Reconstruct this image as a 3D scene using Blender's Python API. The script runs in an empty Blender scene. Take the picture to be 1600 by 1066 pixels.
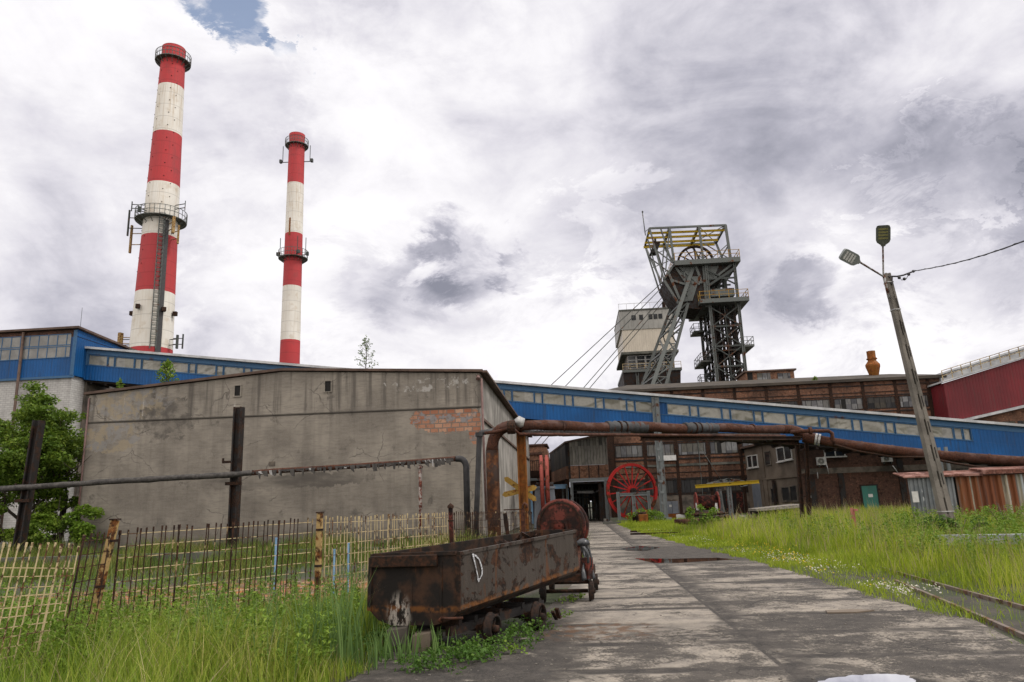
import bpy, math, random
import numpy as np
from mathutils import Vector, Matrix
R = math.radians
random.seed(7)
rng = np.random.default_rng(7)
scene = bpy.context.scene
COL = scene.collection

# ------------------------------------------------------------------ camera model
FPX, CX, CY, EYE = 1130.0, 800.0, 533.0, 1.85
PITCH, ROLL = R(12.7), R(2.05)
_r0 = Vector((1, 0, 0)); _u0 = Vector((0, -math.sin(PITCH), math.cos(PITCH))); _f = Vector((0, math.cos(PITCH), math.sin(PITCH)))
CR = _r0 * math.cos(ROLL) - _u0 * math.sin(ROLL)
CU = _u0 * math.cos(ROLL) + _r0 * math.sin(ROLL)
CAM = Vector((0, 0, EYE))
def ray(px, py): return _f + CR * ((px - CX) / FPX) + CU * ((CY - py) / FPX)
def PD(px, py, D):
    d = ray(px, py); return CAM + d * (D / d.y)
def PG(px, py, z=0.0):
    d = ray(px, py); return CAM + d * ((z - EYE) / d.z)
TH = R(4.6)
A = Vector((math.sin(TH), math.cos(TH), 0)); B = Vector((math.cos(TH), -math.sin(TH), 0))
Z = Vector((0, 0, 1))

class Wall:
    """a vertical plane through O along u; n points to the viewer"""
    def __init__(s, O, u=B, n=None):
        s.O = Vector((O[0], O[1], 0)); s.u = u.copy()
        s.n = n if n is not None else Vector((u.y, -u.x, 0))
    def P(s, px, py, back=0.0):
        d = ray(px, py); o = s.O - s.n * back
        return CAM + d * (s.n.dot(o - CAM) / s.n.dot(d))
    def sz(s, px, py):
        p = s.P(px, py); return (p - s.O).dot(s.u), p.z
    def pt(s, a, z, o=0.0): return s.O + s.u * a + s.n * o + Z * z
    def rect(s, x0, y0, x1, y1):
        xc, yc = (x0 + x1) / 2, (y0 + y1) / 2
        return s.sz(x0, yc)[0], s.sz(x1, yc)[0], s.sz(xc, y1)[1], s.sz(xc, y0)[1]
    def box(s, mb, a0, a1, z0, z1, o0, o1):
        mb.hexa([s.pt(a0, z0, o0), s.pt(a1, z0, o0), s.pt(a1, z0, o1), s.pt(a0, z0, o1),
                 s.pt(a0, z1, o0), s.pt(a1, z1, o0), s.pt(a1, z1, o1), s.pt(a0, z1, o1)])
    def prism(s, mb, pts, o0, o1):
        """pts: (a, z) outline, extruded from offset o0 (back) to o1 (front)"""
        mb.prism([s.pt(a, z, o1) for a, z in pts], [s.pt(a, z, o0) for a, z in pts])

class MB:
    def __init__(s): s.v = []; s.f = []; s.mi = []; s.cur = 0; s.sm = []
    def add(s, vs, fs, smooth=False):
        b = len(s.v); s.v += [Vector(p) for p in vs]
        for f in fs: s.f.append([b + i for i in f]); s.mi.append(s.cur); s.sm.append(smooth)
        return s
    def hexa(s, p): return s.add(p, [(0,3,2,1),(4,5,6,7),(0,1,5,4),(1,2,6,5),(2,3,7,6),(3,0,4,7)])
    def prism(s, p, q):
        n = len(p); f = [list(range(n)), list(range(2*n-1, n-1, -1))]
        for i in range(n):
            j = (i+1) % n; f.append([i, n+i, n+j, j])
        return s.add(list(p) + list(q), f)
    def box(s, c, sx, sy, sz, rz=0.0):
        c = Vector(c); m = Matrix.Rotation(rz, 3, 'Z'); h = []
        for z in (-1, 1):
            for x, y in ((-1,-1),(1,-1),(1,1),(-1,1)):
                h.append(c + m @ Vector((x*sx/2, y*sy/2, z*sz/2)))
        return s.hexa(h)
    def bar(s, p, q, w, h=None, up=None):
        p = Vector(p); q = Vector(q); h = w if h is None else h
        d = (q-p).normalized(); up = Vector(up) if up is not None else (Z if abs(d.z) < .9 else A)
        x = d.cross(up).normalized(); y = x.cross(d).normalized()
        x *= w/2; y *= h/2
        return s.hexa([p-x-y, p+x-y, p+x+y, p-x+y, q-x-y, q+x-y, q+x+y, q-x+y])
    def ibeam(s, p, q, w, h, t, up=None):
        p = Vector(p); q = Vector(q); d = (q-p).normalized(); up = Vector(up) if up is not None else (Z if abs(d.z) < .9 else A)
        x = d.cross(up).normalized(); y = x.cross(d).normalized()
        for k in (-1, 1): s.bar(p + y*(k*(h-t)/2), q + y*(k*(h-t)/2), w, t, up=y)
        return s.bar(p, q, t, h-2*t-.002, up=y)
    def tube(s, pts, r, n=10, caps=True):
        pts = [Vector(p) for p in pts]; m = len(pts); rr = r if isinstance(r, (list, tuple)) else [r]*m
        vs = []; prev = None
        for i, p in enumerate(pts):
            d = (pts[min(i+1, m-1)] - pts[max(i-1, 0)]).normalized()
            if prev is None: x = d.cross(Z if abs(d.z) < .95 else A).normalized()
            else: x = (prev - d*prev.dot(d)).normalized()
            prev = x; y = d.cross(x)
            for k in range(n):
                t = 2*math.pi*k/n; vs.append(p + (x*math.cos(t) + y*math.sin(t))*rr[i])
        fs = []
        for i in range(m-1):
            for k in range(n):
                fs.append((i*n+k, i*n+(k+1) % n, (i+1)*n+(k+1) % n, (i+1)*n+k))
        s.add(vs, fs, True)
        if caps:
            b = len(s.v) - m*n
            s.f.append([b+k for k in range(n-1, -1, -1)]); s.mi.append(s.cur); s.sm.append(False)
            s.f.append([b+(m-1)*n+k for k in range(n)]); s.mi.append(s.cur); s.sm.append(False)
        return s
    def lathe(s, o, prof, n=24, axis=None, smooth=True, closed=False):
        """prof: (radius, along) about axis through o"""
        o = Vector(o); ax = Vector(axis).normalized() if axis is not None else Z
        x = ax.cross(A if abs(ax.dot(A)) < .9 else Z).normalized(); y = ax.cross(x); vs = []; m = len(prof)
        for r, h in prof:
            for k in range(n):
                t = 2*math.pi*k/n; vs.append(o + ax*h + (x*math.cos(t)+y*math.sin(t))*r)
        fs = []
        for i in range(m if closed else m-1):
            i2 = (i+1) % m
            for k in range(n):
                fs.append((i*n+k, i*n+(k+1) % n, i2*n+(k+1) % n, i2*n+k))
        return s.add(vs, fs, smooth)
    def ring(s, o, r0, r1, h, n=24, axis=None):
        return s.lathe(o, [(r0, -h/2), (r1, -h/2), (r1, h/2), (r0, h/2)], n, axis, False, True)
    def build(s, name, mat, parent=None, local=False, bevel=0):
        me = bpy.data.meshes.new(name)
        off = Vector((0, 0, 0))
        if parent is not None and not local:
            r = parent
            while r is not None: off += r.location; r = r.parent
        me.from_pydata([tuple(v-off) for v in s.v], [], s.f)
        mats = mat if isinstance(mat, (list, tuple)) else [mat]
        for m in mats: me.materials.append(m)
        me.polygons.foreach_set('material_index', s.mi); me.polygons.foreach_set('use_smooth', s.sm)
        me.update()
        import bmesh
        bm = bmesh.new(); bm.from_mesh(me); bmesh.ops.recalc_face_normals(bm, faces=bm.faces); bm.to_mesh(me); bm.free()
        o = bpy.data.objects.new(name, me); COL.objects.link(o)
        if parent is not None: o.parent = parent
        if bevel:
            b = o.modifiers.new('bevel', 'BEVEL'); b.width = bevel; b.segments = 2; b.limit_method = 'ANGLE'
        return o

def thing(name, label, cat, loc=(0,0,0), group=None):
    o = bpy.data.objects.new(name, None); COL.objects.link(o); o.location = loc
    o['label'] = label; o['category'] = cat
    if group: o['group'] = group
    return o
def tag(o, label, cat, group=None):
    o['label'] = label; o['category'] = cat
    if group: o['group'] = group
    return o
def kids(o): return [c for c in bpy.data.objects if c.parent == o]
def dup(o, loc=None, parent=None, label=None):
    c = o.copy(); COL.objects.link(c)
    if parent is not None: c.parent = parent
    if loc is not None: c.location = loc
    if label: c['label'] = label
    for k in kids(o): dup(k, None, c)
    return c
def np_mesh(name, V, F, mat, var=None, smooth=True, parent=None):
    V = np.asarray(V, dtype=np.float32); F = np.asarray(F, dtype=np.int32); k = F.shape[1]
    if parent is not None: V = V - np.array(parent.location, dtype=np.float32)
    me = bpy.data.meshes.new(name)
    me.vertices.add(len(V)); me.vertices.foreach_set('co', V.ravel())
    me.loops.add(F.size); me.loops.foreach_set('vertex_index', F.ravel())
    me.polygons.add(len(F)); me.polygons.foreach_set('loop_start', np.arange(0, F.size, k, dtype=np.int32))
    me.update(calc_edges=True)
    if smooth: me.polygons.foreach_set('use_smooth', np.ones(len(F), dtype=bool))
    if var is not None:
        at = me.attributes.new('var', 'FLOAT', 'POINT'); at.data.foreach_set('value', np.asarray(var, dtype=np.float32))
    me.materials.append(mat)
    o = bpy.data.objects.new(name, me); COL.objects.link(o)
    if parent is not None: o.parent = parent
    return o

# ------------------------------------------------------------------ materials
class NT:
    def __init__(s, tree): s.t = tree
    def nd(s, typ, ins=None, **pr):
        n = s.t.nodes.new(typ)
        for k, v in pr.items(): setattr(n, k, v)
        for k, v in (ins or {}).items(): s.put(n.inputs[k], v)
        return n
    def put(s, sock, v):
        if isinstance(v, bpy.types.NodeSocket): s.t.links.new(v, sock)
        elif isinstance(v, (tuple, list)) and sock.type == 'RGBA' and len(v) == 3: sock.default_value = (*v, 1)
        elif isinstance(v, Vector): sock.default_value = tuple(v)
        else: sock.default_value = v
    def math(s, op, a, b=0.0, c=0.0, clamp=False): return s.nd('ShaderNodeMath', {0: a, 1: b, 2: c}, operation=op, use_clamp=clamp).outputs[0]
    def mix(s, f, a, b, mode='MIX'): return s.nd('ShaderNodeMix', {0: f, 6: a, 7: b}, data_type='RGBA', blend_type=mode).outputs[2]
    def ramp(s, f, st):
        n = s.nd('ShaderNodeValToRGB', {0: f}); e = n.color_ramp.elements
        while len(e) < len(st): e.new(.5)
        for x, (p, c) in zip(e, st):
            x.position = p; x.color = (*c, 1) if isinstance(c, (tuple, list)) else (c, c, c, 1)
        return n.outputs[0]
    def step(s, f, lo, hi, a=0.0, b=1.0):
        return s.nd('ShaderNodeMapRange', {0: f, 1: lo, 2: hi, 3: a, 4: b}, interpolation_type='SMOOTHSTEP').outputs[0]
    def pos(s): return s.nd('ShaderNodeNewGeometry').outputs['Position']
    def obj(s): return s.nd('ShaderNodeTexCoord').outputs['Object']
    def scl(s, v, x, y, z): return s.nd('ShaderNodeVectorMath', {0: v, 1: (x, y, z)}, operation='MULTIPLY').outputs[0]
    def dot(s, v, d): return s.nd('ShaderNodeVectorMath', {0: v, 1: tuple(d)}, operation='DOT_PRODUCT').outputs['Value']
    def noise(s, v, sc, det=4, ro=.55, di=0.0, out=0):
        return s.nd('ShaderNodeTexNoise', {'Vector': v, 'Scale': sc, 'Detail': det, 'Roughness': ro, 'Distortion': di}).outputs[out]
    def vor(s, v, sc, feat='F1', out=0): return s.nd('ShaderNodeTexVoronoi', {'Vector': v, 'Scale': sc}, feature=feat).outputs[out]
    def comb(s, x, y, z): return s.nd('ShaderNodeCombineXYZ', {0: x, 1: y, 2: z}).outputs[0]
    def sep(s, v): n = s.nd('ShaderNodeSeparateXYZ', {0: v}); return n.outputs[0], n.outputs[1], n.outputs[2]
    def white(s, v): return s.nd('ShaderNodeTexWhiteNoise', {'Vector': v}, noise_dimensions='3D').outputs[0]
    def bump(s, h, st=.3, d=.02): return s.nd('ShaderNodeBump', {'Height': h, 'Strength': st, 'Distance': d}).outputs[0]

def mat(name, fn):
    m = bpy.data.materials.new(name); m.use_nodes = True; n = NT(m.node_tree); b = m.node_tree.nodes['Principled BSDF']
    r = fn(n)
    for k, v in r.items(): n.put(b.inputs[k], v)
    return m
def mixed(n, c0, c1, sc=1.5, vec=None, lo=.35, hi=.65, det=6):
    return n.mix(n.step(n.noise(vec if vec is not None else n.pos(), sc, det, .6), lo, hi), c0, c1)
def plain(name, c0, c1, sc=1.5, rough=.7, metal=0.0, bump=.15, bsc=20):
    def f(n):
        p = n.pos()
        return {'Base Color': mixed(n, c0, c1, sc, p), 'Roughness': rough, 'Metallic': metal,
                'Normal': n.bump(n.noise(p, bsc, 5), bump, .03)}
    return mat(name, f)
def rusty(name, paint, amount=.5, sc=2.0, rust=((.028,.014,.009), (.16,.055,.02)), rough=.75, fine=14):
    """painted steel with rust showing through; amount 0..1 is how much rust"""
    def f(n):
        p = n.pos(); k = n.noise(p, sc, 8, .65); rc = n.mix(n.step(n.noise(p, fine, 5, .6), .35, .68), rust[0], rust[1])
        rc = n.mix(n.step(n.noise(p, sc*.6, 3), .5, .75), rc, (rust[0][0]*.6, rust[0][1]*.6, rust[0][2]*.7))
        lo = .30 + amount*.4
        m = n.step(k, lo-.04, lo+.05)
        pc = n.mix(n.noise(p, fine*.4, 4), paint, tuple(x*.62 for x in paint))
        return {'Base Color': n.mix(m, rc, pc) if amount < .999 else rc, 'Roughness': n.step(m, 0, 1, .85, rough-.15), 'Specular IOR Level': .22,
                'Normal': n.bump(n.math('ADD', n.noise(p, fine*2, 5), n.math('MULTIPLY', m, .5)), .25, .02)}
    return mat(name, f)

U2 = (B.x, B.y, 0); V2 = (A.x, A.y, 0)
def brick(name, c0, c1, mortar, bw=.25, bh=.075, soot=.5, big=0.35):
    def f(n):
        p = n.pos(); x = n.math('ADD', n.dot(p, U2), n.dot(p, V2)); z = n.sep(p)[2]
        bt = n.nd('ShaderNodeTexBrick', {'Vector': n.comb(x, z, 0.0), 'Color1': c0, 'Color2': c1, 'Mortar': mortar, 'Scale': 1.0,
                  'Mortar Size': bh*.14, 'Brick Width': bw, 'Row Height': bh, 'Bias': 0.0})
        c = bt.outputs[0]
        c = n.mix(n.step(n.noise(p, 7, 4), .52, .72, 0, .75), c, tuple(min(1, v*1.75) for v in c1))
        c = n.mix(n.step(n.noise(p, 3.1, 5), .50, .7, 0, .8), c, tuple(v*.35 for v in c0))
        c = n.mix(n.math('MULTIPLY', n.step(n.noise(n.scl(p, 1, 1, .5), big, 5, .6), .38, .62), soot), c, (.022, .018, .016))
        return {'Base Color': c, 'Roughness': .9, 'Specular IOR Level': .2, 'Normal': n.bump(bt.outputs[1], -.4, .02)}
    return mat(name, f)
def ribbed(name, c0, c1, pitch=.3, dirty=(.05,.04,.035), dirt=.3, rough=.5):
    """profiled sheet: ribs run up the wall"""
    def f(n):
        p = n.pos(); x = n.math('ADD', n.dot(p, U2), n.dot(p, V2))
        w = n.math('PINGPONG', n.math('DIVIDE', x, pitch), .5)
        h = n.step(w, .12, .22)
        c = mixed(n, c0, c1, .25, p)
        c = n.mix(n.step(w, .0, .1, .35, 0), c, tuple(v*.5 for v in c0))
        sheet = n.white(n.comb(n.math('FLOOR', n.math('DIVIDE', x, 1.1)), 0.0, 0.0))
        c = n.mix(n.math('MULTIPLY', sheet, .22), c, tuple(v*.6 for v in c1))
        c = n.mix(n.step(n.noise(n.scl(p, 3, 3, .25), 1.0, 6, .65), .52, .72, 0, dirt), c, dirty)
        return {'Base Color': c, 'Roughness': rough, 'Specular IOR Level': .25, 'Normal': n.bump(h, .8, .04)}
    return mat(name, f)
def planks(name, pitch, cols, gap=(.01,.01,.01)):
    def f(n):
        p = n.pos(); x = n.math('ADD', n.dot(p, U2), n.dot(p, V2)); q = n.math('DIVIDE', x, pitch)
        z = n.sep(p)[2]
        r = n.white(n.comb(n.math('FLOOR', q), n.math('FLOOR', n.math('DIVIDE', z, 2.3)), 0.0))
        c = n.ramp(r, [(i/max(1, len(cols)-1), k) for i, k in enumerate(cols)])
        c = n.mix(n.step(n.noise(n.scl(p, 4, 4, .8), 2, 6), .45, .75, 0, .6), c, tuple(v*.3 for v in cols[0]))
        g = n.step(n.math('PINGPONG', q, .5), .02, .07)
        return {'Base Color': n.mix(g, gap, c), 'Roughness': .8, 'Specular IOR Level': .25, 'Normal': n.bump(g, .4, .02)}
    return mat(name, f)
def leafy(name, stops, trans=.35, rough=.6, noise_sc=.35):
    m = bpy.data.materials.new(name); m.use_nodes = True; n = NT(m.node_tree); t = m.node_tree
    b = t.nodes['Principled BSDF']
    v = n.nd('ShaderNodeAttribute', attribute_name='var').outputs['Fac']
    k = n.math('ADD', n.math('MULTIPLY', v, .7), n.math('MULTIPLY', n.step(n.noise(n.pos(), noise_sc, 4), .3, .7), .3))
    c = n.ramp(k, stops)
    n.put(b.inputs['Base Color'], c); n.put(b.inputs['Roughness'], rough); n.put(b.inputs['Specular IOR Level'], .25)
    tr = n.nd('ShaderNodeBsdfTranslucent', {'Color': c}).outputs[0]
    mx = n.nd('ShaderNodeMixShader', {0: trans, 1: b.outputs[0], 2: tr}).outputs[0]
    t.links.new(mx, t.nodes['Material Output'].inputs['Surface'])
    return m

MT = {}
MT['steel_grey'] = rusty('grey painted steel', (.125,.138,.132), .22, .8, rough=.6)
MT['steel_dark'] = rusty('dark grey green steel', (.055,.064,.061), .25, .6, rough=.6)
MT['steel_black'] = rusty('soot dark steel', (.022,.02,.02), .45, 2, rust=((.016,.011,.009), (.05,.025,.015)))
MT['col_grey'] = rusty('pale grey column paint', (.20,.222,.228), .24, 1.2)
MT['yellow'] = rusty('yellow paint', (.52,.36,.02), .18, 1.5)
MT['yellow_old'] = rusty('old yellow paint', (.38,.24,.05), .3, 6, rust=((.12,.05,.02), (.28,.11,.03)))
MT['wheel_red'] = rusty('red wheel paint', (.40,.018,.016), .32, 1.2)
MT['wheel_pale'] = rusty('faded red wheel paint', (.30,.065,.05), .3, 1.2)
MT['rust'] = rusty('rusted pipe', (.075,.034,.024), .6, 2.0, rust=((.03,.013,.009), (.085,.032,.017)))
MT['rust_dark'] = rusty('dark rust', (.018,.013,.011), .8, 2.5, rust=((.011,.008,.006), (.05,.021,.011)))
MT['rust_orange'] = rusty('orange rust', (.21,.08,.012), .5, 1.3, rust=((.12,.045,.012), (.26,.085,.018)), fine=5)
MT['pipe_brown'] = rusty('rust streaked upright pipe', (.03,.015,.010), .5, 1.1, rust=((.035,.015,.008), (.13,.05,.018)), fine=4)
MT['downpipe'] = plain('brown downpipe', (.10,.055,.05), (.15,.09,.08), 3)
MT['iron'] = rusty('dark wheel iron', (.011,.009,.008), .6, 4, rust=((.008,.006,.005), (.032,.016,.010)))
MT['rust_red'] = rusty('red lead rust', (.125,.026,.017), .60, 3.2, rust=((.012,.007,.006), (.045,.015,.010)), fine=9)
MT['cream_rust'] = rusty('cream paint over rust', (.42,.29,.12), .47, 5, rust=((.03,.014,.008), (.20,.075,.02)), fine=14)
MT['cream'] = rusty('cream fence paint', (.52,.42,.24), .40, 5, rust=((.05,.025,.015), (.16,.07,.03)), fine=20)
MT['fence_dark'] = rusty('rusted fence bars', (.45,.34,.18), .78, 4, rust=((.018,.011,.009), (.06,.026,.014)), fine=20)
MT['black'] = plain('black rubber', (.014,.014,.016), (.03,.03,.033), 3, .6)
MT['tar'] = plain('torn tar wrap', (.018,.016,.015), (.06,.055,.05), 5, .7, bump=.8, bsc=9)
MT['silver'] = plain('pale torn wrap', (.25,.25,.25), (.40,.40,.39), 6, .45, .2)
MT['sleeve'] = plain('dark plastic wrap', (.018,.019,.021), (.042,.045,.05), 2, .75, bump=1.0, bsc=5)
MT['shade_black'] = plain('painted black shade', (.004,.004,.004), (.008,.007,.006), 1, .9)  # flat black painted in for the shade of openings and hollows
MT['roof_felt'] = plain('bitumen roof felt', (.030,.025,.020), (.055,.045,.034), .6, .9)
MT['roof_brown'] = plain('brown roof edging', (.055,.033,.024), (.10,.062,.045), 1.2, .8)
MT['white_frame'] = plain('white window frame', (.42,.42,.40), (.54,.54,.52), 3, .5)
MT['dark_glass'] = plain('dark window glass', (.012,.014,.016), (.03,.033,.036), 2, .12, bump=.02)
MT['brick'] = brick('sooty brick', (.15,.064,.036), (.235,.108,.062), (.12,.098,.08), soot=.62)
MT['brick_dark'] = brick('dark brick', (.072,.034,.024), (.11,.052,.034), (.06,.046,.038), soot=.55)
MT['brick_warm'] = brick('warm brick', (.165,.073,.040), (.25,.12,.07), (.13,.105,.085), soot=.35)
MT['plaster_dark'] = plain('sooty plaster', (.045,.04,.034), (.15,.125,.10), .9, .9)
MT['plaster_brown'] = plain('brown plaster', (.085,.066,.049), (.15,.12,.09), .5, .9)
MT['conc_band'] = plain('sooty concrete band', (.055,.058,.05), (.12,.118,.10), 1, .9)
MT['blue_sheet'] = ribbed('blue profiled sheet', (.003,.085,.275), (.004,.06,.19), .3, dirty=(.02,.03,.05), dirt=.5)
MT['blue_trim'] = rusty('weathered blue trim', (.055,.135,.255), .12, .6)
MT['gallery_roof'] = plain('galvanised roof edge', (.30,.31,.32), (.46,.47,.48), .8, .5)
MT['red_sheet'] = ribbed('dark red profiled sheet', (.17,.018,.024), (.12,.015,.02), .33, dirt=.45)
MT['cream_sheet'] = ribbed('cream profiled sheet', (.58,.53,.44), (.52,.47,.39), .4, dirt=.15)
MT['grey_sheet'] = ribbed('grey weathered sheet', (.24,.24,.225), (.34,.335,.31), .9, dirt=.4)
MT['planks'] = planks('boarded window', .62, [(.06,.063,.07), (.14,.14,.145), (.11,.105,.09), (.20,.205,.21), (.09,.085,.075)])
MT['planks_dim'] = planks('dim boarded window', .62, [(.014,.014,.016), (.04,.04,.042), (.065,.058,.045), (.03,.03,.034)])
MT['planks_pale'] = planks('pale weathered boards', .28, [(.09,.09,.085), (.16,.155,.14), (.22,.21,.185), (.12,.115,.10)])
MT['green_door'] = plain('green door paint', (.012,.15,.115), (.016,.115,.09), 1.5, .5)
MT['grey_door'] = plain('blue grey steel door', (.12,.14,.17), (.16,.18,.21), 1.5, .5)
MT['stone'] = plain('broken stone', (.14,.125,.11), (.30,.28,.25), 6, .9)
MT['bark'] = plain('bark', (.035,.027,.02), (.07,.055,.042), 6, .9)
MT['white_metal'] = plain('white metal', (.5,.5,.49), (.62,.62,.6), 3, .45)
MT['lamp_grey'] = plain('lamp housing', (.16,.18,.175), (.22,.24,.235), 4, .5)
MT['lamp_dark'] = plain('dark lamp housing', (.035,.042,.03), (.06,.068,.05), 4, .5)
MT['lamp_lens'] = plain('lamp lens', (.42,.43,.42), (.6,.6,.58), 8, .25)
MT['lamp_lens_dim'] = plain('dim lamp lens', (.10,.10,.035), (.17,.16,.06), 8, .3)
MT['pole_conc'] = plain('weathered pole concrete', (.095,.086,.073), (.175,.16,.138), 1.5, .9, bump=.4)
MT['chalk'] = plain('white paint stroke', (.16,.16,.165), (.60,.62,.65), 40, .8)
MT['blue_paint'] = plain('light blue paint', (.13,.26,.42), (.18,.32,.48), 3, .5)
MT['tarp'] = plain('black plastic', (.02,.022,.026), (.05,.055,.06), 3, .35, bump=.5, bsc=6)
MT['rail'] = rusty('rail steel', (.19,.155,.13), .45, 3, rust=((.08,.045,.03), (.16,.09,.055)))

def gallery_glass(n):
    p = n.pos(); x = n.dot(p, U2); z = n.sep(p)[2]
    pane = n.white(n.comb(n.math('FLOOR', n.math('DIVIDE', x, 1.4)), 0.0, 0.0))
    q = n.noise(n.scl(p, .55, .55, .8), .9, 1, .3, 1.6)
    c = n.ramp(pane, [(0, (.14,.137,.112)), (.5, (.235,.23,.195)), (1, (.19,.19,.18))])
    c = n.mix(n.step(n.noise(p, 4, 4), .4, .7, 0, .3), c, (.10,.09,.07))
    return {'Base Color': c, 'Roughness': .22, 'Specular IOR Level': .5, 'Normal': n.bump(q, .8, .30)}
MT['gallery_glass'] = mat('dusty gallery glass', gallery_glass)
def far_glass(n):
    p = n.pos(); q = n.noise(p, .8, 3)
    return {'Base Color': mixed(n, (.13,.13,.125), (.20,.20,.19), .7, p), 'Roughness': .3, 'Normal': n.bump(q, .4, .3)}
MT['far_glass'] = mat('grey works glass', far_glass)
def white_brick(n):
    p = n.pos(); x = n.math('ADD', n.dot(p, U2), n.dot(p, V2)); z = n.sep(p)[2]
    bt = n.nd('ShaderNodeTexBrick', {'Vector': n.comb(x, z, 0.0), 'Color1': (.37,.365,.355), 'Color2': (.45,.445,.43), 'Mortar': (.27,.265,.255), 'Scale': 1.0,
              'Mortar Size': .02, 'Brick Width': .5, 'Row Height': .2})
    c = n.mix(n.step(n.noise(n.scl(p, 1, 1, .25), 1.2, 6), .45, .7, 0, .6), bt.outputs[0], (.20,.195,.185))
    return {'Base Color': c, 'Roughness': .85, 'Normal': n.bump(bt.outputs[1], -.3, .02)}
MT['white_brick'] = mat('whitewashed brick', white_brick)
# ------------------------------------------------------------------ world, sun, camera
SUN_EL, SUN_AZ = R(50), R(98)          # azimuth clockwise from +Y
w = bpy.data.worlds.new("World"); scene.world = w; w.use_nodes = True
def build_world():
    n = NT(w.node_tree); t = w.node_tree; t.nodes.clear()
    d = n.nd('ShaderNodeTexCoord').outputs['Generated']
    x, y, z = n.sep(d)
    sky = n.nd('ShaderNodeTexSky', sky_type='NISHITA', sun_disc=False, sun_elevation=SUN_EL, sun_rotation=SUN_AZ, dust_density=1.5).outputs[0]
    iz = n.math('DIVIDE', 1.0, n.math('ADD', n.math('MAXIMUM', z, 0.0), .32))
    p = n.scl(d, 1.45, 1.45, 2.5)
    big = n.noise(p, 1.35, 3, .5, .3)
    mid = n.noise(p, 2.7, 9, .56, .7)
    fin = n.noise(p, 7.5, 10, .62, .3)
    k = n.math('ADD', n.math('MULTIPLY', big, .42), n.math('ADD', n.math('MULTIPLY', mid, .80), n.math('MULTIPLY', fin, .36)))
    k = n.math('SUBTRACT', k, .79)                    # about -.25 .. .25
    warp = n.math('MULTIPLY', n.math('SUBTRACT', n.noise(p, 6.0, 10, .66, .4), .5), .07)
    def blob(px, py, r_in, r_out, amt, acc, wob=1.0):
        c = ray(px, py).normalized()
        q = n.math('ADD', n.dot(d, c), n.math('MULTIPLY', warp, wob))
        v = n.step(q, math.cos(R(r_out)), math.cos(R(r_in)), 0, amt)
        return n.math('ADD', acc, v)
    # brightness: where the cloud deck is thin or heavy
    bright = n.math('MULTIPLY', k, 1.15)
    for a in [(120, 60, 3, 15, .10), (760, 200, 4, 17, .10), (900, 530, 1, 9, .16), (1330, 520, 2, 9, .20), (1500, 540, 2, 9, .14), (560, 560, 2, 8, .12),
              (950, 390, 1, 6, .10), (1480, 290, .5, 3.5, .10), (640, 90, 2, 10, .07),
              (1290, 130, 3, 30, -.16), (1130, 270, 3, 16, -.05), (1540, 350, 1, 8, -.15), (60, 340, 3, 13, -.05), (380, 440, 2, 8, -.07), (600, 470, 1, 7, -.10)]:
        bright = blob(*a, bright)
    for a in [(1228, 472, .3, 4.2, -.27), (1278, 468, .2, 3.0, -.17), (722, 408, .3, 4.2, -.30), (640, 462, .6, 3.6, -.12), (800, 392, .2, 2.4, -.18), (680, 425, .3, 2.8, -.12), (570, 440, .5, 3.5, -.10), (1010, 390, .5, 4.0, -.10), (300, 440, .5, 4, -.06)]:
        bright = blob(*a, bright, .15)
    bright = n.math('ADD', bright, .485)
    cl = n.ramp(bright, [(0, (.22, .225, .275)), (.22, (.39, .385, .445)), (.42, (.605, .59, .64)), (.60, (.755, .74, .765)), (.80, (.865, .85, .87)), (1, (.96, .945, .945))])
    hole = 0.0
    for a in [(362, 30, .1, 2.5, .40), (330, 5, .1, 2.4, .24), (468, 74, .1, 1.4, .30)]: hole = blob(*a, hole, .12)
    hole = n.math('MULTIPLY', n.step(n.math('MULTIPLY', hole, n.math('ADD', 1.0, n.math('MULTIPLY', n.math('SUBTRACT', fin, .5), 4.5))), .16, .80), .85)
    boost = n.math('ADD', 1.0, n.math('ADD', n.step(y, .30, -.25, 0, .95), n.step(z, .66, .92, 0, .8)))      # added fill: unseen sky overhead and behind brightened to light the facades
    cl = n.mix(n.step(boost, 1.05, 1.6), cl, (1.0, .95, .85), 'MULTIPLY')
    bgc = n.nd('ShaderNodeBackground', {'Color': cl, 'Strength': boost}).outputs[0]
    bgs = n.nd('ShaderNodeBackground', {'Color': sky, 'Strength': .13}).outputs[0]
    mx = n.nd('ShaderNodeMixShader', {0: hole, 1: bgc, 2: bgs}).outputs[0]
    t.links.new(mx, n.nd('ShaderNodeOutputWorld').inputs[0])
build_world()
sun = bpy.data.lights.new('sun', 'SUN'); sun.energy = 1.5; sun.angle = R(12); sun.color = (1, .955, .89)
so = bpy.data.objects.new('sun', sun); COL.objects.link(so)
sd = Vector((math.sin(SUN_AZ)*math.cos(SUN_EL), math.cos(SUN_AZ)*math.cos(SUN_EL), math.sin(SUN_EL)))
so.rotation_euler = sd.to_track_quat('Z', 'Y').to_euler(); so.location = (30, -10, 60)
cam = bpy.data.cameras.new('camera'); cam.sensor_width = 36; cam.lens = 36*FPX/1600; cam.clip_end = 3000
co = bpy.data.objects.new('camera', cam); COL.objects.link(co)
co.matrix_world = Matrix(((CR.x, CU.x, -_f.x, 0), (CR.y, CU.y, -_f.y, 0), (CR.z, CU.z, -_f.z, EYE), (0, 0, 0, 1)))
scene.camera = co
scene.view_settings.view_transform = 'Standard'; scene.view_settings.look = 'None'; scene.view_settings.exposure = .34; scene.view_settings.gamma = 1
scene.render.engine = 'CYCLES'; scene.cycles.max_bounces = 6; scene.cycles.use_denoising = True

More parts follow.
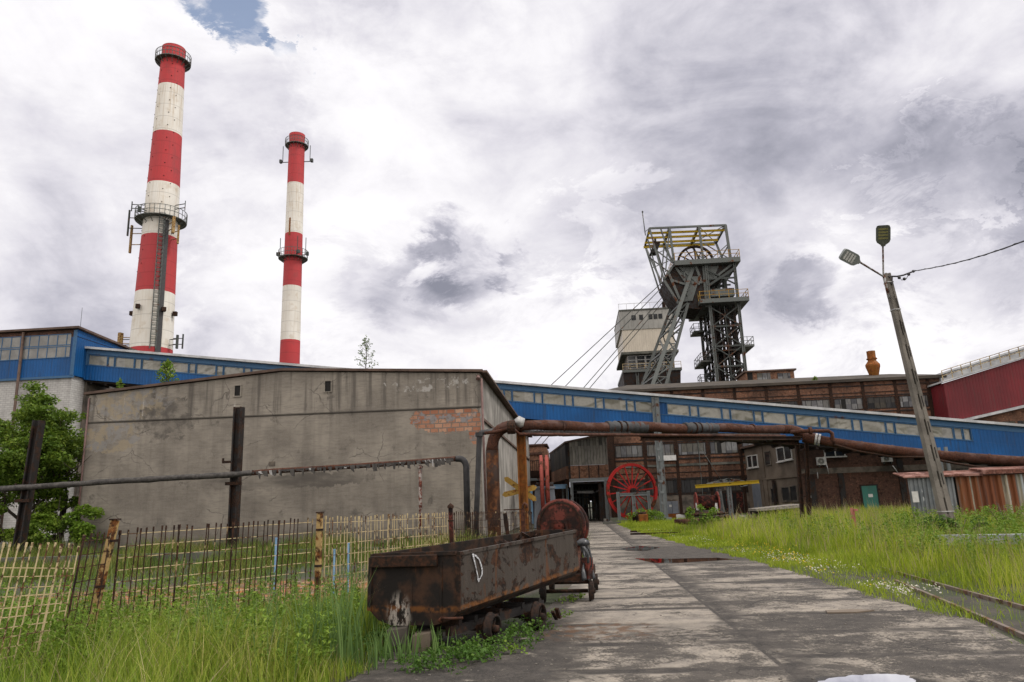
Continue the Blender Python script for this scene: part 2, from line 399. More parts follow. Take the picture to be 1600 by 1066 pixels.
# ------------------------------------------------------------------ ground and road
seam_u = (PG(1272, 1066).dot(B) + PG(1018, 883).dot(B)) / 2
def ground_mat(n):
    p = n.pos(); x, y, z = n.sep(p)
    c = mixed(n, (.022, .020, .015), (.055, .047, .036), .8, p)
    g = n.mix(n.noise(p, 6, 4), (.018, .03, .007), (.036, .052, .012))
    c = n.mix(n.step(n.noise(p, .5, 5), .4, .62, 0, .8), c, g)
    s = Vector((-7.0, 17.6, 0))                      # rusty spill behind the fence
    q = n.nd('ShaderNodeVectorMath', {0: n.scl(n.nd('ShaderNodeVectorMath', {0: p, 1: tuple(s)}, operation='SUBTRACT').outputs[0], 0.15, .26, 1)}, operation='LENGTH').outputs['Value']
    q = n.math('ADD', q, n.math('MULTIPLY', n.math('SUBTRACT', n.noise(p, 1.2, 6), .5), 1.1))
    o = n.mix(n.step(n.noise(p, 2.2, 6), .4, .62), (.07, .04, .022), (.28, .10, .02))
    o = n.mix(n.step(n.noise(p, 5, 4), .5, .65), o, (.22, .17, .13))
    c = n.mix(n.step(q, .75, 1.15, 1, 0), c, o)
    return {'Base Color': c, 'Roughness': .95, 'Normal': n.bump(n.noise(p, 9, 6), .6, .05)}
def ground_sheet():
    v = []; f = []; xs = np.concatenate([[-900, -200], np.linspace(-60, 60, 61), [200, 900]]); ys = np.concatenate([[-400, -60], np.linspace(-6, 90, 49), [300, 2400]])
    for yy in ys:
        for xx in xs: v.append((xx, yy, -.02))
    W = len(xs)
    for j in range(len(ys)-1):
        for i in range(W-1): f.append((j*W+i, j*W+i+1, (j+1)*W+i+1, (j+1)*W+i))
    o = MB().add(v, f).build('ground', mat('soil', ground_mat)); o['kind'] = 'structure'
ground_sheet()

def road_mat(n):
    p = n.pos(); u = n.math('SUBTRACT', n.dot(p, U2), seam_u); v = n.dot(p, V2)
    fine = n.noise(p, 30, 6, .65); grit = n.noise(p, 110, 3, .6); big = n.noise(p, .45, 6, .62, .3); med = n.noise(p, 1.5, 7, .66, .4)
    wob = n.math('MULTIPLY', n.math('SUBTRACT', n.noise(p, 1.1, 5, .6), .5), .32)
    wob2 = n.math('MULTIPLY', n.math('SUBTRACT', n.noise(p, 4.0, 5, .7), .5), .10)
    left = n.step(u, -.01, .01, 1, 0)
    vv = n.math('ADD', v, n.math('MULTIPLY', left, .62))
    vq = n.math('DIVIDE', vv, 1.55)
    slab = n.white(n.comb(n.math('FLOOR', vq), n.math('FLOOR', n.math('DIVIDE', u, 3.1)), 0.0))
    conc = n.mix(slab, (.225, .196, .158), (.34, .30, .245))
    conc = n.mix(n.step(n.noise(p, 2.6, 7, .68, .3), .38, .66, 0, .75), conc, (.085, .075, .066))
    conc = n.mix(n.step(fine, .42, .66, 0, .5), conc, (.11, .098, .086))
    conc = n.mix(n.step(grit, .40, .68, .0, .55), conc, (.31, .285, .255))
    crk = n.vor(n.nd('ShaderNodeVectorMath', {0: p, 1: n.nd('ShaderNodeVectorMath', {0: n.nd('ShaderNodeTexNoise', {'Vector': p, 'Scale': 2.2, 'Detail': 6.0}).outputs[1], 1: (.55, .55, 0)}, operation='MULTIPLY').outputs[0]}, operation='ADD').outputs[0], .75, 'DISTANCE_TO_EDGE')
    dirt = n.mix(n.step(n.math('ADD', n.math('MULTIPLY', fine, .45), n.math('MULTIPLY', n.noise(p, 3.3, 7, .7), .6)), .42, .68), (.017, .0145, .0125), (.066, .057, .049))
    dirt = n.mix(n.step(grit, .56, .72, 0, .55), dirt, (.13, .117, .103))
    # dirt lies in big patches, along joints and in the seam
    pj = n.math('PINGPONG', n.math('ADD', vq, n.math('MULTIPLY', wob2, .28)), .5)
    joint = n.step(n.math('ADD', pj, n.math('MULTIPLY', n.math('SUBTRACT', med, .5), .13)), .045, .11, 1, 0)
    joint = n.math('MULTIPLY', n.math('MULTIPLY', joint, n.step(n.noise(p, .65, 5, .6), .36, .50, .15, 1)), n.step(u, 2.9, 3.3, 1, .0))
    su = n.math('ADD', u, n.math('MULTIPLY', wob, 1.1))
    seam = n.math('MULTIPLY', n.math('MULTIPLY', n.step(su, -.12, .05), n.step(su, .15, .75, 1, 0)), n.step(n.noise(p, 2.2, 6, .7), .36, .52, .25, 1))
    seam = n.math('MAXIMUM', seam, n.step(n.math('ABSOLUTE', u), .02, .05, 1, 0))
    pw = n.noise(n.comb(n.math('MULTIPLY', u, .55), n.math('MULTIPLY', v, 1.25), 0.0), .55, 7, .66, .5)
    brk = n.math('ADD', n.math('MULTIPLY', n.math('SUBTRACT', fine, .5), .30), n.math('MULTIPLY', n.math('SUBTRACT', n.noise(p, 9, 8, .75), .5), .34))
    patch = n.step(n.math('ADD', brk, n.math('ADD', n.math('ADD', n.math('MULTIPLY', pw, .70), n.step(u, -.2, .8, 0, .035)), n.math('MULTIPLY', med, .34))), .515, .60, 0, .95)
    # the nearest strip and the far end are nearly covered, and the outer lane is tarred over
    near = n.math('MULTIPLY', n.step(n.math('ADD', v, n.math('MULTIPLY', wob, 5)), 10.6, 12.0, 1, 0), n.step(n.math('ADD', med, n.math('MULTIPLY', brk, 1.3)), .43, .57, 0, .9))
    midl = n.math('MULTIPLY', n.step(n.math('ABSOLUTE', n.math('ADD', n.math('SUBTRACT', v, 26.5), n.math('MULTIPLY', wob, 8))), 3.6, 5.4, 1, 0), n.step(u, -1.2, 0.3, .1, .95))
    outer = n.step(n.math('ADD', u, n.math('MULTIPLY', wob, 2.6)), 3.75, 4.05)
    side = n.math('MULTIPLY', n.step(n.math('ADD', u, n.math('MULTIPLY', wob, 4.5)), -2.75, -1.95, 1, 0), n.step(med, .34, .46))
    d = joint
    for k_ in (seam, patch, near, midl, outer, side): d = n.math('MAXIMUM', d, k_)
    d = n.math('MULTIPLY', d, n.step(n.math('ADD', n.math('MULTIPLY', fine, .6), n.math('MULTIPLY', n.noise(p, 9, 7, .75), .4)), .34, .46, .35, 1))
    c = n.mix(d, conc, dirt)
    c = n.mix(n.math('MULTIPLY', n.step(crk, .004, .016, 1, 0), n.step(n.noise(p, .8, 4), .46, .58, 0, .85)), c, (.018, .015, .013))
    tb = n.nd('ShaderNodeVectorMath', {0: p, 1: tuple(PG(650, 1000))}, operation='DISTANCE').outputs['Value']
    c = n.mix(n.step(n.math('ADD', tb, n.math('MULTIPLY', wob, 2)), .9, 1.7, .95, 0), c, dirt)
    wp = n.nd('ShaderNodeVectorMath', {0: n.scl(n.nd('ShaderNodeVectorMath', {0: p, 1: tuple(PG(1348, 1070))}, operation='SUBTRACT').outputs[0], 1.0, 2.0, 1)}, operation='LENGTH').outputs['Value']
    c = n.mix(n.step(n.math('ADD', wp, n.math('MULTIPLY', wob, 1.2)), .55, 1.0, .85, 0), c, (.018, .016, .015))
    c = n.mix(n.math('MULTIPLY', side, .85), c, dirt)
    br = n.nd('ShaderNodeVectorMath', {0: p, 1: tuple(PG(935, 985))}, operation='DISTANCE').outputs['Value']
    c = n.mix(n.math('MULTIPLY', n.step(n.math('ADD', br, n.math('MULTIPLY', wob, 4)), .5, 1.1, 1, 0), n.step(n.noise(p, 5, 5), .45, .6, 0, .75)), c, (.10, .048, .02))
    wet = n.step(n.math('ADD', n.math('MULTIPLY', big, .5), n.math('MULTIPLY', n.noise(p, .9, 4), .5)), .60, .66)
    h = n.math('ADD', n.math('MULTIPLY', fine, .5), n.math('ADD', n.math('MULTIPLY', grit, .35), n.math('MULTIPLY', d, -.7)))
    return {'Base Color': c, 'Roughness': n.math('SUBTRACT', .92, n.math('MULTIPLY', n.math('MULTIPLY', d, wet), .5)), 'Normal': n.bump(h, .8, .03)}
ROAD = [(-3.6, 3.0)] + [PG(*q)[:2] for q in [(545, 1066), (622, 1012), (800, 992), (862, 945), (918, 890), (922, 850), (905, 812)]]
ROADR = [PG(*q)[:2] for q in [(948, 811), (990, 829), (1075, 852), (1171, 874), (1300, 911), (1442, 953), (1520, 968), (1600, 1008)]] + [(12.5, 3.0)]
def road():
    mb = MB(); l = [Vector((*q, 0)) for q in ROAD]; r = [Vector((*q, 0)) for q in ROADR]
    pts = l + r
    mb.add([(q.x, q.y, .004) for q in pts], [list(range(len(pts)))])
    o = mb.build('road', mat('worn concrete road', road_mat)); o['kind'] = 'structure'
road()
def puddle(label, px, seed):
    r_ = random.Random(seed); pts = []
    for i in range(len(px)):
        a_ = PG(*px[i]); b_ = PG(*px[(i+1) % len(px)])
        for t in (0, .25, .5, .75):
            q = a_.lerp(b_, t); pts.append((q.x + r_.uniform(-.022, .022), q.y + r_.uniform(-.022, .022), .0085))
    def f(n): return {'Base Color': (.72, .72, .74), 'Metallic': 1.0, 'Roughness': .03, 'Normal': n.bump(n.noise(n.pos(), 3, 2), .02, .01)}
    o = MB().add(pts, [list(range(len(pts)))]).build('puddle', MT.get('pud') or MT.setdefault('pud', mat('still water', f)))
    tag(o, label, 'puddle', 'puddles on the road')
puddle('bright puddle reflecting white sky at the near edge of the road', [(1282, 1066), (1300, 1060), (1335, 1056.5), (1372, 1054), (1402, 1054.5), (1420, 1058), (1430, 1066), (1428, 1090), (1265, 1090), (1270, 1074)], 1)
puddle('dark thin puddle furthest along the road, reflecting the red wheel', [(966, 858), (1000, 853.5), (1030, 856), (1012, 861), (980, 861)], 2)
puddle('long grey puddle stretching across the road seam', [(992, 873), (1050, 873.5), (1120, 872), (1150, 874.5), (1060, 880), (1020, 880)], 3)

# ------------------------------------------------------------------ grey rendered hall on the left
W1 = Wall(PD(752, 700, 39)); W1s = Wall(W1.O, A, B)
sL = W1.sz(131, 720)[0]; s_rg, z_rg = W1.sz(442, 580); z_tr = W1.sz(752, 582)[1]; z_tl = W1.sz(140, 617)[1]
zj0, zj1 = W1.sz(140, 661)[1], W1.sz(752, 636)[1]
def concrete_mat(n):
    p = n.pos(); s = n.math('SUBTRACT', n.dot(p, U2), W1.O.dot(B)); z = n.sep(p)[2]
    q = n.comb(s, n.dot(p, V2), z)
    c = mixed(n, (.165, .146, .121), (.265, .238, .198), .5, q)
    wq = n.nd('ShaderNodeVectorMath', {0: q, 1: n.nd('ShaderNodeVectorMath', {0: n.nd('ShaderNodeTexNoise', {'Vector': q, 'Scale': 1.2, 'Detail': 6.0}).outputs[1], 1: (.8, .8, .8)}, operation='MULTIPLY').outputs[0]}, operation='ADD').outputs[0]
    c = n.mix(n.math('MULTIPLY', n.step(n.vor(wq, .42, 'DISTANCE_TO_EDGE'), .004, .014, 1, 0), n.step(n.noise(q, .5, 4), .48, .6, 0, .7)), c, (.05, .043, .036))
    c = n.mix(n.step(n.noise(q, 14, 6, .7), .35, .7, 0, .4), c, (.24, .225, .205))
    c = n.mix(n.step(n.noise(n.scl(q, 1, 1, 6), 2.0, 5, .6), .42, .7, 0, .35), c, (.095, .085, .075))
    up = n.step(z, zj0-.2, zj0+.35)
    st = n.noise(n.scl(q, 2.3, 1, .10), 1.0, 6, .62)
    c = n.mix(n.math('MULTIPLY', n.step(st, .46, .68), n.step(up, 0, 1, .25, .8)), c, (.07, .062, .054))
    wst = n.noise(n.scl(n.comb(n.math('ADD', s, 17.0), 0.0, z), 2.6, 1, .22), 1.0, 4, .55)
    c = n.mix(n.math('MULTIPLY', n.math('MULTIPLY', n.step(wst, .66, .72), up), n.step(n.noise(q, 3.2, 4), .4, .55, 0, .75)), c, (.50, .48, .45))
    c = n.mix(n.step(n.noise(q, .9, 7, .65), .58, .72, 0, .7), c, (.06, .053, .047))
    c = n.mix(n.step(n.math('ADD', z, n.math('MULTIPLY', n.noise(q, 1, 5), 1.3)), .9, 2.4, .55, 0), c, (.075, .066, .056))
    wob = n.math('MULTIPLY', n.math('SUBTRACT', n.noise(q, 1.7, 8, .68, .8), .5), 2.1)
    def region(px, py, wx, hy, k=1.0):
        a0, z0 = W1.sz(px, py); ww = wx/28.0; hh = hy/28.0
        e = n.math('ADD', n.math('POWER', n.math('ABSOLUTE', n.math('DIVIDE', n.math('SUBTRACT', s, a0), ww)), 2.0), n.math('POWER', n.math('ABSOLUTE', n.math('DIVIDE', n.math('SUBTRACT', z, z0), hh)), 2.0))
        return n.step(n.math('ADD', e, n.math('MULTIPLY', wob, k)), .92, 1.0, 1, 0)
    # exposed hollow blocks near the right corner
    bt = n.nd('ShaderNodeTexBrick', {'Vector': n.comb(n.math('ADD', s, n.math('MULTIPLY', wob, .05)), n.math('ADD', z, n.math('MULTIPLY', wob, .03)), 0.0), 'Color1': (.25, .088, .045), 'Color2': (.42, .25, .165), 'Mortar': (.16, .13, .11), 'Scale': 1.0, 'Mortar Size': .03, 'Brick Width': .46, 'Row Height': .25})
    bc = n.mix(n.step(n.noise(q, 1.6, 4), .54, .60, 0, .9), bt.outputs[0], (.20, .20, .205))
    bc = n.mix(n.step(n.noise(q, 5, 5), .5, .7, 0, .55), bc, (.12, .075, .05))
    m = n.math('MULTIPLY', n.math('MAXIMUM', region(698, 654, 56, 22, .75), region(742, 668, 10, 26, .6)), n.step(z, zj1-.03, zj1-.02, 1, 0))
    c = n.mix(m, c, bc)
    pl = n.math('MULTIPLY', n.math('MAXIMUM', region(172, 684, 46, 26, 1.3), region(205, 630, 62, 26, 1.9)), n.step(n.noise(q, 2.2, 7, .7), .42, .50, 0, .7))
    c = n.mix(pl, c, n.mix(n.step(n.noise(q, 1.5, 3), .47, .53), (.27, .225, .155), (.215, .21, .205)))
    c = n.mix(n.math('MULTIPLY', region(262, 655, 44, 34, 2.2), n.step(n.noise(q, 1.4, 6, .65), .40, .62, .1, .8)), c, (.07, .063, .056))
    c = n.mix(n.math('MULTIPLY', region(440, 752, 150, 12, 1.7), n.step(n.noise(n.scl(q, .5, 1, 2), 1.1, 5), .36, .66, .15, .75)), c, (.07, .063, .056))
    c = n.mix(n.math('MULTIPLY', region(668, 601, 62, 10, 2.4), n.step(n.noise(q, 2.4, 6, .7), .52, .60, 0, .8)), c, (.36, .35, .33))
    edge = n.step(n.math('ABSOLUTE', n.math('SUBTRACT', z, n.math('ADD', zj0 + .0, n.math('MULTIPLY', n.math('SUBTRACT', s, sL), (zj1-zj0)/(-sL))))), .03, .09, .75, 0)
    c = n.mix(edge, c, (.04, .035, .03))
    h = n.math('ADD', n.math('MULTIPLY', n.noise(q, 18, 6, .7), .5), n.math('ADD', n.math('MULTIPLY', m, -1.0), n.math('MULTIPLY', pl, -.5)))
    return {'Base Color': c, 'Roughness': .92, 'Normal': n.bump(h, .4, .05)}
MT['concrete'] = mat('stained render', concrete_mat)
def side_conc(n):
    p = n.pos(); v = n.dot(p, V2); z = n.sep(p)[2]; q = n.comb(v, 0.0, z)
    c = mixed(n, (.16, .15, .135), (.30, .285, .26), .5, q)
    c = n.mix(n.step(n.noise(n.scl(q, 1.6, 1, .08), 1, 6), .45, .7, 0, .7), c, (.07, .065, .058))
    c = n.mix(n.step(n.noise(n.scl(q, 1.1, 1, .1), 1.3, 4), .62, .72, 0, .7), c, (.5, .49, .46))
    return {'Base Color': c, 'Roughness': .9, 'Normal': n.bump(n.noise(q, 15, 5), .3, .04)}
def grey_hall():
    t = thing('rendered_hall', 'long grey rendered hall with peeling wall and exposed brick patch beside the rusty pipe', 'hall', W1.pt(sL/2, 0, 0))
    D1 = 41.0
    mb = MB(); W1.prism(mb, [(sL, -.4), (0, -.4), (0, z_tr-.03), (s_rg, z_rg-.03), (sL, z_tl-.03)], -D1, 0)
    mb.mi = [1 if i in (3,) else 0 for i in range(len(mb.f))]
    mb.build('wall', [MT['concrete'], mat('side render', side_conc)], t)
    mb = MB(); W1.prism(mb, [(sL-.02, zj0), (.03, zj1), (.03, z_tr-.06), (s_rg, z_rg-.06), (sL-.02, z_tl-.06)], -.3, .045); mb.build('gable_band', MT['concrete'], t)
    mb = MB(); o = .14
    W1.prism(mb, [(sL-.25, z_tl-.02), (s_rg, z_rg), (.2, z_tr), (.2, z_tr+o), (s_rg, z_rg+o), (sL-.25, z_tl+o-.02)], -D1-.3, .22)
    a0, _ = W1.sz(590, 580); a1, _ = W1.sz(640, 580); W1.box(mb, a0, a1, z_rg-.05, z_rg+.34, -8, -4)
    mb.build('roof', MT['roof_brown'], t)
    mb = MB()
    for a_, zz in ((372, 611), (513, 604)):
        s0, z0 = W1.sz(a_, zz); W1.box(mb, s0-.17, s0+.17, z0-.3, z0+.3, .02, .052)  # black plate paints the shade of a recess
        f = MB()
        for k in (-1, 1):
            W1.box(f, s0+k*.2-.035, s0+k*.2+.035, z0-.35, z0+.35, .02, .10)
            W1.box(f, s0-.165, s0+.165, z0+k*.32-.03, z0+k*.32+.03, .02, .10)
        v = mb.build('vent', MT['shade_black'], t); f.build('vent_frame', MT['concrete'], v); mb = MB()
    s0, z0 = W1.sz(425, 725); mb = MB(); W1.box(mb, s0-.18, s0+.18, z0-.13, z0+.13, 0, .02); mb.build('blocked_hole', MT['plaster_dark'], t)
    mb = MB(); p = W1.P(752.5, 592); q = W1.P(760.5, 812)
    mb.tube([p - W1.n*-.12, q - W1.n*-.12], .065, 10); mb.tube([W1.pt(-.05, p.z-.05, .3), W1.pt(-.05, p.z+.12, .12)], .11, 10)
    mb.build('downpipe', MT['downpipe'], t)
    mb = MB()       # side wall ledge and eaves
    mb.bar(W1s.pt(.4, zj1-.6, .06), W1s.pt(D1-1, zj1-.6, .06), .12, .14); mb.bar(W1s.pt(-.2, z_tr+.02, .32), W1s.pt(D1, z_tr+.02, .32), .24, .12)
    mb.build('eaves', MT['roof_brown'], t)
    mb = MB(); mb.tube([W1.pt(sL+.04, z_tl-.2, .1), W1.pt(sL+.02, -.2, .1)], .05, 8); mb.build('downpipe', MT['downpipe'], t)
grey_hall()

# ------------------------------------------------------------------ blue conveyor gallery
WG = Wall((0, 64, 0))
g0, gz0 = WG.sz(134, 543); g1, gz1 = WG.sz(1600, 665)
GS = (gz1-gz0)/(g1-g0); g2 = g1 + 24
def gz(s): return gz0 + (s-g0)*GS
def conveyor():
    t = thing('conveyor_gallery', 'long sloping blue conveyor gallery with a band of dusty windows', 'conveyor', WG.pt(0, gz(0)-3, -1.5))
    DP = 3.0; H0 = 3.1
    def strip(mb, a, b, d0, d1, o0, o1):      # band between depths d0..d1 below the roof line
        mb.hexa([WG.pt(a, gz(a)-d1, o0), WG.pt(b, gz(b)-d1, o0), WG.pt(b, gz(b)-d1, o1), WG.pt(a, gz(a)-d1, o1),
                 WG.pt(a, gz(a)-d0, o0), WG.pt(b, gz(b)-d0, o0), WG.pt(b, gz(b)-d0, o1), WG.pt(a, gz(a)-d0, o1)])
    sw = WG.sz(1517, 680)[0]; end = g2
    mb = MB(); strip(mb, g0, end, .3, H0-.03, -DP, -.12); mb.build('core', MT['blue_sheet'], t)
    mb = MB(); strip(mb, g0, end, 1.70, H0, -.115, 0); strip(mb, sw, end, .62, 1.695, -.115, 0); mb.build('side_panel', MT['blue_sheet'], t)
    mb = MB(); strip(mb, g0, end, .18, .61, -.115, .02); strip(mb, g0-.03, g0+.35, .62, 1.69, -.1, .03); mb.build('fascia', MT['blue_trim'], t)
    mb = MB(); strip(mb, g0-.25, end, -.06, .15, -DP-.3, .38); mb.build('roof', MT['gallery_roof'], t)
    mb = MB(); strip(mb, g0, end, H0+.01, H0+.16, -DP, -.3)
    for k in range(70):
        a_ = g0 + .5 + k*1.5
        if a_ < end: strip(mb, a_, a_+.2, H0+.16, H0+.34, -DP, -.35)
    mb.build('underframe', MT['steel_black'], t)
    a = g0+.4; k = 0; P_ = 2.72; last = None
    sx = WG.sz(1029, 640)[0]
    while a < sw-.3:
        for wd in (1.92, .66):
            b_ = min(a+wd, sw)
            if abs((a+b_)/2 - sx) < .9 and wd < 1: a = b_ + .07; continue
            f = MB(); strip(f, a, a+.05, .66, 1.65, -.1, .03); strip(f, b_-.05, b_, .66, 1.65, -.1, .03)
            strip(f, a+.052, b_-.052, .66, .71, -.1, .03); strip(f, a+.052, b_-.052, 1.60, 1.65, -.1, .03)
            if wd > 1: pass
            fo = f.build('window', MT['blue_trim'], t)
            g = MB(); strip(g, a+.05, b_-.05, .70, 1.61, -.10, -.06); g.build('pane', MT['gallery_glass'], fo)
            a = b_ + .045
        a += .02
    mb = MB(); strip(mb, g0+.3, sw+.1, 1.655, 1.70, -.1, .05); mb.build('sill', MT['blue_trim'], t)
    # the pale steel support bent under the gallery
    mb = MB(); o = .12
    c = WG.P(1033, 740, -.2); top = WG.sz(1026, 672); s0 = (c-WG.O).dot(B)
    for d, w_ in ((-.2, .22), (.14, .34)):
        mb.ibeam(WG.pt(s0+d, -.1, o), WG.pt(s0+d, gz(s0)-.2, o), .24, w_, .03, up=B)
    zz = .6; sgn = 1
    while zz < gz(s0)-3.6:
        mb.bar(WG.pt(s0-.2, zz, o+.1), WG.pt(s0+.1, zz, o+.1), .04, .2); zz += .9; sgn *= -1
    mb.box(WG.pt(s0, .15, o), 1.1, .6, .3)
    mb.build('leg', MT['col_grey'], t)

conveyor()

# ------------------------------------------------------------------ blue headhouse, far left
def headhouse():
    O = WG.pt(g0+.15, 0, 1.6); W = Wall(O); Ws = Wall(O, A, B)
    t = thing('transfer_house', 'tall transfer house with blue sheet top over whitewashed brick, at the left end', 'building', W.pt(-8, 0, -4))
    zt = W.sz(137, 513)[1]; zb = W.sz(119, 586)[1]; L = 26; DP = 9.5; ztL = zt + .0
    mb = MB(); W.box(mb, -L, -.25, -.3, zb-.02, -DP, -.2); mb.build('wall', MT['white_brick'], t)
    mb = MB(); W.box(mb, -L, 0, zb, zt-.75, -DP, 0); mb.build('upper_wall', MT['blue_sheet'], t)
    mb = MB(); W.prism(mb, [(-L, zt-.74), (0, zt-.74), (0, zt-.05), (-L, zt-.05)], -DP, -.03); mb.build('upper_wall', MT['brick_dark'], t)
    mb = MB(); mb.hexa([W.pt(0, zt-.7, -DP), W.pt(.04, zt-.7, -DP), W.pt(.04, zt-.7, 0), W.pt(0, zt-.7, 0), W.pt(0, zt-.5, -DP), W.pt(.04, zt-.5, -DP), W.pt(.04, zt-.06, 0), W.pt(0, zt-.06, 0)]); mb.build('gable_panel', MT['blue_sheet'], t)
    mb = MB(); mb.hexa([W.pt(-L-.2, zt-.45, -DP-.3), W.pt(.35, zt-.45, -DP-.3), W.pt(.35, zt, .35), W.pt(-L-.2, zt, .35), W.pt(-L-.2, zt-.25, -DP-.3), W.pt(.35, zt-.25, -DP-.3), W.pt(.35, zt+.2, .35), W.pt(-L-.2, zt+.2, .35)])
    mb.build('roof', MT['roof_brown'], t)
    y0 = W.sz(100, 522)[1]; y1 = W.sz(100, 559)[1]; ym = (y0+y1)/2
    a = -L + .2
    while a < -.75:
        b_ = min(a+.92, -.55)
        f = MB()
        for z0, z1 in ((y1, ym-.04), (ym+.04, y0)):
            W.box(f, a, a+.07, z0, z1, .0, .05); W.box(f, a+.072, b_, z0, z0+.07, 0, .05); W.box(f, a+.072, b_, z1-.07, z1, 0, .05)
        fo = f.build('window', MT['blue_trim'], t)
        g = MB(); W.box(g, a+.05, b_+.02, y1+.05, y0-.05, .0, .02); g.build('pane', MT['far_glass'], fo); a = b_
    mb = MB(); W.box(mb, -.28, .05, zb+.02, zt-.1, .002, .06); W.box(mb, -L, .05, zb-.22, zb-.01, -.1, .03); mb.build('corner_trim', MT['blue_trim'], t)
    s0 = W.sz(39, 521)[0]; mb = MB(); mb.tube([W.pt(s0, zt-.1, .18), W.pt(s0, 0, .18)], .12, 8); mb.build('downpipe', MT['roof_brown'], t)
    mb = MB(); mb.tube([W.pt(-.1, zt+.2, -.5), W.pt(-.1, zt+2.2, -.5)], .02, 5); mb.build('mast', MT['steel_dark'], t)
    mb = MB()                                        # darker slab on the side wall under the gallery
    mb.hexa([Ws.pt(2.0, -.2, -.2), Ws.pt(9.2, -.2, -.2), Ws.pt(9.2, -.2, .02), Ws.pt(2.0, -.2, .02), Ws.pt(2.0, zb-.3, -.2), Ws.pt(9.2, zb-.3, -.2), Ws.pt(9.2, zb-.3, .02), Ws.pt(2.0, zb-.3, .02)]); mb.build('side_wall', MT['plaster_dark'], t)
headhouse()

# ------------------------------------------------------------------ chimneys
def chimney(label, D, bot, top, wbot, wtop, bands, ground_px, detail):
    tp = PD(*top, D); bt = PD(*bot, D)
    X = (tp.x + bt.x)/2
    def zat(py):
        x = bot[0] + (top[0]-bot[0])*(py-bot[1])/(top[1]-bot[1]); return PD(x, py, D).z
    def rad(p, w_):
        a_, b_ = PD(p[0]-w_/2, p[1], D), PD(p[0]+w_/2, p[1], D); return (b_-a_).length/2
    r0, r1 = rad(bot, wbot), rad(top, wtop); zb, zt = zat(bot[1]), zat(top[1])
    def rz(z): return r0 + (r1-r0)*(z-zb)/(zt-zb)
    t = thing('chimney', label, 'chimney', (X, D, 0))
    O = Vector((X, D, 0)); mb = MB(); zs = [zt] + [zat(b_) for b_ in bands] + [0.0]
    for i in range(len(zs)-1):
        mb.cur = i % 2; n_ = max(2, int((zs[i]-zs[i+1])/6))
        mb.lathe(O, [(rz(zs[i] + (zs[i+1]-zs[i])*j/n_), zs[i] + (zs[i+1]-zs[i])*j/n_) for j in range(n_+1)], 40)
    mb.cur = 0; mb.ring(O + Z*(zt-.4), rz(zt)*.8, rz(zt)*1.03, .9, 40)
    def paint(c0, c1, dirt, rate):
        def f(n):
            p = n.pos(); z = n.sep(p)[2]; an = n.math('ARCTAN2', n.math('SUBTRACT', n.sep(p)[0], X), n.math('SUBTRACT', n.sep(p)[1], D))
            c = mixed(n, c0, c1, .12, p); st = n.noise(n.comb(n.math('MULTIPLY', an, 5), n.math('MULTIPLY', z, .05), 0.0), 1.6, 6, .65)
            c = n.mix(n.math('MULTIPLY', n.step(st, .46, .72), n.step(z, zb, zt, .25, rate)), c, dirt)
            hoop = n.step(n.math('PINGPONG', n.math('DIVIDE', z, 3.1), .5), .014, .03, .6, 0)
            seam_ = n.step(n.math('PINGPONG', n.math('MULTIPLY', an, 1.59), .5), .004, .014, .4, 0)
            c = n.mix(n.math('MAXIMUM', hoop, n.math('MULTIPLY', seam_, 1.0)), c, tuple(v*.45 for v in c0))
            c = n.mix(n.step(n.noise(p, .5, 6), .55, .7, 0, .35), c, dirt)
            return {'Base Color': c, 'Roughness': .8, 'Normal': n.bump(n.noise(p, 1.2, 4), .25, .05)}
        return f
    mb.build('shaft', [mat('chimney red', paint((.40, .030, .034), (.34, .032, .038), (.20, .04, .04), .7)), mat('chimney white', paint((.66, .645, .60), (.58, .56, .51), (.36, .27, .17), .9))], t)
    def platform(py, out, hgt, n_post=16):
        z = zat(py); r = rz(z); mb = MB(); mb.ring(O + Z*z, r+.02, r+out, .16, 32)
        for k in range(n_post):
            a_ = 2*math.pi*k/n_post; e = Vector((math.cos(a_), math.sin(a_), 0)); mb.bar(O+Z*(z-.1)+e*(r+out-.1), O+Z*(z-1.2)+e*(r+.02), .12)
        p_ = mb.build('platform', MT['steel_grey'], t); mb = MB()
        for k in range(n_post*2):
            a_ = 2*math.pi*k/(n_post*2); e = Vector((math.cos(a_), math.sin(a_), 0)); mb.bar(O+Z*z+e*(r+out), O+Z*(z+hgt)+e*(r+out), .09)
        for h in (.5, 1): mb.ring(O+Z*(z+hgt*h), r+out-.05, r+out+.05, .1, 32)
        mb.build('railing', MT['steel_grey'], p_); return z, r
    detail(t, O, zat, rz, platform)
    return t
tv = None
def cam_side(ang):                                   # unit vector from the axis, ang degrees to the viewer's right of facing the viewer
    return Vector((math.sin(R(ang)), -math.cos(R(ang)), 0))
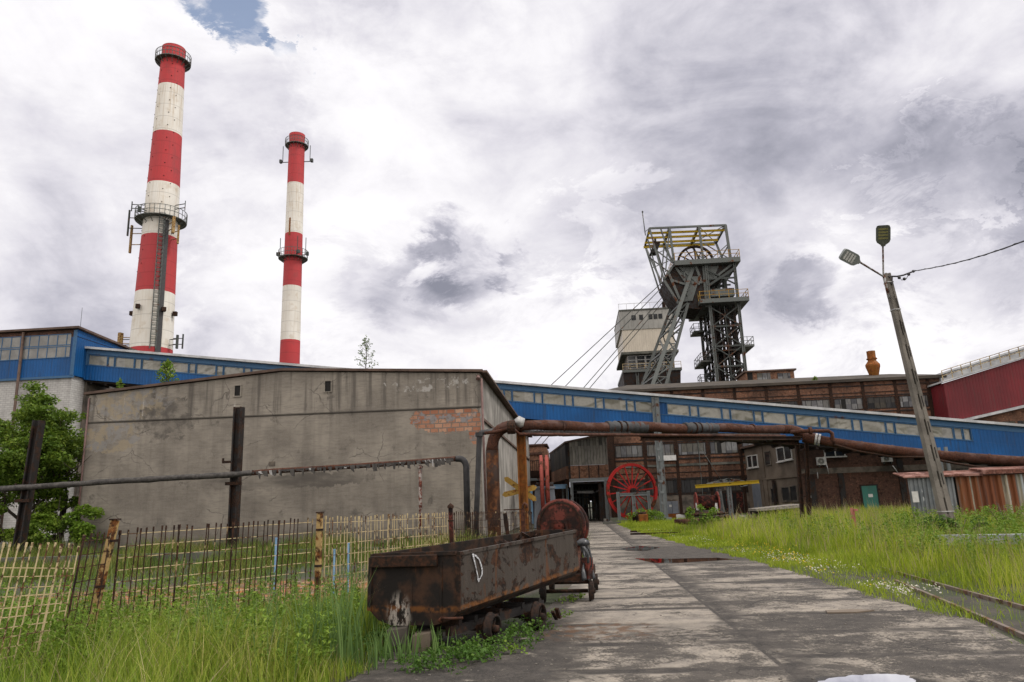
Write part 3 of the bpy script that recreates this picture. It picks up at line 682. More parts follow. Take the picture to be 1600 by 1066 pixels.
def det1(t, O, zat, rz, platform):
    platform(99, 1.2, 2.0); z, r = platform(347, 1.7, 2.2)
    mb = MB(); e = cam_side(30); q = cam_side(120)
    za, zb_ = zat(345), zat(552)
    for k in (-.55, .55): mb.bar(O+Z*za+e*(rz(za)+.7)+q*k, O+Z*zb_+e*(rz(zb_)+.7)+q*k, .16)
    n_ = 60
    for i in range(n_):
        zz = za + (zb_-za)*i/n_; mb.bar(O+Z*zz+e*(rz(zz)+.7)-q*.55, O+Z*zz+e*(rz(zz)+.7)+q*.55, .1)
        if i % 2 == 0: mb.bar(O+Z*zz+e*(rz(zz)+1.5)-q*.5, O+Z*zz+e*(rz(zz)+1.5)+q*.5, .09); mb.bar(O+Z*zz+e*(rz(zz)+.7)+q*.55, O+Z*zz+e*(rz(zz)+1.5)+q*.5, .09); mb.bar(O+Z*zz+e*(rz(zz)+.7)-q*.55, O+Z*zz+e*(rz(zz)+1.5)-q*.5, .09)
    mb.build('ladder', MT['steel_grey'], t)
    mb = MB(); e = cam_side(44)
    mb.bar(O+Z*(za-1)+e*(rz(za)+.15), O+Z*(zb_-6)+e*(rz(zb_)+.15), 1.1, .3, up=e); mb.build('cable_duct', MT['black'], t)
    for ang, py0, py1, out, wd in ((-86, 395, 352, 2.4, .5), (-80, 370, 330, 3.0, .35), (52, 375, 350, 2.2, .8), (66, 388, 360, 2.0, .6), (-30, 343, 335, 1.6, .8), (75, 335, 320, 2.6, .2), (-75, 333, 318, 2.6, .2), (-72, 545, 522, 1.8, .9), (-84, 545, 524, 2.2, .5), (80, 548, 527, 1.8, .6), (100, 545, 522, 2.0, .3)):
        e = cam_side(ang); z0, z1 = zat(py0), zat(py1); mb = MB()
        mb.box(O+e*(rz(z0)+out)+Z*(z0+z1)/2, wd, wd*.7, abs(z1-z0), R(-ang)); mb.bar(O+e*(rz(z0)+.02)+Z*(z0*.7+z1*.3), O+e*(rz(z0)+out-.1)+Z*(z0*.7+z1*.3), .15); mb.bar(O+e*(rz(z0)+.02)+Z*(z0*.3+z1*.7), O+e*(rz(z0)+out-.1)+Z*(z0*.3+z1*.7), .15)
        mb.build('antenna', MT['cream_rust'] if ang in (-86, 52, 66, -72) else MT['steel_dark'], t)
    for ang, py in ((-88, 489), (-15, 487), (50, 490), (88, 492)):
        e = cam_side(ang); z0 = zat(py); mb = MB(); mb.box(O+e*(rz(z0)+.6)+Z*z0, .8, .8, .9, R(-ang)); mb.bar(O+e*(rz(z0)+.02)+Z*(z0-.3), O+e*(rz(z0)+1.1)+Z*(z0-.3), .2); mb.build('obstruction_light', MT['rust_dark'], t)
    mb = MB()                                        # clamp bolts on the hoops
    for k in range(34):
        zz = zat(100) + (zat(440)-zat(100))*k/34
        for ang in ((-52, 25) if k % 2 else (-28, 50)):
            e = cam_side(ang); mb.box(O+e*(rz(zz)+.03)+Z*zz, .15, .15, .15, R(-ang))
    mb.build('hoop_clamps', MT['rust_dark'], t)
chimney('taller red and white banded chimney with antenna platform and ladder, nearer the left edge', 150, (236, 548), (272, 78), 62, 33.5, [139, 213, 292, 373, 460, 547], None, det1)
def det2(t, O, zat, rz, platform):
    platform(229, 1.1, 2.0); platform(405, 1.6, 2.4)
    for ang, py in ((-90, 249), (90, 249), (-80, 395), (85, 395), (35, 397)):
        e = cam_side(ang); z0 = zat(py); out = 2.4 if py < 300 else 1.8; mb = MB(); mb.box(O+e*(rz(z0)+out)+Z*(z0-.6), .9, .7, 1, R(-ang)); mb.bar(O+e*(rz(z0)+out-.6)+Z*(z0-1), O+e*(rz(z0)+out-.6)+Z*(z0+4.5), .16)
        mb.bar(O+e*rz(z0)+Z*(z0-.9), O+e*(rz(z0)+out)+Z*(z0-.9), .2); mb.build('obstruction_light', MT['steel_dark'], t)
    mb = MB(); z0, z1 = zat(345), zat(372); e = cam_side(-12); mb.bar(O+e*(rz(z0)+.03)+Z*z0, O+e*(rz(z1)+.03)+Z*z1, .5, .06, up=e); mb.build('rust_plate', MT['rust_orange'], t)
chimney('shorter slimmer red and white chimney, right of the taller one', 205, (452.5, 564), (464.5, 212), 30.5, 23.5, [289, 367, 449, 533], None, det2)
# ------------------------------------------------------------------ headframe
WF = Wall(PD(1110, 500, 99))
def fp(px, py, back=0.0): return WF.P(px, py, back)
def drop(p, z=0.0): return Vector((p.x, p.y, z))
def headframe():
    t = thing('headframe', 'tall grey steel winding tower with sheave wheel and yellow crane beams', 'winding tower', drop(fp(1120, 598)))
    DPT = 8.0; sg, sdk = MT['steel_grey'], MT['steel_dark']
    FL, FR = fp(1121, 598), fp(1167, 597); ztop = fp(1101, 413).z
    xl, xr = (FL-WF.O).dot(B), (FR-WF.O).dot(B)
    legs = [(xl, 0), (xr, 0), (xl, DPT), (xr, DPT)]
    for s, bk in legs:
        mb = MB(); mb.ibeam(WF.pt(s, 0, -bk), WF.pt(s, ztop, -bk), .42, .38, .08, up=B); mb.build('leg', sg, t)
    faces = [((xl, 0), (xr, 0)), ((xl, 0), (xl, DPT)), ((xr, 0), (xr, DPT)), ((xl, DPT), (xr, DPT))]
    zA, zB = 8.0, fp(1110, 480).z
    mb = MB(); n_ = 7
    for (s0, b0), (s1, b1) in faces:
        for i in range(n_):
            z0 = zA + (zB-zA)*i/n_; z1 = zA + (zB-zA)*(i+1)/n_
            mb.bar(WF.pt(s0, z0, -b0), WF.pt(s1, z0, -b1), .24)
            mb.bar(WF.pt(s0, z0, -b0), WF.pt(s1, z1, -b1), .15); mb.bar(WF.pt(s1, z0, -b1), WF.pt(s0, z1, -b0), .15)
            sm, bm_ = (s0+s1)/2, (b0+b1)/2; mb.bar(WF.pt(sm, z0, -bm_), WF.pt(sm, z1, -bm_), .1)
    mb.build('lattice', sdk, t)
    mb = MB()
    for i in range(7):
        for j in range(4):
            s = xl + .5 + (xr-xl-1.0)*j/3.0 + (.3 if i % 2 else 0); bk = .9 + (DPT-1.8)*i/6
            mb.bar(WF.pt(s, 0, -bk), WF.pt(s, zB+1, -bk), .22 if (i+j) % 3 else .36, .18)
    for z0 in np.arange(9, zB, 2.1):
        for bk in (1.5, 3.5, 5.5): mb.bar(WF.pt(xl+.3, z0, -bk), WF.pt(xr-.3, z0, -bk), .14)
        for s in (xl+1.2, xr-1.2): mb.bar(WF.pt(s, z0+.7, -.4), WF.pt(s, z0+.7, -DPT+.4), .14)
    mb.build('shaft_guides', MT['steel_black'], t)
    mb = MB(); s = xl + (xr-xl)*.72
    mb.tube([WF.pt(s, 0, -2.2), WF.pt(s, zA+9, -2.2)], .75, 12); mb.build('riser_pipe', sdk, t)
    def deck(name, a0, a1, b0, b1, z, th, rail, out=MT['steel_grey'], rmat=None, gaps=()):
        mb = MB(); mb.hexa([WF.pt(a0, z-th, -b0), WF.pt(a1, z-th, -b0), WF.pt(a1, z-th, -b1), WF.pt(a0, z-th, -b1), WF.pt(a0, z, -b0), WF.pt(a1, z, -b0), WF.pt(a1, z, -b1), WF.pt(a0, z, -b1)])
        d = mb.build(name, out, t)
        if rail:
            mb = MB(); cs = [(a0+.05, b0+.05), (a1-.05, b0+.05), (a1-.05, b1-.05), (a0+.05, b1-.05)]
            for i in range(4):
                p, q = cs[i], cs[(i+1) % 4]; L = math.hypot(q[0]-p[0], q[1]-p[1]); k_ = max(2, int(L/1.3))
                for h in (.55, 1.1): mb.bar(WF.pt(p[0], z+h, -p[1]), WF.pt(q[0], z+h, -q[1]), .06)
                for j in range(k_): s_ = p[0]+(q[0]-p[0])*j/k_; bb = p[1]+(q[1]-p[1])*j/k_; mb.bar(WF.pt(s_, z, -bb), WF.pt(s_, z+1.15, -bb), .07)
            mb.build('railing', rmat or MT['steel_grey'], d)
        return d
    S = lambda px, py: WF.sz(px, py)
    # main head platform
    a0, z0 = S(1053, 411); a1, _ = S(1155, 407); deck('head_platform', a0, a1, -.8, 9.5, z0+.1, .7, True, rmat=MT['yellow_old'])
    # intermediate platforms
    a0, z1 = S(1095, 474); a1, _ = S(1168, 473); deck('platform', a0-.3, a1, -1.2, 9.6, z1+.3, .6, True, rmat=MT['yellow_old'])
    a0, z2 = S(1112, 553); a1, _ = S(1170, 540); deck('platform', xl-1.4, xl+.1, 3.0, DPT+1.0, z2-.3, .25, True); deck('platform', xr-.1, xr+1.7, .5, 6.0, S(1169, 537)[1], .3, True)
    deck('platform', xl-1.2, xl, 6.0, DPT+.5, S(1099, 593)[1]+.6, .2, True)
    deck('platform', xl-1.6, xl, 5.5, DPT+1.0, S(1085, 512)[1]+.8, .2, True)
    deck('landing', xl+.4, xr-.4, .4, DPT-.4, S(1140, 545)[1], .22, False, MT['steel_dark']); 
    # clad machinery floor between the platforms
    a0, zc0 = S(1109, 463); a1, zc1 = S(1147, 449)
    mb = MB(); WF.box(mb, xl+.35, xr-.3, zc0, zc1, -DPT+.5, -.25)
    for k in range(1, 4): WF.box(mb, xl+(xr-xl)*k/4-.04, xl+(xr-xl)*k/4+.04, zc0, zc1, -.245, -.2)
    mb.build('cladding', sg, t)
    zt_ = fp(1130, 420).z
    for bk in (0, 3.5, DPT):
        mb = MB()
        mb.bar(WF.pt(xl, zc1+.4, -bk), WF.pt(xr, zt_, -bk), .3); mb.bar(WF.pt(xl, zt_, -bk), WF.pt(xr, zc1+.4, -bk), .18); mb.bar(WF.pt(xl, (zc1+zt_)/2, -bk), WF.pt(xr, (zc1+zt_)/2, -bk), .22)
        if bk == 3.5:
            for s in (xl+1, xl+2.2, xl+3.2): mb.bar(WF.pt(s, zc1, -3.6), WF.pt(s, zt_, -3.6), .5)
        mb.build('lattice', sdk, t)
    # plated wheel housing below the platform, leaning out to the left
    mb = MB(); pl = [(1053, 413), (1037, 437), (1050, 460), (1062, 474), (1075, 480), (1096, 482), (1107, 462), (1112, 440), (1128, 436), (1150, 412)]
    pts = [S(*q) for q in pl]
    WF.prism(mb, pts, -6.6, -.5); mb.build('wheel_housing', MT['steel_black'], t)
    mb = MB()
    for p, q, w_ in (((1053, 414), (1072, 442), .35), ((1060, 416), (1093, 445), .3), ((1045, 428), (1062, 468), .35), ((1037, 437), (1060, 474), .3), ((1053, 414), (1037, 437), .45), ((1100, 413), (1105, 480), .55), ((1086, 414), (1097, 443), .35), ((1144, 413), (1116, 435), .35), ((1080, 443), (1108, 440), .3), ((1050, 438), (1075, 446), .25), ((1068, 412), (1070, 440), .2)):
        mb.bar(WF.P(*p, .35), WF.P(*q, .35), w_, .3)
    pts = [S(*q) for q in [(1062, 416), (1082, 416), (1080, 432), (1072, 436), (1066, 430)]]; WF.prism(mb, pts, -.48, -.40)
    pts = [S(*q) for q in [(1106, 414), (1124, 414), (1116, 434), (1107, 440)]]; WF.prism(mb, pts, -.48, -.40)
    mb.build('gusset', sg, t)
    # sheave wheels
    for bk in (2.6, 5.2):
        c = WF.P(1087, 411, bk); r = 2.7; ax = A
        mb = MB(); mb.ring(c, r-.26, r, .34, 36, ax); wr = mb.build('sheave_wheel', MT['rust_dark'], t)
        mb = MB()
        for k in range(12):
            a_ = 2*math.pi*k/12; e = B*math.cos(a_) + Z*math.sin(a_); mb.bar(c+e*.3, c+e*(r-.2), .17, .14)
        mb.build('spokes', MT['rust_dark'], wr); mb = MB(); mb.ring(c, .05, .42, .7, 16, ax); mb.build('hub', MT['rust_dark'], wr)
        mb = MB(); mb.ring(c, r-1.0, r-.9, .1, 30, ax); mb.build('stiffener', MT['rust_dark'], wr)
    # inclined back struts
    def zi(px, py, bk): return WF.P(px, py, bk)
    def ext(p, q): d = q-p; return p + d*((0-p.z)/d.z)
    cb = (zi(1083, 418, .6), zi(1019, 603, -3.2)); cc = (zi(1090, 418, 1.6), zi(1041, 600, -1.2)); ca = (zi(1064, 440, 6.5), zi(1003, 602, 4.6)); cd_ = (zi(1072, 440, 7.5), zi(1022, 598, 6.5))
    for nm, (p, q), w_ in (('strut', cb, .5), ('strut', cc, .4), ('strut', ca, .4), ('strut', cd_, .36)):
        mb = MB(); mb.ibeam(p, ext(p, q), w_, w_, .1, up=A); mb.build(nm, sg, t)
    mb = MB()
    for (p0, q0), (p1, q1), n_, w_ in ((cb, cc, 20, .14), (cb, ca, 9, .2), (ca, cd_, 16, .13), (cc, cd_, 9, .18)):
        e0, e1 = ext(p0, q0), ext(p1, q1)
        for i in range(n_):
            u0, u1 = .06+.92*i/n_, .06+.92*(i+1)/n_
            mb.bar(p0.lerp(e0, u0), p1.lerp(e1, u0), w_); 
            if i % 2: mb.bar(p0.lerp(e0, u0), p1.lerp(e1, u1), w_)
            else: mb.bar(p1.lerp(e1, u0), p0.lerp(e0, u1), w_)
    mb.build('lattice', sg, t)
    p = WF.pts if False else None
    mb = MB()
    q0 = [zi(1080, 432, .3), zi(1094, 432, .3), zi(1082, 470, .3), zi(1068, 470, .3)]; mb.prism(q0, [v + A*.5 for v in q0]); mb.build('strut_head', sg, t)
    # crane frame on top
    D2 = 7.4; mb = MB()
    def F(px, py): return fp(px, py, 0)
    tl, tr, tm, tm2 = F(1015, 357), F(1133.5, 352), F(1092, 354), F(1046, 356)
    bk = A*D2
    for p, q, w_ in ((tl, tr, .26), (tl+bk, tr+bk, .24), (tl, tl+bk, .26), (tr, tr+bk, .3), (tm, tm+bk, .34), (tm2, tm2+bk, .34), (tr, F(1142, 408), .34), (tm, F(1099, 408), .3), (tm2, F(1053, 410), .3),
                    (tr+bk, WF.P(1131, 409, D2), .28), (tm2+bk, WF.P(1052, 411, D2), .3), (tm+bk, WF.P(1096, 411, D2), .28), (tm, tr+bk, .1), (tr, tm+bk, .1), (F(1139, 382), F(1139, 382)+bk, .14)):
        mb.bar(p, q, w_)
    lo = F(1037, 436)
    for off in (Vector((0, 0, 0)), bk):
        mb.bar(tl+off, lo+off*.8, .22); mb.bar(tm2+off*.9, F(1040, 425)+off*.8, .18); mb.bar(tl.lerp(tm2, .55)+off, F(1050, 411)+off, .2); mb.bar(F(1017, 385)+off*.6, F(1053, 412)+off*.6, .16)
        mb.bar(tl.lerp(lo, .5)+off*.9, F(1053, 385)+off*.9, .1); mb.bar(F(1099, 380)+off*.7, F(1142, 406)+off*.7, .12); mb.bar(F(1112, 404)+off*.7, F(1139, 380)+off*.7, .12)
    mb.bar(tl+bk, lo+bk*.3, .22); mb.bar(tl+bk*.5, lo+bk*.5, .16)
    mb.build('crane_frame', sg, t)
    for f_, e0, e1 in ((.12, -.2, 1.0), (.38, -.2, .97), (.66, -.3, .98), (.93, -.3, .97)):
        mb = MB(); p = tl.lerp(tr, 0) + bk*f_ - Z*.42; q = tr + bk*f_ - Z*.42; d = (q-p)
        mb.ibeam(p + d.normalized()*e0, p + d*e1, .2, .3, .06); mb.build('crane_beam', MT['yellow'], t)
    mb = MB(); c = tl + bk*.55 + B*1.2 - Z*1.6; mb.hexa([c + B*x + Z*z_ + A*y for z_, dx in ((-1.0, -.5), (.7, .2)) for x, y in ((-.5+dx, -.8), (.5+dx, -.8), (.5+dx, .8), (-.5+dx, .8))])
    mb.bar(c+Z*.7, c+Z*1.4, .3); mb.build('crane_trolley', MT['steel_black'], t)
    mb = MB(); p = F(1008, 362); q = F(1003.5, 330); mb.bar(tl, p, .08); mb.tube([p - Z*.6, q], .07, 6); mb.build('mast', sg, t)
    mb = MB(); mb.lathe(F(1004, 331.5), [(.01, -.2), (.16, 0), (.01, .25)], 8); mb.build('beacon', sdk, t)
headframe()
for k, (p, q) in enumerate([((1049, 428), (862, 601)), ((1051, 432), (883, 604)), ((1056, 440), (912, 606)), ((1058, 446), (921, 607))]):
    bk = 2.6 if k < 2 else 5.2
    a_ = WF.P(*p, bk); b_ = WF.P(*q, bk); d = b_ - a_; e = a_ + d*((2.0-a_.z)/d.z)
    mb = MB(); mb.bar(a_, e, .10); o = mb.build('hoist_rope', MT['steel_dark'])
    tag(o, ['uppermost hoist rope slanting down from the winding tower to the left', 'second hoist rope from the top, slanting down from the winding tower', 'third hoist rope from the top, slanting down from the winding tower', 'lowest hoist rope slanting down from the winding tower to the left'][k], 'rope', 'hoist ropes')

# ------------------------------------------------------------------ pale hoist tower behind it
def hoist_tower():
    W = Wall(PD(1005, 560, 128))
    S = W.sz; t = thing('hoist_tower', 'pale cream winding tower with a glazed lower storey, behind the steel headframe', 'winding tower', W.pt(0, 0, -5))
    aL, zT = S(967, 487); aR = S(1046, 484)[0]; z1 = S(1005, 514)[1]; z2 = S(1005, 549)[1]; z3 = S(1005, 551)[1]; z4 = S(1005, 577)[1]; z5 = S(1005, 581)[1]; DP = 16
    aR += .8; in_ = .9
    mb = MB(); W.box(mb, aL, aR, z1, zT, -DP, 0); 
    mb.build('upper_wall', MT['grey_sheet'], t)
    mb = MB(); W.box(mb, aL+.35, aR-.3, z2, z1-.02, -DP+.3, -.15); mb.build('wall', MT['cream_sheet'], t)
    mb = MB(); W.box(mb, aL-.1, aR+.2, z2-.45, z2-.01, -DP-.2, .15); W.box(mb, aL-.05, aR+.05, zT+.01, zT+.3, -DP-.1, .1); mb.build('cornice', MT['conc_band'], t)
    mb = MB(); W.box(mb, aL+.9, aR-.6, z4, z2-.46, -DP+1, -.8); mb.build('storey_wall', MT['plaster_dark'], t)
    a = aL+1.0
    while a < aR-1.4:
        f = MB()
        for x in (a, a+1.45): W.box(f, x, x+.1, z4+.3, z2-.6, -.79, -.68)
        for i in range(4): zz = z4+.3 + (z2-.7-z4-.3)*i/3; W.box(f, a+.102, a+1.448, zz, zz+.1, -.79, -.68)
        fo = f.build('window', MT['silver'], t); g = MB(); W.box(g, a+.1, a+1.45, z4+.32, z2-.62, -.79, -.74); g.build('pane', MT['dark_glass'], fo); a += 1.62
    mb = MB(); W.box(mb, aL-.1, aR+.5, z5, z4-.01, -DP, .1); mb.build('floor_slab', MT['steel_grey'], t)
    mb = MB()
    for i in range(9): x = aL+(aR+.4-aL)*i/8; mb.bar(W.pt(x, z4, .05), W.pt(x, z4+1.1, .05), .08)
    mb.bar(W.pt(aL, z4+1.1, .05), W.pt(aR+.4, z4+1.1, .05), .08); mb.bar(W.pt(aL, z4+.6, .05), W.pt(aR+.4, z4+.6, .05), .06); mb.build('railing', MT['cream'], t)
    mb = MB(); mb.hexa([W.pt(aL+.8, 6, -DP+2), W.pt(aR-1.0, 6, -DP+2), W.pt(aR-1.0, 6, -2), W.pt(aL+.8, 6, -2), W.pt(aL, z5-.02, -DP), W.pt(aR+.3, z5-.02, -DP), W.pt(aR+.3, z5-.02, -.2), W.pt(aL, z5-.02, -.2)]); W.box(mb, aL+1, aR-1.2, 0, 5.99, -DP+2.2, -2.2); mb.build('lower_wall', MT['steel_black'], t)
    for s in (.25, .8):
        mb = MB(); x = aL+(aR-aL)*s; mb.ibeam(W.pt(x, 0, -.3), W.pt(x, z5-.03, -.3), .5, .5, .08, up=B); mb.build('leg', MT['steel_grey'], t)
    for s0, s1 in ((.22, .3), (.36, .43), (.53, .6), (.62, .69), (.71, .78)):
        f = MB(); zc = z1 + (zT-z1)*.62; W.box(f, aL+(aR-aL)*s0, aL+(aR-aL)*s1, zc-.45, zc+.5, .002, .05); f.build('window', MT['dark_glass'], t)
    mb = MB()
    for i in range(8): x = aL+(aR-aL)*i/7; mb.bar(W.pt(x, zT+.3, 0), W.pt(x, zT+1.4, 0), .06)
    mb.bar(W.pt(aL, zT+1.4, 0), W.pt(aR, zT+1.4, 0), .06); mb.build('roof_railing', MT['silver'], t)
    x = S(1039, 480)[0]; mb = MB(); W.box(mb, x-.35, x+.35, zT+.3, zT+1.6, -1.2, -.5); mb.bar(W.pt(x, zT+1.6, -.8), W.pt(x-.3, zT+3.4, -.8), .25); mb.build('flue', MT['rust_dark'], t)
hoist_tower()

# ------------------------------------------------------------------ main brick hall
WH = Wall(PD(1040, 750, 83))
hA = WH.sz(953, 740)[0]; hB = WH.sz(1478, 640)[0]; zE = WH.sz(1240, 602)[1]
def main_hall():
    t = thing('brick_hall', 'long sooty brick works hall with boarded window bands, under the winding tower', 'hall', WH.pt(0, 0, -6))
    DP = 13.0; HB = hB + .0
    mb = MB(); WH.box(mb, hA, HB, -.3, zE, -DP, 0); mb.build('wall', MT['brick'], t)
    mb = MB(); WH.prism(mb, [(hA-.4, zE+.01), (HB+.4, zE+.01), (HB+.4, zE+.3), (hA-.4, zE+.3)], -DP-.4, .55)
    b0 = WH.pt(hA-.4, zE+.31, .55); b1 = WH.pt(HB+.4, zE+.31, .55); r0 = WH.pt(hA+3.0, zE+1.75, -DP*.42); r1 = WH.pt(HB-3.0, zE+1.6, -DP*.42); k0 = WH.pt(hA-.4, zE+.31, -DP-.4); k1 = WH.pt(HB+.4, zE+.31, -DP-.4)
    mb.add([b0, b1, r1, r0, k0, k1], [(0, 1, 2, 3), (3, 2, 5, 4), (0, 3, 4), (1, 5, 2), (0, 4, 5, 1)]); mb.build('roof', MT['roof_felt'], t)
    zz = lambda py, px=1090: WH.sz(px, py)[1]
    r1t, r1b, r2t, r2b = zz(691), zz(711), zz(748), zz(770); r0t = WH.sz(1330, 622)[1]; r0b = WH.sz(1330, 641)[1]; zpl = zz(771)
    P0 = WH.sz(1058, 720)[0]; bay = WH.sz(1108, 720)[0] - P0
    ps = []; k = -3
    while P0 + k*bay < HB: 
        s = P0 + k*bay
        if s > hA+.1: ps.append(s)
        k += 1
    for s in ps:
        mb = MB(); WH.box(mb, s-.17, s+.17, 0, zE-.02, .002, .07); mb.build('pilaster', MT['rust_dark'], t)
    edges = [hA+.2] + ps + [HB-.2]
    mb = MB(); WH.box(mb, hA, HB, -.2, zpl, .002, .045); mb.build('plinth', MT['plaster_dark'], t)
    for z0, z1, o in ((r1b-.42, r1b-.26, .09), (r1t+.08, r1t+.22, .08), (zz(727.5), zz(723.5), .09), (zz(737.5), zz(736.5), .08), (r2t+.02, r2t+.16, .08), (r2b-.16, r2b-.02, .08), (r0t+.1, r0t+.22, .08), (r0b-.34, r0b-.2, .09), (zE-.5, zE-.36, .1), (zE-1.25, zE-1.17, .08)):
        mb = MB()
        for a, b_ in zip(edges[:-1], edges[1:]): WH.box(mb, a+.18, b_-.18, z0, z1, .002, o)
        mb.build('ledge', MT['steel_black'], t)
    mb = MB()
    for a, b_ in zip(edges[:-1], edges[1:]): WH.box(mb, a+.18, b_-.18, zz(727.3), zz(723.7), .092, .105)
    mb.build('lintel_band', MT['conc_band'], t)
    for i, (a, b_) in enumerate(zip(edges[:-1], edges[1:])):
        if b_-a < 1: continue
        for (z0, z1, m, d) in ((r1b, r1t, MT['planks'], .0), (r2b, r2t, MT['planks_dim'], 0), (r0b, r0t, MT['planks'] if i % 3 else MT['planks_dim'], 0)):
            if z0 == r2b and a < WH.sz(1000, 750)[0] - 3: pass
            f = MB(); WH.box(f, a+.2, a+.3, z0, z1, .002, .06); WH.box(f, b_-.3, b_-.2, z0, z1, .002, .06)
            WH.box(f, a+.302, b_-.302, z1-.1, z1, .002, .06); WH.box(f, a+.302, b_-.302, z0, z0+.1, .002, .06); fo = f.build('window', MT['steel_black'], t)
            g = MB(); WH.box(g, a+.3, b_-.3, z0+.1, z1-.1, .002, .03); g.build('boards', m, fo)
            if z0 == r0b and i in (6, 8) or z0 == r1b and i in (4,):
                g = MB(); WH.box(g, a+1.0, a+1.5, z0+.12, z1-.12, .032, .036); g.build('gap', MT['shade_black'], fo)
    # dark doorway under the jib crane and its red leaf
    a0, a1, z0, z1 = WH.rect(1130, 768, 1162, 806); z0 = 0
    mb = MB(); WH.box(mb, a0, a1, -.1, z1, .05, .062); d = mb.build('door', MT['shade_black'], t)  # black panel painted in for the shade of the opening
    mb = MB(); WH.box(mb, a0+.3, a0+1.1, 0, z1-.3, .064, .10); WH.box(mb, a1-.75, a1-.05, 0, z1-.1, .064, .11); mb.build('door_leaf', MT['rust_red'], d)
    a0, a1, z0, z1 = WH.rect(1131, 761, 1142, 766); mb = MB(); WH.box(mb, a0, a1, z0, z1, .065, .1); mb.build('notice', MT['plaster_brown'], t)
    a0, a1, z0, z1 = WH.rect(1025, 712, 1056, 720); mb = MB(); WH.box(mb, a0, a1, z0, z1, .11, .3); mb.build('cable_trunk', MT['white_metal'], t)
    # broad dark steel corner post by the entry
    s = WH.sz(956, 740)[0]; mb = MB(); WH.box(mb, s-.35, s+.35, 0, zE-.3, .08, .6); mb.build('corner_post', MT['rust_dark'], t)
    mb = MB(); s = WH.sz(1093, 720)[0]; mb.bar(WH.pt(s, zE-3, .12), WH.pt(s, .2, .12), .06); s2 = WH.sz(1130, 760)[0]; mb.tube([WH.pt(s+.2, zz(700), .2), WH.pt(s2, zz(757), .2)], .03, 5); mb.build('cable', MT['steel_grey'], t)
main_hall()
def penthouse():
    W = Wall(WH.pt(0, 0, -7)); a0, z0 = W.sz(1167, 600); a1, z1 = W.sz(1240, 577)
    t = thing('roof_cabin', 'small flat roofed brick cabin on the hall roof beside the winding tower', 'cabin', W.pt((a0+a1)/2, zE+1, -2))
    mb = MB(); W.box(mb, a0, a1, zE+1.0, z1-.15, -5, 0); mb.build('wall', MT['brick_warm'], t)
    mb = MB(); W.box(mb, a0-.25, a1+.25, z1-.14, z1+.05, -5.2, .3); mb.build('roof', MT['roof_brown'], t)
    for x0, x1, m in ((1183, 1204, 'planks'), (1215, 1235, 'planks')):
        p, q, zb, zt = W.rect(x0, 583, x1, 596); mb = MB(); W.box(mb, p, q, zb, zt, .002, .05); mb.build('window', MT[m], t)
    p, q, zb, zt = W.rect(1168, 581, 1176, 600); mb = MB(); W.box(mb, p, q, zb, zt, .002, .05); mb.build('door', MT['shade_black'], t)
penthouse()
def cowl():
    W = Wall(WH.pt(0, 0, -4.5)); p = W.P(1365, 592); q = W.P(1362, 549); s = (p.z-q.z); c = Vector(((p.x+q.x)/2, (p.y+q.y)/2, 0))
    t = thing('roof_vent', 'rusty yellow roof vent with a wide conical belly', 'vent', Vector((c.x, c.y, p.z-1.2)))
    H = q.z - p.z; O = Vector((c.x, c.y, p.z)); r = lambda w_: w_/2*c.y/FPX
    mb = MB(); mb.lathe(O, [(r(13), -1.2), (r(13), 0), (r(14), .02*H)], 8, smooth=False); mb.build('base', MT['rust_dark'], t)
    mb = MB(); mb.lathe(O, [(r(12), .021*H), (r(23), .45*H), (r(23), .5*H), (r(13.5), .64*H)], 8, smooth=False); mb.build('belly', MT['rust_orange'], t)
    mb = MB(); mb.lathe(O, [(r(13.4), .641*H), (r(14), H), (r(12), H), (.01, H-.1)], 8, smooth=False); mb.ring(O+Z*.72*H, r(13), r(16), .12, 12); mb.build('stack', MT['rust_orange'], t)
cowl()

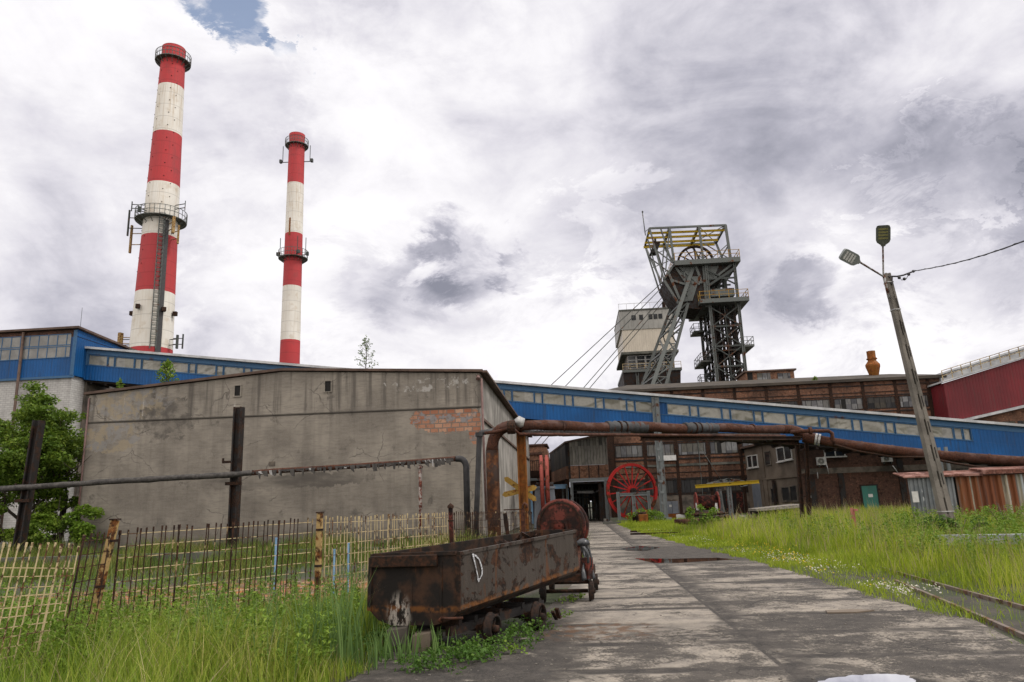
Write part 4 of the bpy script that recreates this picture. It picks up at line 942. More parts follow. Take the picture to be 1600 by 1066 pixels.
# ------------------------------------------------------------------ entry block left of the hall
def entry_block():
    W = Wall(PD(918, 760, 68.0)); aL, aR = W.sz(890, 740)[0], W.sz(951, 740)[0]
    t = thing('gatehouse', 'boarded brick upper storey bridging a dark open passage on thin columns', 'building', W.pt((aL+aR)/2, 0, -4))
    zT = W.sz(889, 691)[1]; zp = W.sz(920, 727)[1]; zb = W.sz(920, 747)[1]; zR = W.sz(925, 684)[1]; DP = 15.0
    back = W.pt(aL, 0, 0) + Vector((-.055, 1, 0)).normalized()*DP
    fl = W.pt(aL, 0, 0); 
    def quad(mb, p, q, z0, z1, th):
        n_ = Vector((-(q-p).y, (q-p).x, 0)).normalized()*th
        mb.hexa([p+Z*z0, q+Z*z0, q+n_+Z*z0, p+n_+Z*z0, p+Z*z1, q+Z*z1, q+n_+Z*z1, p+n_+Z*z1])
    mb = MB(); W.box(mb, aL, aR, zb, zp, -.3, 0); quad(mb, back, fl + A*.32, zb, zp, -.3); mb.build('wall', MT['brick_warm'], t)
    mb = MB(); W.box(mb, aL, aR, zp+.02, zT, -.28, .02); W.prism(mb, [(aL, zT+.01), (aR, zT+.01), (aR, zR), (aL+2.2, zR)], -.28, .02); mb.build('boarding', MT['planks_pale'], t)
    mb = MB(); quad(mb, back + B*.02, fl + A*.32 - B*.02, zp+.02, zT, -.28); mb.build('side_boarding', MT['planks_dim'], t)
    for k in (.25, .5, .75): mb = MB(); W.box(mb, aL+(aR-aL)*k-.05, aL+(aR-aL)*k+.05, zb, zp, .001, .05); mb.build('stud', MT['steel_black'], t)
    mb = MB(); W.box(mb, aL-.08, aL+.1, zb, zT, .021, .09); mb.build('corner_trim', MT['steel_black'], t)
    mb = MB(); e = .35                               # mono pitch halves of the roof
    p0, p1 = W.pt(aL-.3, zT-.1, e), W.pt(aL+2.3, zR, e); q0, q1 = back + Vector((-.3, .3, zT-.1)), back + B*2.3 + Vector((0, .3, zR)); up = Z*.16
    mb.hexa([p0, p1, q1, q0, p0+up, p1+up, q1+up, q0+up]); p2 = W.pt(aR+.3, zR+.1, e); q2 = q1 + B*(aR-aL-2.0); mb.hexa([p1+B*.003, p2, q2, q1+B*.003, p1+up+B*.003, p2+up, q2+up, q1+up+B*.003]); mb.build('roof', MT['roof_brown'], t)
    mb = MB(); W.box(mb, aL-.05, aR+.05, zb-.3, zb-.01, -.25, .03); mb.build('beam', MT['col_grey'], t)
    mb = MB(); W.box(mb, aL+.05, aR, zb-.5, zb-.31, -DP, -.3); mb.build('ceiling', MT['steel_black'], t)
    for x in (aL+.12, aL+.12+(aR-aL)*.87): 
        mb = MB(); mb.ibeam(W.pt(x, 0, -.1), W.pt(x, zb-.31, -.1), .28, .26, .04, up=B); mb.build('column', MT['col_grey'], t)
    for x, o in ((aL-.35, -1.6), (aL-.75, -2.8), (aL+3.4, -1.2)):
        mb = MB(); mb.ibeam(W.pt(x, 0, o), W.pt(x, zb-.55, o), .2, .2, .03, up=B); mb.build('column', MT['steel_grey'], t)
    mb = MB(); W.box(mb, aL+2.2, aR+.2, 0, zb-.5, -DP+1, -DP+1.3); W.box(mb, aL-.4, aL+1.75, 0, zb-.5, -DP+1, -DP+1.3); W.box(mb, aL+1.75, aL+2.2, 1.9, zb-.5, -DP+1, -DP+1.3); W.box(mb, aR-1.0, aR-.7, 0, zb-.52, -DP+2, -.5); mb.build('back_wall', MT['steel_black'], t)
    mb = MB(); W.box(mb, aL+1.2, aL+1.9, zb-2.4, zb-.9, -9, -8.7); mb.build('panel', MT['plaster_brown'], t)
    mb = MB()
    for i in range(9):
        x = aL+.5+i*.33; mb.bar(W.pt(x, 0, -6-i*.6), W.pt(x, zb-.6, -6-i*.6), .1+.05*(i % 3))
    for z_, o in ((zb-1.0, -5), (zb-1.7, -8), (1.2, -7)): mb.bar(W.pt(aL+.2, z_, o), W.pt(aR-1.1, z_, o), .12)
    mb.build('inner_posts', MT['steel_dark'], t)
    mb = MB(); mb.tube([W.pt(aL+.3, zb-1.35, -.6), W.pt(aL+2, zb-1.4, -.6), W.pt(aR-.6, zb-1.0, -.5), W.pt(aR+.2, zb-.2, -.3)], .03, 5); mb.build('cable', MT['black'], t)
    mb = MB(); W.box(mb, aL+.6, aL+2.2, zb-1.35, zb-1.1, -4.2, -4); W.box(mb, aL+2.5, aL+2.9, zb-1.3, zb-1.1, -4.2, -4); mb.build('sign_board', MT['silver'], t)
entry_block()
def back_brick():
    W = Wall(PD(845, 740, 84.0)); a0 = W.sz(822, 720)[0]; a1, zt = W.sz(858, 696)
    t = thing('brick_gable', 'warm brick gable with ragged top edge, rising behind the footbridge', 'building', W.pt((a0+a1)/2, 0, -3))
    mb = MB(); W.prism(mb, [(a0-3, 0), (a1+.35, 0), (a1+.35, zt-2.8), (a1-.1, zt-2.2), (a1-.3, zt-.25), (a1-.8, zt), (a0-3, zt)], -6, 0); mb.build('wall', MT['brick_warm'], t)
    mb = MB(); W.box(mb, a0-3, a1-.85, zt-1.0, zt-.75, .002, .15); W.box(mb, a0-3, a1-.2, zt+.01, zt+.2, -6, .2); mb.build('cornice', MT['brick_dark'], t)
    W2 = Wall(PD(850, 760, 82.0)); b0, b1 = W2.sz(820, 760)[0], W2.sz(890, 760)[0]
    zc, zd = W2.sz(850, 735)[1], W2.sz(850, 745)[1]
    t2 = thing('footbridge', 'low brown footbridge and brick wall with barred railing, behind the edge-on wheel', 'bridge', W2.pt((b0+b1)/2, 0, -1))
    mb = MB(); W2.box(mb, b0-2, b1, zd, zc, -1.6, 0); mb.build('deck', MT['rust_dark'], t2)
    mb = MB()
    for i in range(22): x = b0+(b1-b0)*i/21; mb.bar(W2.pt(x, zc, -.05), W2.pt(x, zc+1.1, -.05), .06)
    mb.bar(W2.pt(b0, zc+1.1, -.05), W2.pt(b1, zc+1.1, -.05), .08); mb.build('railing', MT['steel_black'], t2)
    mb = MB(); W2.box(mb, b0-2, b1, -.3, zd-.02, -1.5, -.3); mb.build('wall', MT['brick_dark'], t2)
    p, q, zb, zt2 = W2.rect(828, 747, 858, 751); mb = MB(); W2.box(mb, p, q, zb, zt2, -.29, .0); mb.build('lintel', MT['col_grey'], t2)
    mb = MB()
    for i in range(12): x = W2.sz(866, 780)[0] + i*.16; mb.bar(W2.pt(x, 0, -.1), W2.pt(x, zd-.1, -.1), .05)
    mb.build('grille', MT['steel_black'], t2)
back_brick()

# ------------------------------------------------------------------ right hand office wing
WO = Wall(PD(1250, 740, 67.5))
def office():
    t = thing('office_wing', 'two storey wing with brown plaster side, brick front and green door', 'building', WO.pt(4, 0, -5))
    zt = WO.sz(1251, 683)[1]; L = WO.sz(1428, 740)[0] + 26; zg = 6.1
    v = (WO.P(1165, 740, 15.0) - WO.pt(0, 0, 0)); v.z = 0; Ls = v.length; us = v.normalized()
    Wp = Wall(WO.pt(0, 0, 0), -us, None)
    if Wp.n.dot(WO.pt(0, 0, 0) - CAM) > 0: Wp.n = -Wp.n
    # Wp runs from the corner back-left: a is negative going away
    n3 = -Wp.n
    mb = MB(); c0, c1 = WO.pt(0, 0, 0), WO.pt(0, 0, 0) + us*Ls; w_ = B*7.0
    mb.hexa([c0 - Z*.3, c0 + w_ - Z*.3, c1 + w_ - Z*.3, c1 - Z*.3, c0 + Z*zt, c0 + w_ + Z*zt, c1 + w_ + Z*zt, c1 + Z*zt]); mb.build('side_wall', MT['plaster_brown'], t)
    mb = MB(); WO.box(mb, .02, L, -.3, zg, -4, .06); WO.box(mb, .02, 7.0, zg+.01, zt-.05, -.5, .06); mb.build('front_wall', MT['brick_dark'], t)
    mb = MB(); mb.hexa([c0 + Z*(zt+.01) - B*.45 - A*.4, c0 + w_ + Z*(zt+.01) - A*.4, c1 + w_ + Z*(zt+.01), c1 + Z*(zt+.01) - B*.45, c0 + Z*(zt+.22) - B*.45 - A*.4, c0 + w_ + Z*(zt+.22) - A*.4, c1 + w_ + Z*(zt+.22), c1 + Z*(zt+.22) - B*.45]); mb.build('roof', MT['roof_brown'], t)
    def sa(px, py): p = Wp.P(px, py); return (p - Wp.O).dot(Wp.u), p.z
    # windows on the plaster side: pairs of white frames
    for x0, y0, x1, y1, white in ((1169.5, 711, 1175.5, 732, 1), (1176.5, 710, 1183.5, 731, 1), (1197, 704, 1203.5, 728, 0), (1216, 697.5, 1225.5, 722, 1), (1227.5, 694.5, 1236.5, 719.5, 1), (1224, 760, 1234, 784, 0), (1237, 758, 1245.5, 784, 0), (1207, 762, 1213, 787, 0)):
        a0, za = sa(x0, y1); a1, zb = sa(x1, y0); lo, hi = min(a0, a1), max(a0, a1)
        f = MB()
        for x in (lo, hi-.12): Wp.box(f, x, x+.12, za, zb, .002, .10)
        Wp.box(f, lo+.122, hi-.122, za, za+.1, .002, .10); Wp.box(f, lo+.122, hi-.122, zb-.1, zb, .002, .10)
        fo = f.build('window', MT['white_frame'] if white else MT['plaster_dark'], t); g = MB(); Wp.box(g, lo+.1, hi-.1, za+.08, zb-.08, .002, .05); g.build('pane', MT['dark_glass'], fo)
        if white: g = MB(); Wp.box(g, lo-.1, hi+.1, za-.1, za-.005, .002, .2); g.build('sill', MT['white_frame'], fo)
    zc = sa(1200, 748)[1]
    mb = MB(); Wp.box(mb, -Ls+.1, -.1, zc-.1, zc+.12, .002, .12)
    for px in (1190, 1196): a_ = sa(px, 740)[0]; Wp.box(mb, a_-.5, a_+.4, 0, zc-.12, .002, .14)
    a_ = sa(1191, 720)[0]; Wp.box(mb, a_-.5, a_+.5, zc+.13, zt-.2, .002, .10); mb.build('pilaster', MT['plaster_brown'], t)
    mb = MB(); a0 = sa(1176, 760)[0]; a1 = sa(1189, 760)[0]; lo, hi = min(a0, a1), max(a0, a1); Wp.box(mb, lo, hi, 0, zc-.4, .002, .09); mb.build('side_door', MT['grey_door'], t)
    mb = MB(); a0 = sa(1214, 770)[0]; Wp.box(mb, a0-.3, a0+.2, 0, zc-.2, .145, .3); mb.build('post', MT['steel_black'], t)
    # brick front details
    a0, a1, z0, z1 = WO.rect(1345, 757, 1373, 795); z0 = 0
    mb = MB(); WO.box(mb, a0+.12, a1-.12, 0, z1-.12, .062, .12); d = mb.build('door', MT['green_door'], t)
    mb = MB(); WO.box(mb, a0, a0+.115, 0, z1, .062, .16); WO.box(mb, a1-.115, a1, 0, z1, .062, .16); WO.box(mb, a0+.116, a1-.116, z1-.115, z1, .062, .16); mb.build('door_frame', MT['steel_black'], d)
    mb = MB(); p, q, zb, zt_ = WO.rect(1356, 772, 1363, 777); WO.box(mb, p, q, zb, zt_, .122, .13); mb.build('notice', MT['white_metal'], d)
    a0, a1, z0, z1 = WO.rect(1287, 702, 1320, 713)
    f = MB()
    for x in (a0, (a0+a1)/2, a1-.1): WO.box(f, x, x+.1, z0, z1, .062, .14)
    WO.box(f, a0-.1, a1+.1, z0-.12, z0-.01, .062, .2); fo = f.build('window', MT['white_frame'], t); g = MB(); WO.box(g, a0+.05, a1-.05, z0, z1-.05, .062, .1); g.build('pane', MT['dark_glass'], fo)
    mb = MB(); zc = WO.sz(1340, 734)[1]; WO.box(mb, .03, L, zc-.25, zc+.25, .062, .13); mb.build('band', MT['plaster_dark'], t)
    for px in (1316, 1411, 1270):
        s = WO.sz(px, 765)[0]; mb = MB(); WO.box(mb, s-.25, s+.25, 0, (zc-.26 if px != 1411 else zg-.1), .062, .14 if px != 1411 else .2); mb.build('pilaster', MT['steel_black'], t)
    mb = MB()
    for x0, y0, x1, y1 in ((1290, 726, 1294, 741), (1276, 738, 1277, 748), (1393, 728, 1402, 740)): mb.tube([WO.P(x0, y0) + WO.n*.2, WO.P(x1, y1) + WO.n*.2], .05, 6)
    mb.build('conduit', MT['silver'], t)
    p, q, zb, zt_ = WO.rect(1470, 722, 1500, 738); 
    mb = MB(); WO.box(mb, p, L, WO.sz(1500, 740)[1], WO.sz(1500, 722)[1], .062, .1); mb.build('boarding', MT['planks_pale'], t)
    for x0, y0, x1, y1 in ((1264, 774, 1269, 778), (1411, 777, 1417, 781)):
        p, q, zb, zt_ = WO.rect(x0, y0, x1, y1); mb = MB(); WO.box(mb, p, q, zb, zt_, .062, .09); mb.build('notice', MT['white_metal'], t)
office()
for i, (x0, y0, x1, y1) in enumerate([(1274.5, 715, 1288.5, 727), (1375.5, 711.5, 1391, 722)]):
    a0, a1, z0, z1 = WO.rect(x0, y0, x1, y1)
    t = thing('air_conditioner', ['white air conditioner below the barred window, nearer the trestle', 'white air conditioner above the right of the green door'][i], 'air conditioner', WO.pt((a0+a1)/2, z0, .13), 'air conditioners on the brick wing')
    mb = MB(); WO.box(mb, a0, a1, z0, z1, .135, .5); mb.build('case', MT['white_metal'], t)
    mb = MB(); c = WO.pt(a0+(a1-a0)*.40, (z0+z1)/2, .51); r = (z1-z0)*.38
    for k in (1, .72, .45): mb.ring(c, r*k-.03, r*k, .03, 20, A)
    mb.build('fan_grille', MT['steel_dark'], t); mb = MB(); WO.box(mb, a0+.1, a0+.16, z0-.2, z0-.003, .135, .5); WO.box(mb, a1-.16, a1-.1, z0-.2, z0-.003, .135, .5); mb.build('bracket', MT['steel_dark'], t)

# ------------------------------------------------------------------ dark red gallery at the right edge
def red_gallery():
    W = Wall(WH.pt(hB, 0, 3.0)); S = W.sz
    t = thing('red_gallery', 'dark red sheet gallery with a handrailed roof edge, at the right edge', 'gallery', W.pt(6, 0, -2))
    a0, zt0 = S(1474, 599); a1, zt1 = S(1600, 560); zb0 = S(1503, 655)[1]; ab = S(1503, 655)[0]; zb1 = S(1600, 630)[1]; ex = a1+14
    sl = (zt1-zt0)/(a1-a0); sb = (zb1-zb0)/(a1-ab)
    mb = MB(); W.prism(mb, [(a0, zb0+(a0-ab)*sb), (ex, zb1+(ex-a1)*sb), (ex, zt0+(ex-a0)*sl), (a0, zt0)], -5, 0); mb.build('side_panel', MT['red_sheet'], t)
    mb = MB(); W.prism(mb, [(a0-.3, zt0+.02), (ex, zt0+.02+(ex-a0)*sl), (ex, zt0+.2+(ex-a0)*sl), (a0-.3, zt0+.2)], -5.3, .5)
    W.prism(mb, [(a0+1, zt0+1.3), (ex, zt0+1.3+(ex-a0-1)*sl), (ex, zt0+1.5+(ex-a0-1)*sl), (a0+1, zt0+1.5)], -5.0, -2.2); W.prism(mb, [(a0+1.1, zt0+.4), (ex, zt0+.4+(ex-a0-1)*sl), (ex, zt0+1.29+(ex-a0-1)*sl), (a0+1.1, zt0+1.29)], -4.8, -2.6); mb.build('roof', MT['gallery_roof'], t)
    mb = MB(); n_ = 22
    for i in range(n_): a = a0-.2+(ex-a0)*i/n_; z = zt0+.2+(a-a0)*sl; mb.bar(W.pt(a, z, .45), W.pt(a, z+1.15, .45), .07)
    for h in (.6, 1.15): mb.bar(W.pt(a0-.2, zt0+.2+h-.2*sl, .45), W.pt(ex, zt0+.2+h+(ex-a0)*sl, .45), .07)
    mb.build('railing', MT['cream'], t)
    mb = MB(); W.prism(mb, [(ab-2.0, zb0-.02-2.0*sb), (ex, zb1-.02+(ex-a1)*sb), (ex, zb1-.3+(ex-a1)*sb), (ab-2.0, zb0-.3-2*sb)], -5, .3); mb.build('ledge', MT['gallery_roof'], t)
    mb = MB(); W.prism(mb, [(ab-1, 0), (ex, 0), (ex, zb1-.32+(ex-a1)*sb), (ab-1, zb0-.34)], -4.8, -.4); mb.build('lower_wall', MT['brick'], t)
    mb = MB()
    for i in range(6): a = ab+1+i*1.6; W.box(mb, a, a+1.3, 6.5, 8.6, -.395, -.35)
    mb.build('window', MT['planks_dim'], t)
red_gallery()
# ------------------------------------------------------------------ rusty pipe bridge across the road
def arc(p, c, q, n=7):                               # smooth bend p -> q with control c
    return [p*(1-t)**2 + c*(2*t*(1-t)) + q*t*t for t in [i/n for i in range(n+1)]]
TRX = PD(1252, 678, 43)
def pipeline():
    DL, DR = 33.0, 42.5
    t = thing('pipe_bridge', 'rusty overhead pipeline crossing the road from a bent riser by the grey hall', 'pipeline', drop(PD(800, 700, DL)))
    foot = PD(772, 815, DL); foot.z = -.1
    up = PD(769, 704, DL); up.x = foot.x = (foot.x+up.x)/2
    r = .26
    b1 = PD(796, 668, DL); b0 = PD(785, 676, DL)
    h0, h1 = PD(812, 665.5, DL), PD(1222, 671, DR-.4)
    path = [foot, foot.lerp(up, .5), up] + arc(up, PD(768, 668, DL), h0)[1:]
    mb = MB(); mb.tube([foot, foot.lerp(up, .33), foot.lerp(up, .66), up], r*1.12, 16); mb.build('riser', MT['pipe_brown'], t)
    mb = MB(); mb.tube(arc(up - Z*.05, PD(768, 662, DL), h0, 9), [r*1.12] + [r]*8 + [r*.85], 16); mb.build('elbow', MT['rust'], t)
    mb = MB(); n_ = 24; pts = [h0.lerp(h1, i/n_) + Z*(.05*math.sin(i*.8)) for i in range(n_+1)]; mb.tube(pts, [r*(.86 if i < 2 else .98 + .04*math.sin(i*2.1)) for i in range(n_+1)], 16)
    for f_ in (.13, .36, .66, .86): c = h0.lerp(h1, f_); mb.ring(c, r*.9, r*1.12, .1, 16, (h1-h0))
    mb.build('pipe', MT['rust'], t)
    for f0, f1 in ((.28, .42), (.57, .70)):
        mb = MB(); k_ = 14; mb.tube([h0.lerp(h1, f0+(f1-f0)*i/k_) + Z*(.02*math.sin(i*3.1)) for i in range(k_+1)], [r*1.10 + .035*math.sin(i*2.7) for i in range(k_+1)], 16); s_ = mb.build('sleeve', MT['sleeve'], t)
        mb = MB()
        for f_ in (.3, .45): c = h0.lerp(h1, f0+(f1-f0)*f_); mb.ring(c, r*1.05, r*1.22, .06, 16, (h1-h0))
        mb.build('strap', MT['rust_dark'], s_)
    # torn insulation hanging under the middle
    mb = MB(); rr = random.Random(3)
    for i in range(46):
        f_ = .62+.36*i/46; c = h0.lerp(h1, f_) - Z*(r+.12); mb.hexa([c + B*x + A*y + Z*z_ for z_ in (-.10-.22*rr.random(), .12) for x, y in ((-.16, -.12), (.16, -.12), (.16, .12), (-.16, .12))])
    for i in range(30):
        f_ = .02+.34*i/30; c = h0.lerp(h1, f_) - Z*(r+.05); mb.hexa([c + B*x + A*y + Z*z_ for z_ in (-.06-.1*rr.random(), .1) for x, y in ((-.2, -.1), (.2, -.1), (.2, .1), (-.2, .1))])
    mb.build('insulation', MT['tar'], t)
    mb = MB(); o = A*-.42 - Z*.42
    mb.tube([PD(757, 677, DL-.5), PD(775, 675, DL-.5), PD(800, 668, DL-.5)] + [h0.lerp(h1, i/10) + o for i in range(11)], .075, 8)
    mb.build('small_pipe', MT['rust'], t)
    mb = MB(); mb.ring(PD(799, 668, DL-.5), .02, .3, .35, 14, B); mb.build('flange', MT['rust_dark'], t)
    mb = MB(); mb.tube([PD(806, 662, DL-.1), PD(812, 659.5, DL-.1), PD(819, 661, DL-.1)], [.2, .28, .2], 12); mb.build('white_wrap', MT['silver'], t)
    # girder carrying the pipe
    mb = MB(); g0_, g1_ = h0 - Z*.62 - A*.1, h1 - Z*.55
    mb.ibeam(h0.lerp(h1, .40) - Z*.55, g1_ + B*1.0, .2, .22, .04); mb.ibeam(PD(1120, 684, DR-1), PD(1246, 692, DR), .3, .3, .05); mb.build('girder', MT['rust_dark'], t)
    # orange post at the left
    p = PD(814.5, 668, DL+.4); q = drop(PD(818, 800, DL+.4), -.1); p.x = q.x = (p.x+q.x)/2
    mb = MB(); mb.ibeam(q, p + Z*.02, .40, .4, .06, up=B); mb.box(p + Z*.06, .9, .7, .1); mb.build('post', MT['rust_orange'], t)
    # trestle at the right
    mb = MB(); D3 = 43.0
    a0, a1 = PD(1244, 678, D3), PD(1258.5, 672, D3); q0, q1 = PD(1255, 822, D3), PD(1264.5, 818, D3)
    for a_, b_ in ((a0, q0), (a1, q1)): b_.z = -.05; mb.ibeam(b_, a_, .24, .2, .03, up=B)
    for f_ in (.07, .32, .55, .8, .97): mb.bar(q0.lerp(a0, f_), q1.lerp(a1, f_), .14, .1)
    mb.box(q0.lerp(q1, .5)+Z*.1, .9, .4, .2); mb.build('trestle', MT['rust_dark'], t)
    # dropping run to the right
    k0, k1, k2 = h1, PD(1245, 671, DR), PD(1262, 684, DR-.3)
    e0, e1, e2 = PD(1300, 691, DR-.8), PD(1600, 721.5, 38.0), PD(1790, 747, 35.5)
    r2 = .26
    mb = MB(); mb.tube([k0] + arc(h1.lerp(k1, .6), PD(1252, 674, DR), k2, 6), r*1.0, 16); mb.tube([k2 - (e0-k2)*.2, k2.lerp(e0, .35)], r*1.25, 16); mb.build('bend', MT['rust'], t)
    mb = MB(); pts = [k2.lerp(e0, .2), e0] + [e0.lerp(e1, i/12) - Z*(.12*math.sin(math.pi*i/12)) for i in range(1, 13)] + [e2]; mb.tube(pts, r2, 16)
    for i in (3, 5, 7, 9, 11, 13): d = pts[i]-pts[i-1]; mb.ring(pts[i], r2*.9, r2*1.1, .12, 16, d)
    mb.build('pipe', MT['rust'], t)
    mb = MB(); 
    for f_ in (.15, .28): c = k2.lerp(e0, f_+.2); mb.ring(c, r*1.2, r*1.32, .12, 14, e0-k2)
    mb.build('joint_ring', MT['silver'], t)
    s0 = [PD(1235, 675, DR-1), PD(1262, 673.5, DR-1), PD(1294, 673.5, DR-1), PD(1300, 677, DR-1), PD(1301, 688, DR-1), PD(1304, 694, DR-1)]
    mb = MB(); mb.tube(s0, .11, 10); mb.ring(PD(1266, 673.5, DR-1), .05, .2, .14, 12, B); mb.build('small_pipe', MT['rust'], t)
    s1 = [PD(1304, 695, DR-1.2), PD(1340, 705, 41), PD(1395, 714, 40.4), PD(1445, 714.5, 39.4), PD(1490, 724, 38.8), PD(1530, 730, 38.2), PD(1600, 733, 37.2), PD(1700, 747, 36)]
    mb = MB(); mb.tube(s1, .06, 8); mb.build('small_pipe', MT['rust_dark'], t)
    for px, py in ((1471, 728), (1482, 727)):
        p = PD(px, py, 40.5); mb = MB(); mb.bar(drop(p), p + Z*1.0, .14); mb.build('post', MT['col_grey'], t)
    mb = MB(); p = PD(1568, 720, 38.6); mb.bar(drop(p), p, .16); mb.build('post', MT['rust_dark'], t)
pipeline()
# yellow crossed boards on the orange post (a level crossing cross seen with its boards tilted)
def crossing():
    D = 33.0 + .75; c = PD(815, 761, D)
    t = thing('crossing_cross', 'yellow crossed warning boards fixed on the orange steel post', 'sign', c)
    for p, q, m in (((791, 748.5), (835, 780), 'yellow_old'), ((788.5, 773), (835, 762), 'yellow_old')):
        a_, b_ = PD(*p, D), PD(*q, D); mb = MB(); y = (b_-a_).normalized(); n_ = Vector((0, -1, 0)); z_ = y.cross(n_).normalized(); h = .12
        if m and p[1] > 760: a_ += n_*.07; b_ += n_*.07
        pts = [a_ + z_*h, a_ - y*.12, a_ - z_*h, b_ - z_*h, b_ + y*.12, b_ + z_*h]; mb.prism(pts, [v - n_*.05 for v in pts]); mb.build('board', MT[m], t)
crossing()
def standpipe():
    D = 35.5
    t = thing('black_standpipe', 'black plastic riser pipe bent over at the corner of the grey hall', 'pipe', drop(PD(742, 800, D)))
    mb = MB(); p = PD(742, 812, D); p.z = 0; mb.tube([p, p.lerp(PD(748.5, 690, D), .5), PD(749, 684, D)] + arc(PD(749, 684, D), PD(749, 675, D), PD(758, 675.5, D), 5)[1:] + [PD(772, 673, D)], .13, 12); mb.build('pipe', MT['black'], t)
    mb = MB(); c = PD(749, 679, D); mb.ring(c, .1, .2, .2, 12, (0, 0, 1)); mb.build('collar', MT['black'], t)
standpipe()

# ------------------------------------------------------------------ tattered pipe along the hall, on steel posts
def wall_pipe():
    t = thing('lagged_pipe', 'long lagged pipe with torn black wrapping along the grey hall wall', 'pipe', drop(PD(400, 745, 37)))
    D = 36.8; px = [(-120, 774), (0, 764.5), (100, 757.5), (200, 751), (300, 745.5), (360, 742), (430, 736), (500, 732), (560, 728), (620, 724), (680, 719.5), (712, 717)]
    P_ = [PD(x, y, D - (x-360)*.0028) for x, y in px]; pts = []
    for i in range(len(P_)-1): pts += [P_[i].lerp(P_[i+1], j/6) for j in range(6)]
    pts.append(P_[-1]); rr = random.Random(4)
    m_ = len(pts); split = int(m_*.5)
    mb = MB(); mb.tube([p + Z*rr.uniform(-.015, .015) for p in pts[:split+1]], [.15+rr.uniform(-.015, .02) for _ in pts[:split+1]], 10); mb.build('lagging', MT['tar'], t)
    mb = MB(); mb.tube(pts[split:] , .13, 10); mb.build('pipe', MT['rust'], t)
    end = [PD(712, 717, 35.8)] + arc(PD(714, 717, 35.8), PD(727, 715.5, 35.8), PD(728.5, 730, 35.8), 6) + [drop(PD(735, 812, 35.8))]; end[-1].x = end[-2].x
    mb = MB(); mb.tube(end, .155, 12); mb.build('drop_pipe', MT['black'], t)
    # shreds hanging from the wrap
    mb = MB()
    for i in range(split, m_-2):
        for _ in range(4):
            c = pts[i].lerp(pts[i+1], rr.random()); w_ = rr.uniform(.03, .11); h_ = rr.choice((.06, .10, .16, .34)) * rr.uniform(.6, 1); mb.cur = 0 if rr.random() < .14 else 1
            o = Vector((0, -.15, 0)); q = [c + o + B*(-w_) + Z*.04, c + o + B*w_ + Z*.05, c + o + B*(w_*.7+rr.uniform(-.05, .1)) - Z*h_, c + o + B*(-w_*.5) - Z*h_*rr.uniform(.5, 1.1)]
            mb.prism(q, [v - Vector((0, -.03-.1*rr.random(), 0)) for v in q])
    mb.build('torn_lagging', [MT['silver'], MT['tar']], t)
    for x0, y0, x1, y1, D_, nm in ((53.5, 656, 22, 840, 37.6, 'a'), (369, 635, 356, 845, 36.9, 'b')):
        p = PD(x0, y0, D_); q = drop(PD(x1, y1, D_), -.1); q.x = p.x + (.0 if nm == 'b' else -.35)
        mb = MB(); mb.ibeam(q + A*.35, p + A*.35, .44, .42, .07, up=B); mb.build('post', MT['steel_black'], t)
        mb = MB(); c = q.lerp(p, .62 if nm == 'b' else .52); mb.bar(c + A*.35 - B*.7, c + A*.35 - B*.22, .12); mb.bar(c+A*.35 - B*.72 - Z*.06, c+A*.35-B*.72+Z*.2, .08); c = q.lerp(p, .47 if nm == 'b' else .42); mb.bar(c - B*.4 + A*.1, c + B*.4 + A*.1, .16); mb.build('bracket', MT['rust_dark'], t)
    p = PD(656.5, 727, 36.0); q = drop(p, -.1); mb = MB(); mb.tube([q, p], .085, 10); mb.ring(p - Z*.1, .05, .14, .12, 12); mb.build('post', rusty('flaking red post', (.30, .27, .25), .55, 5, rust=((.06, .02, .013), (.17, .05, .03))), t)
wall_pipe()

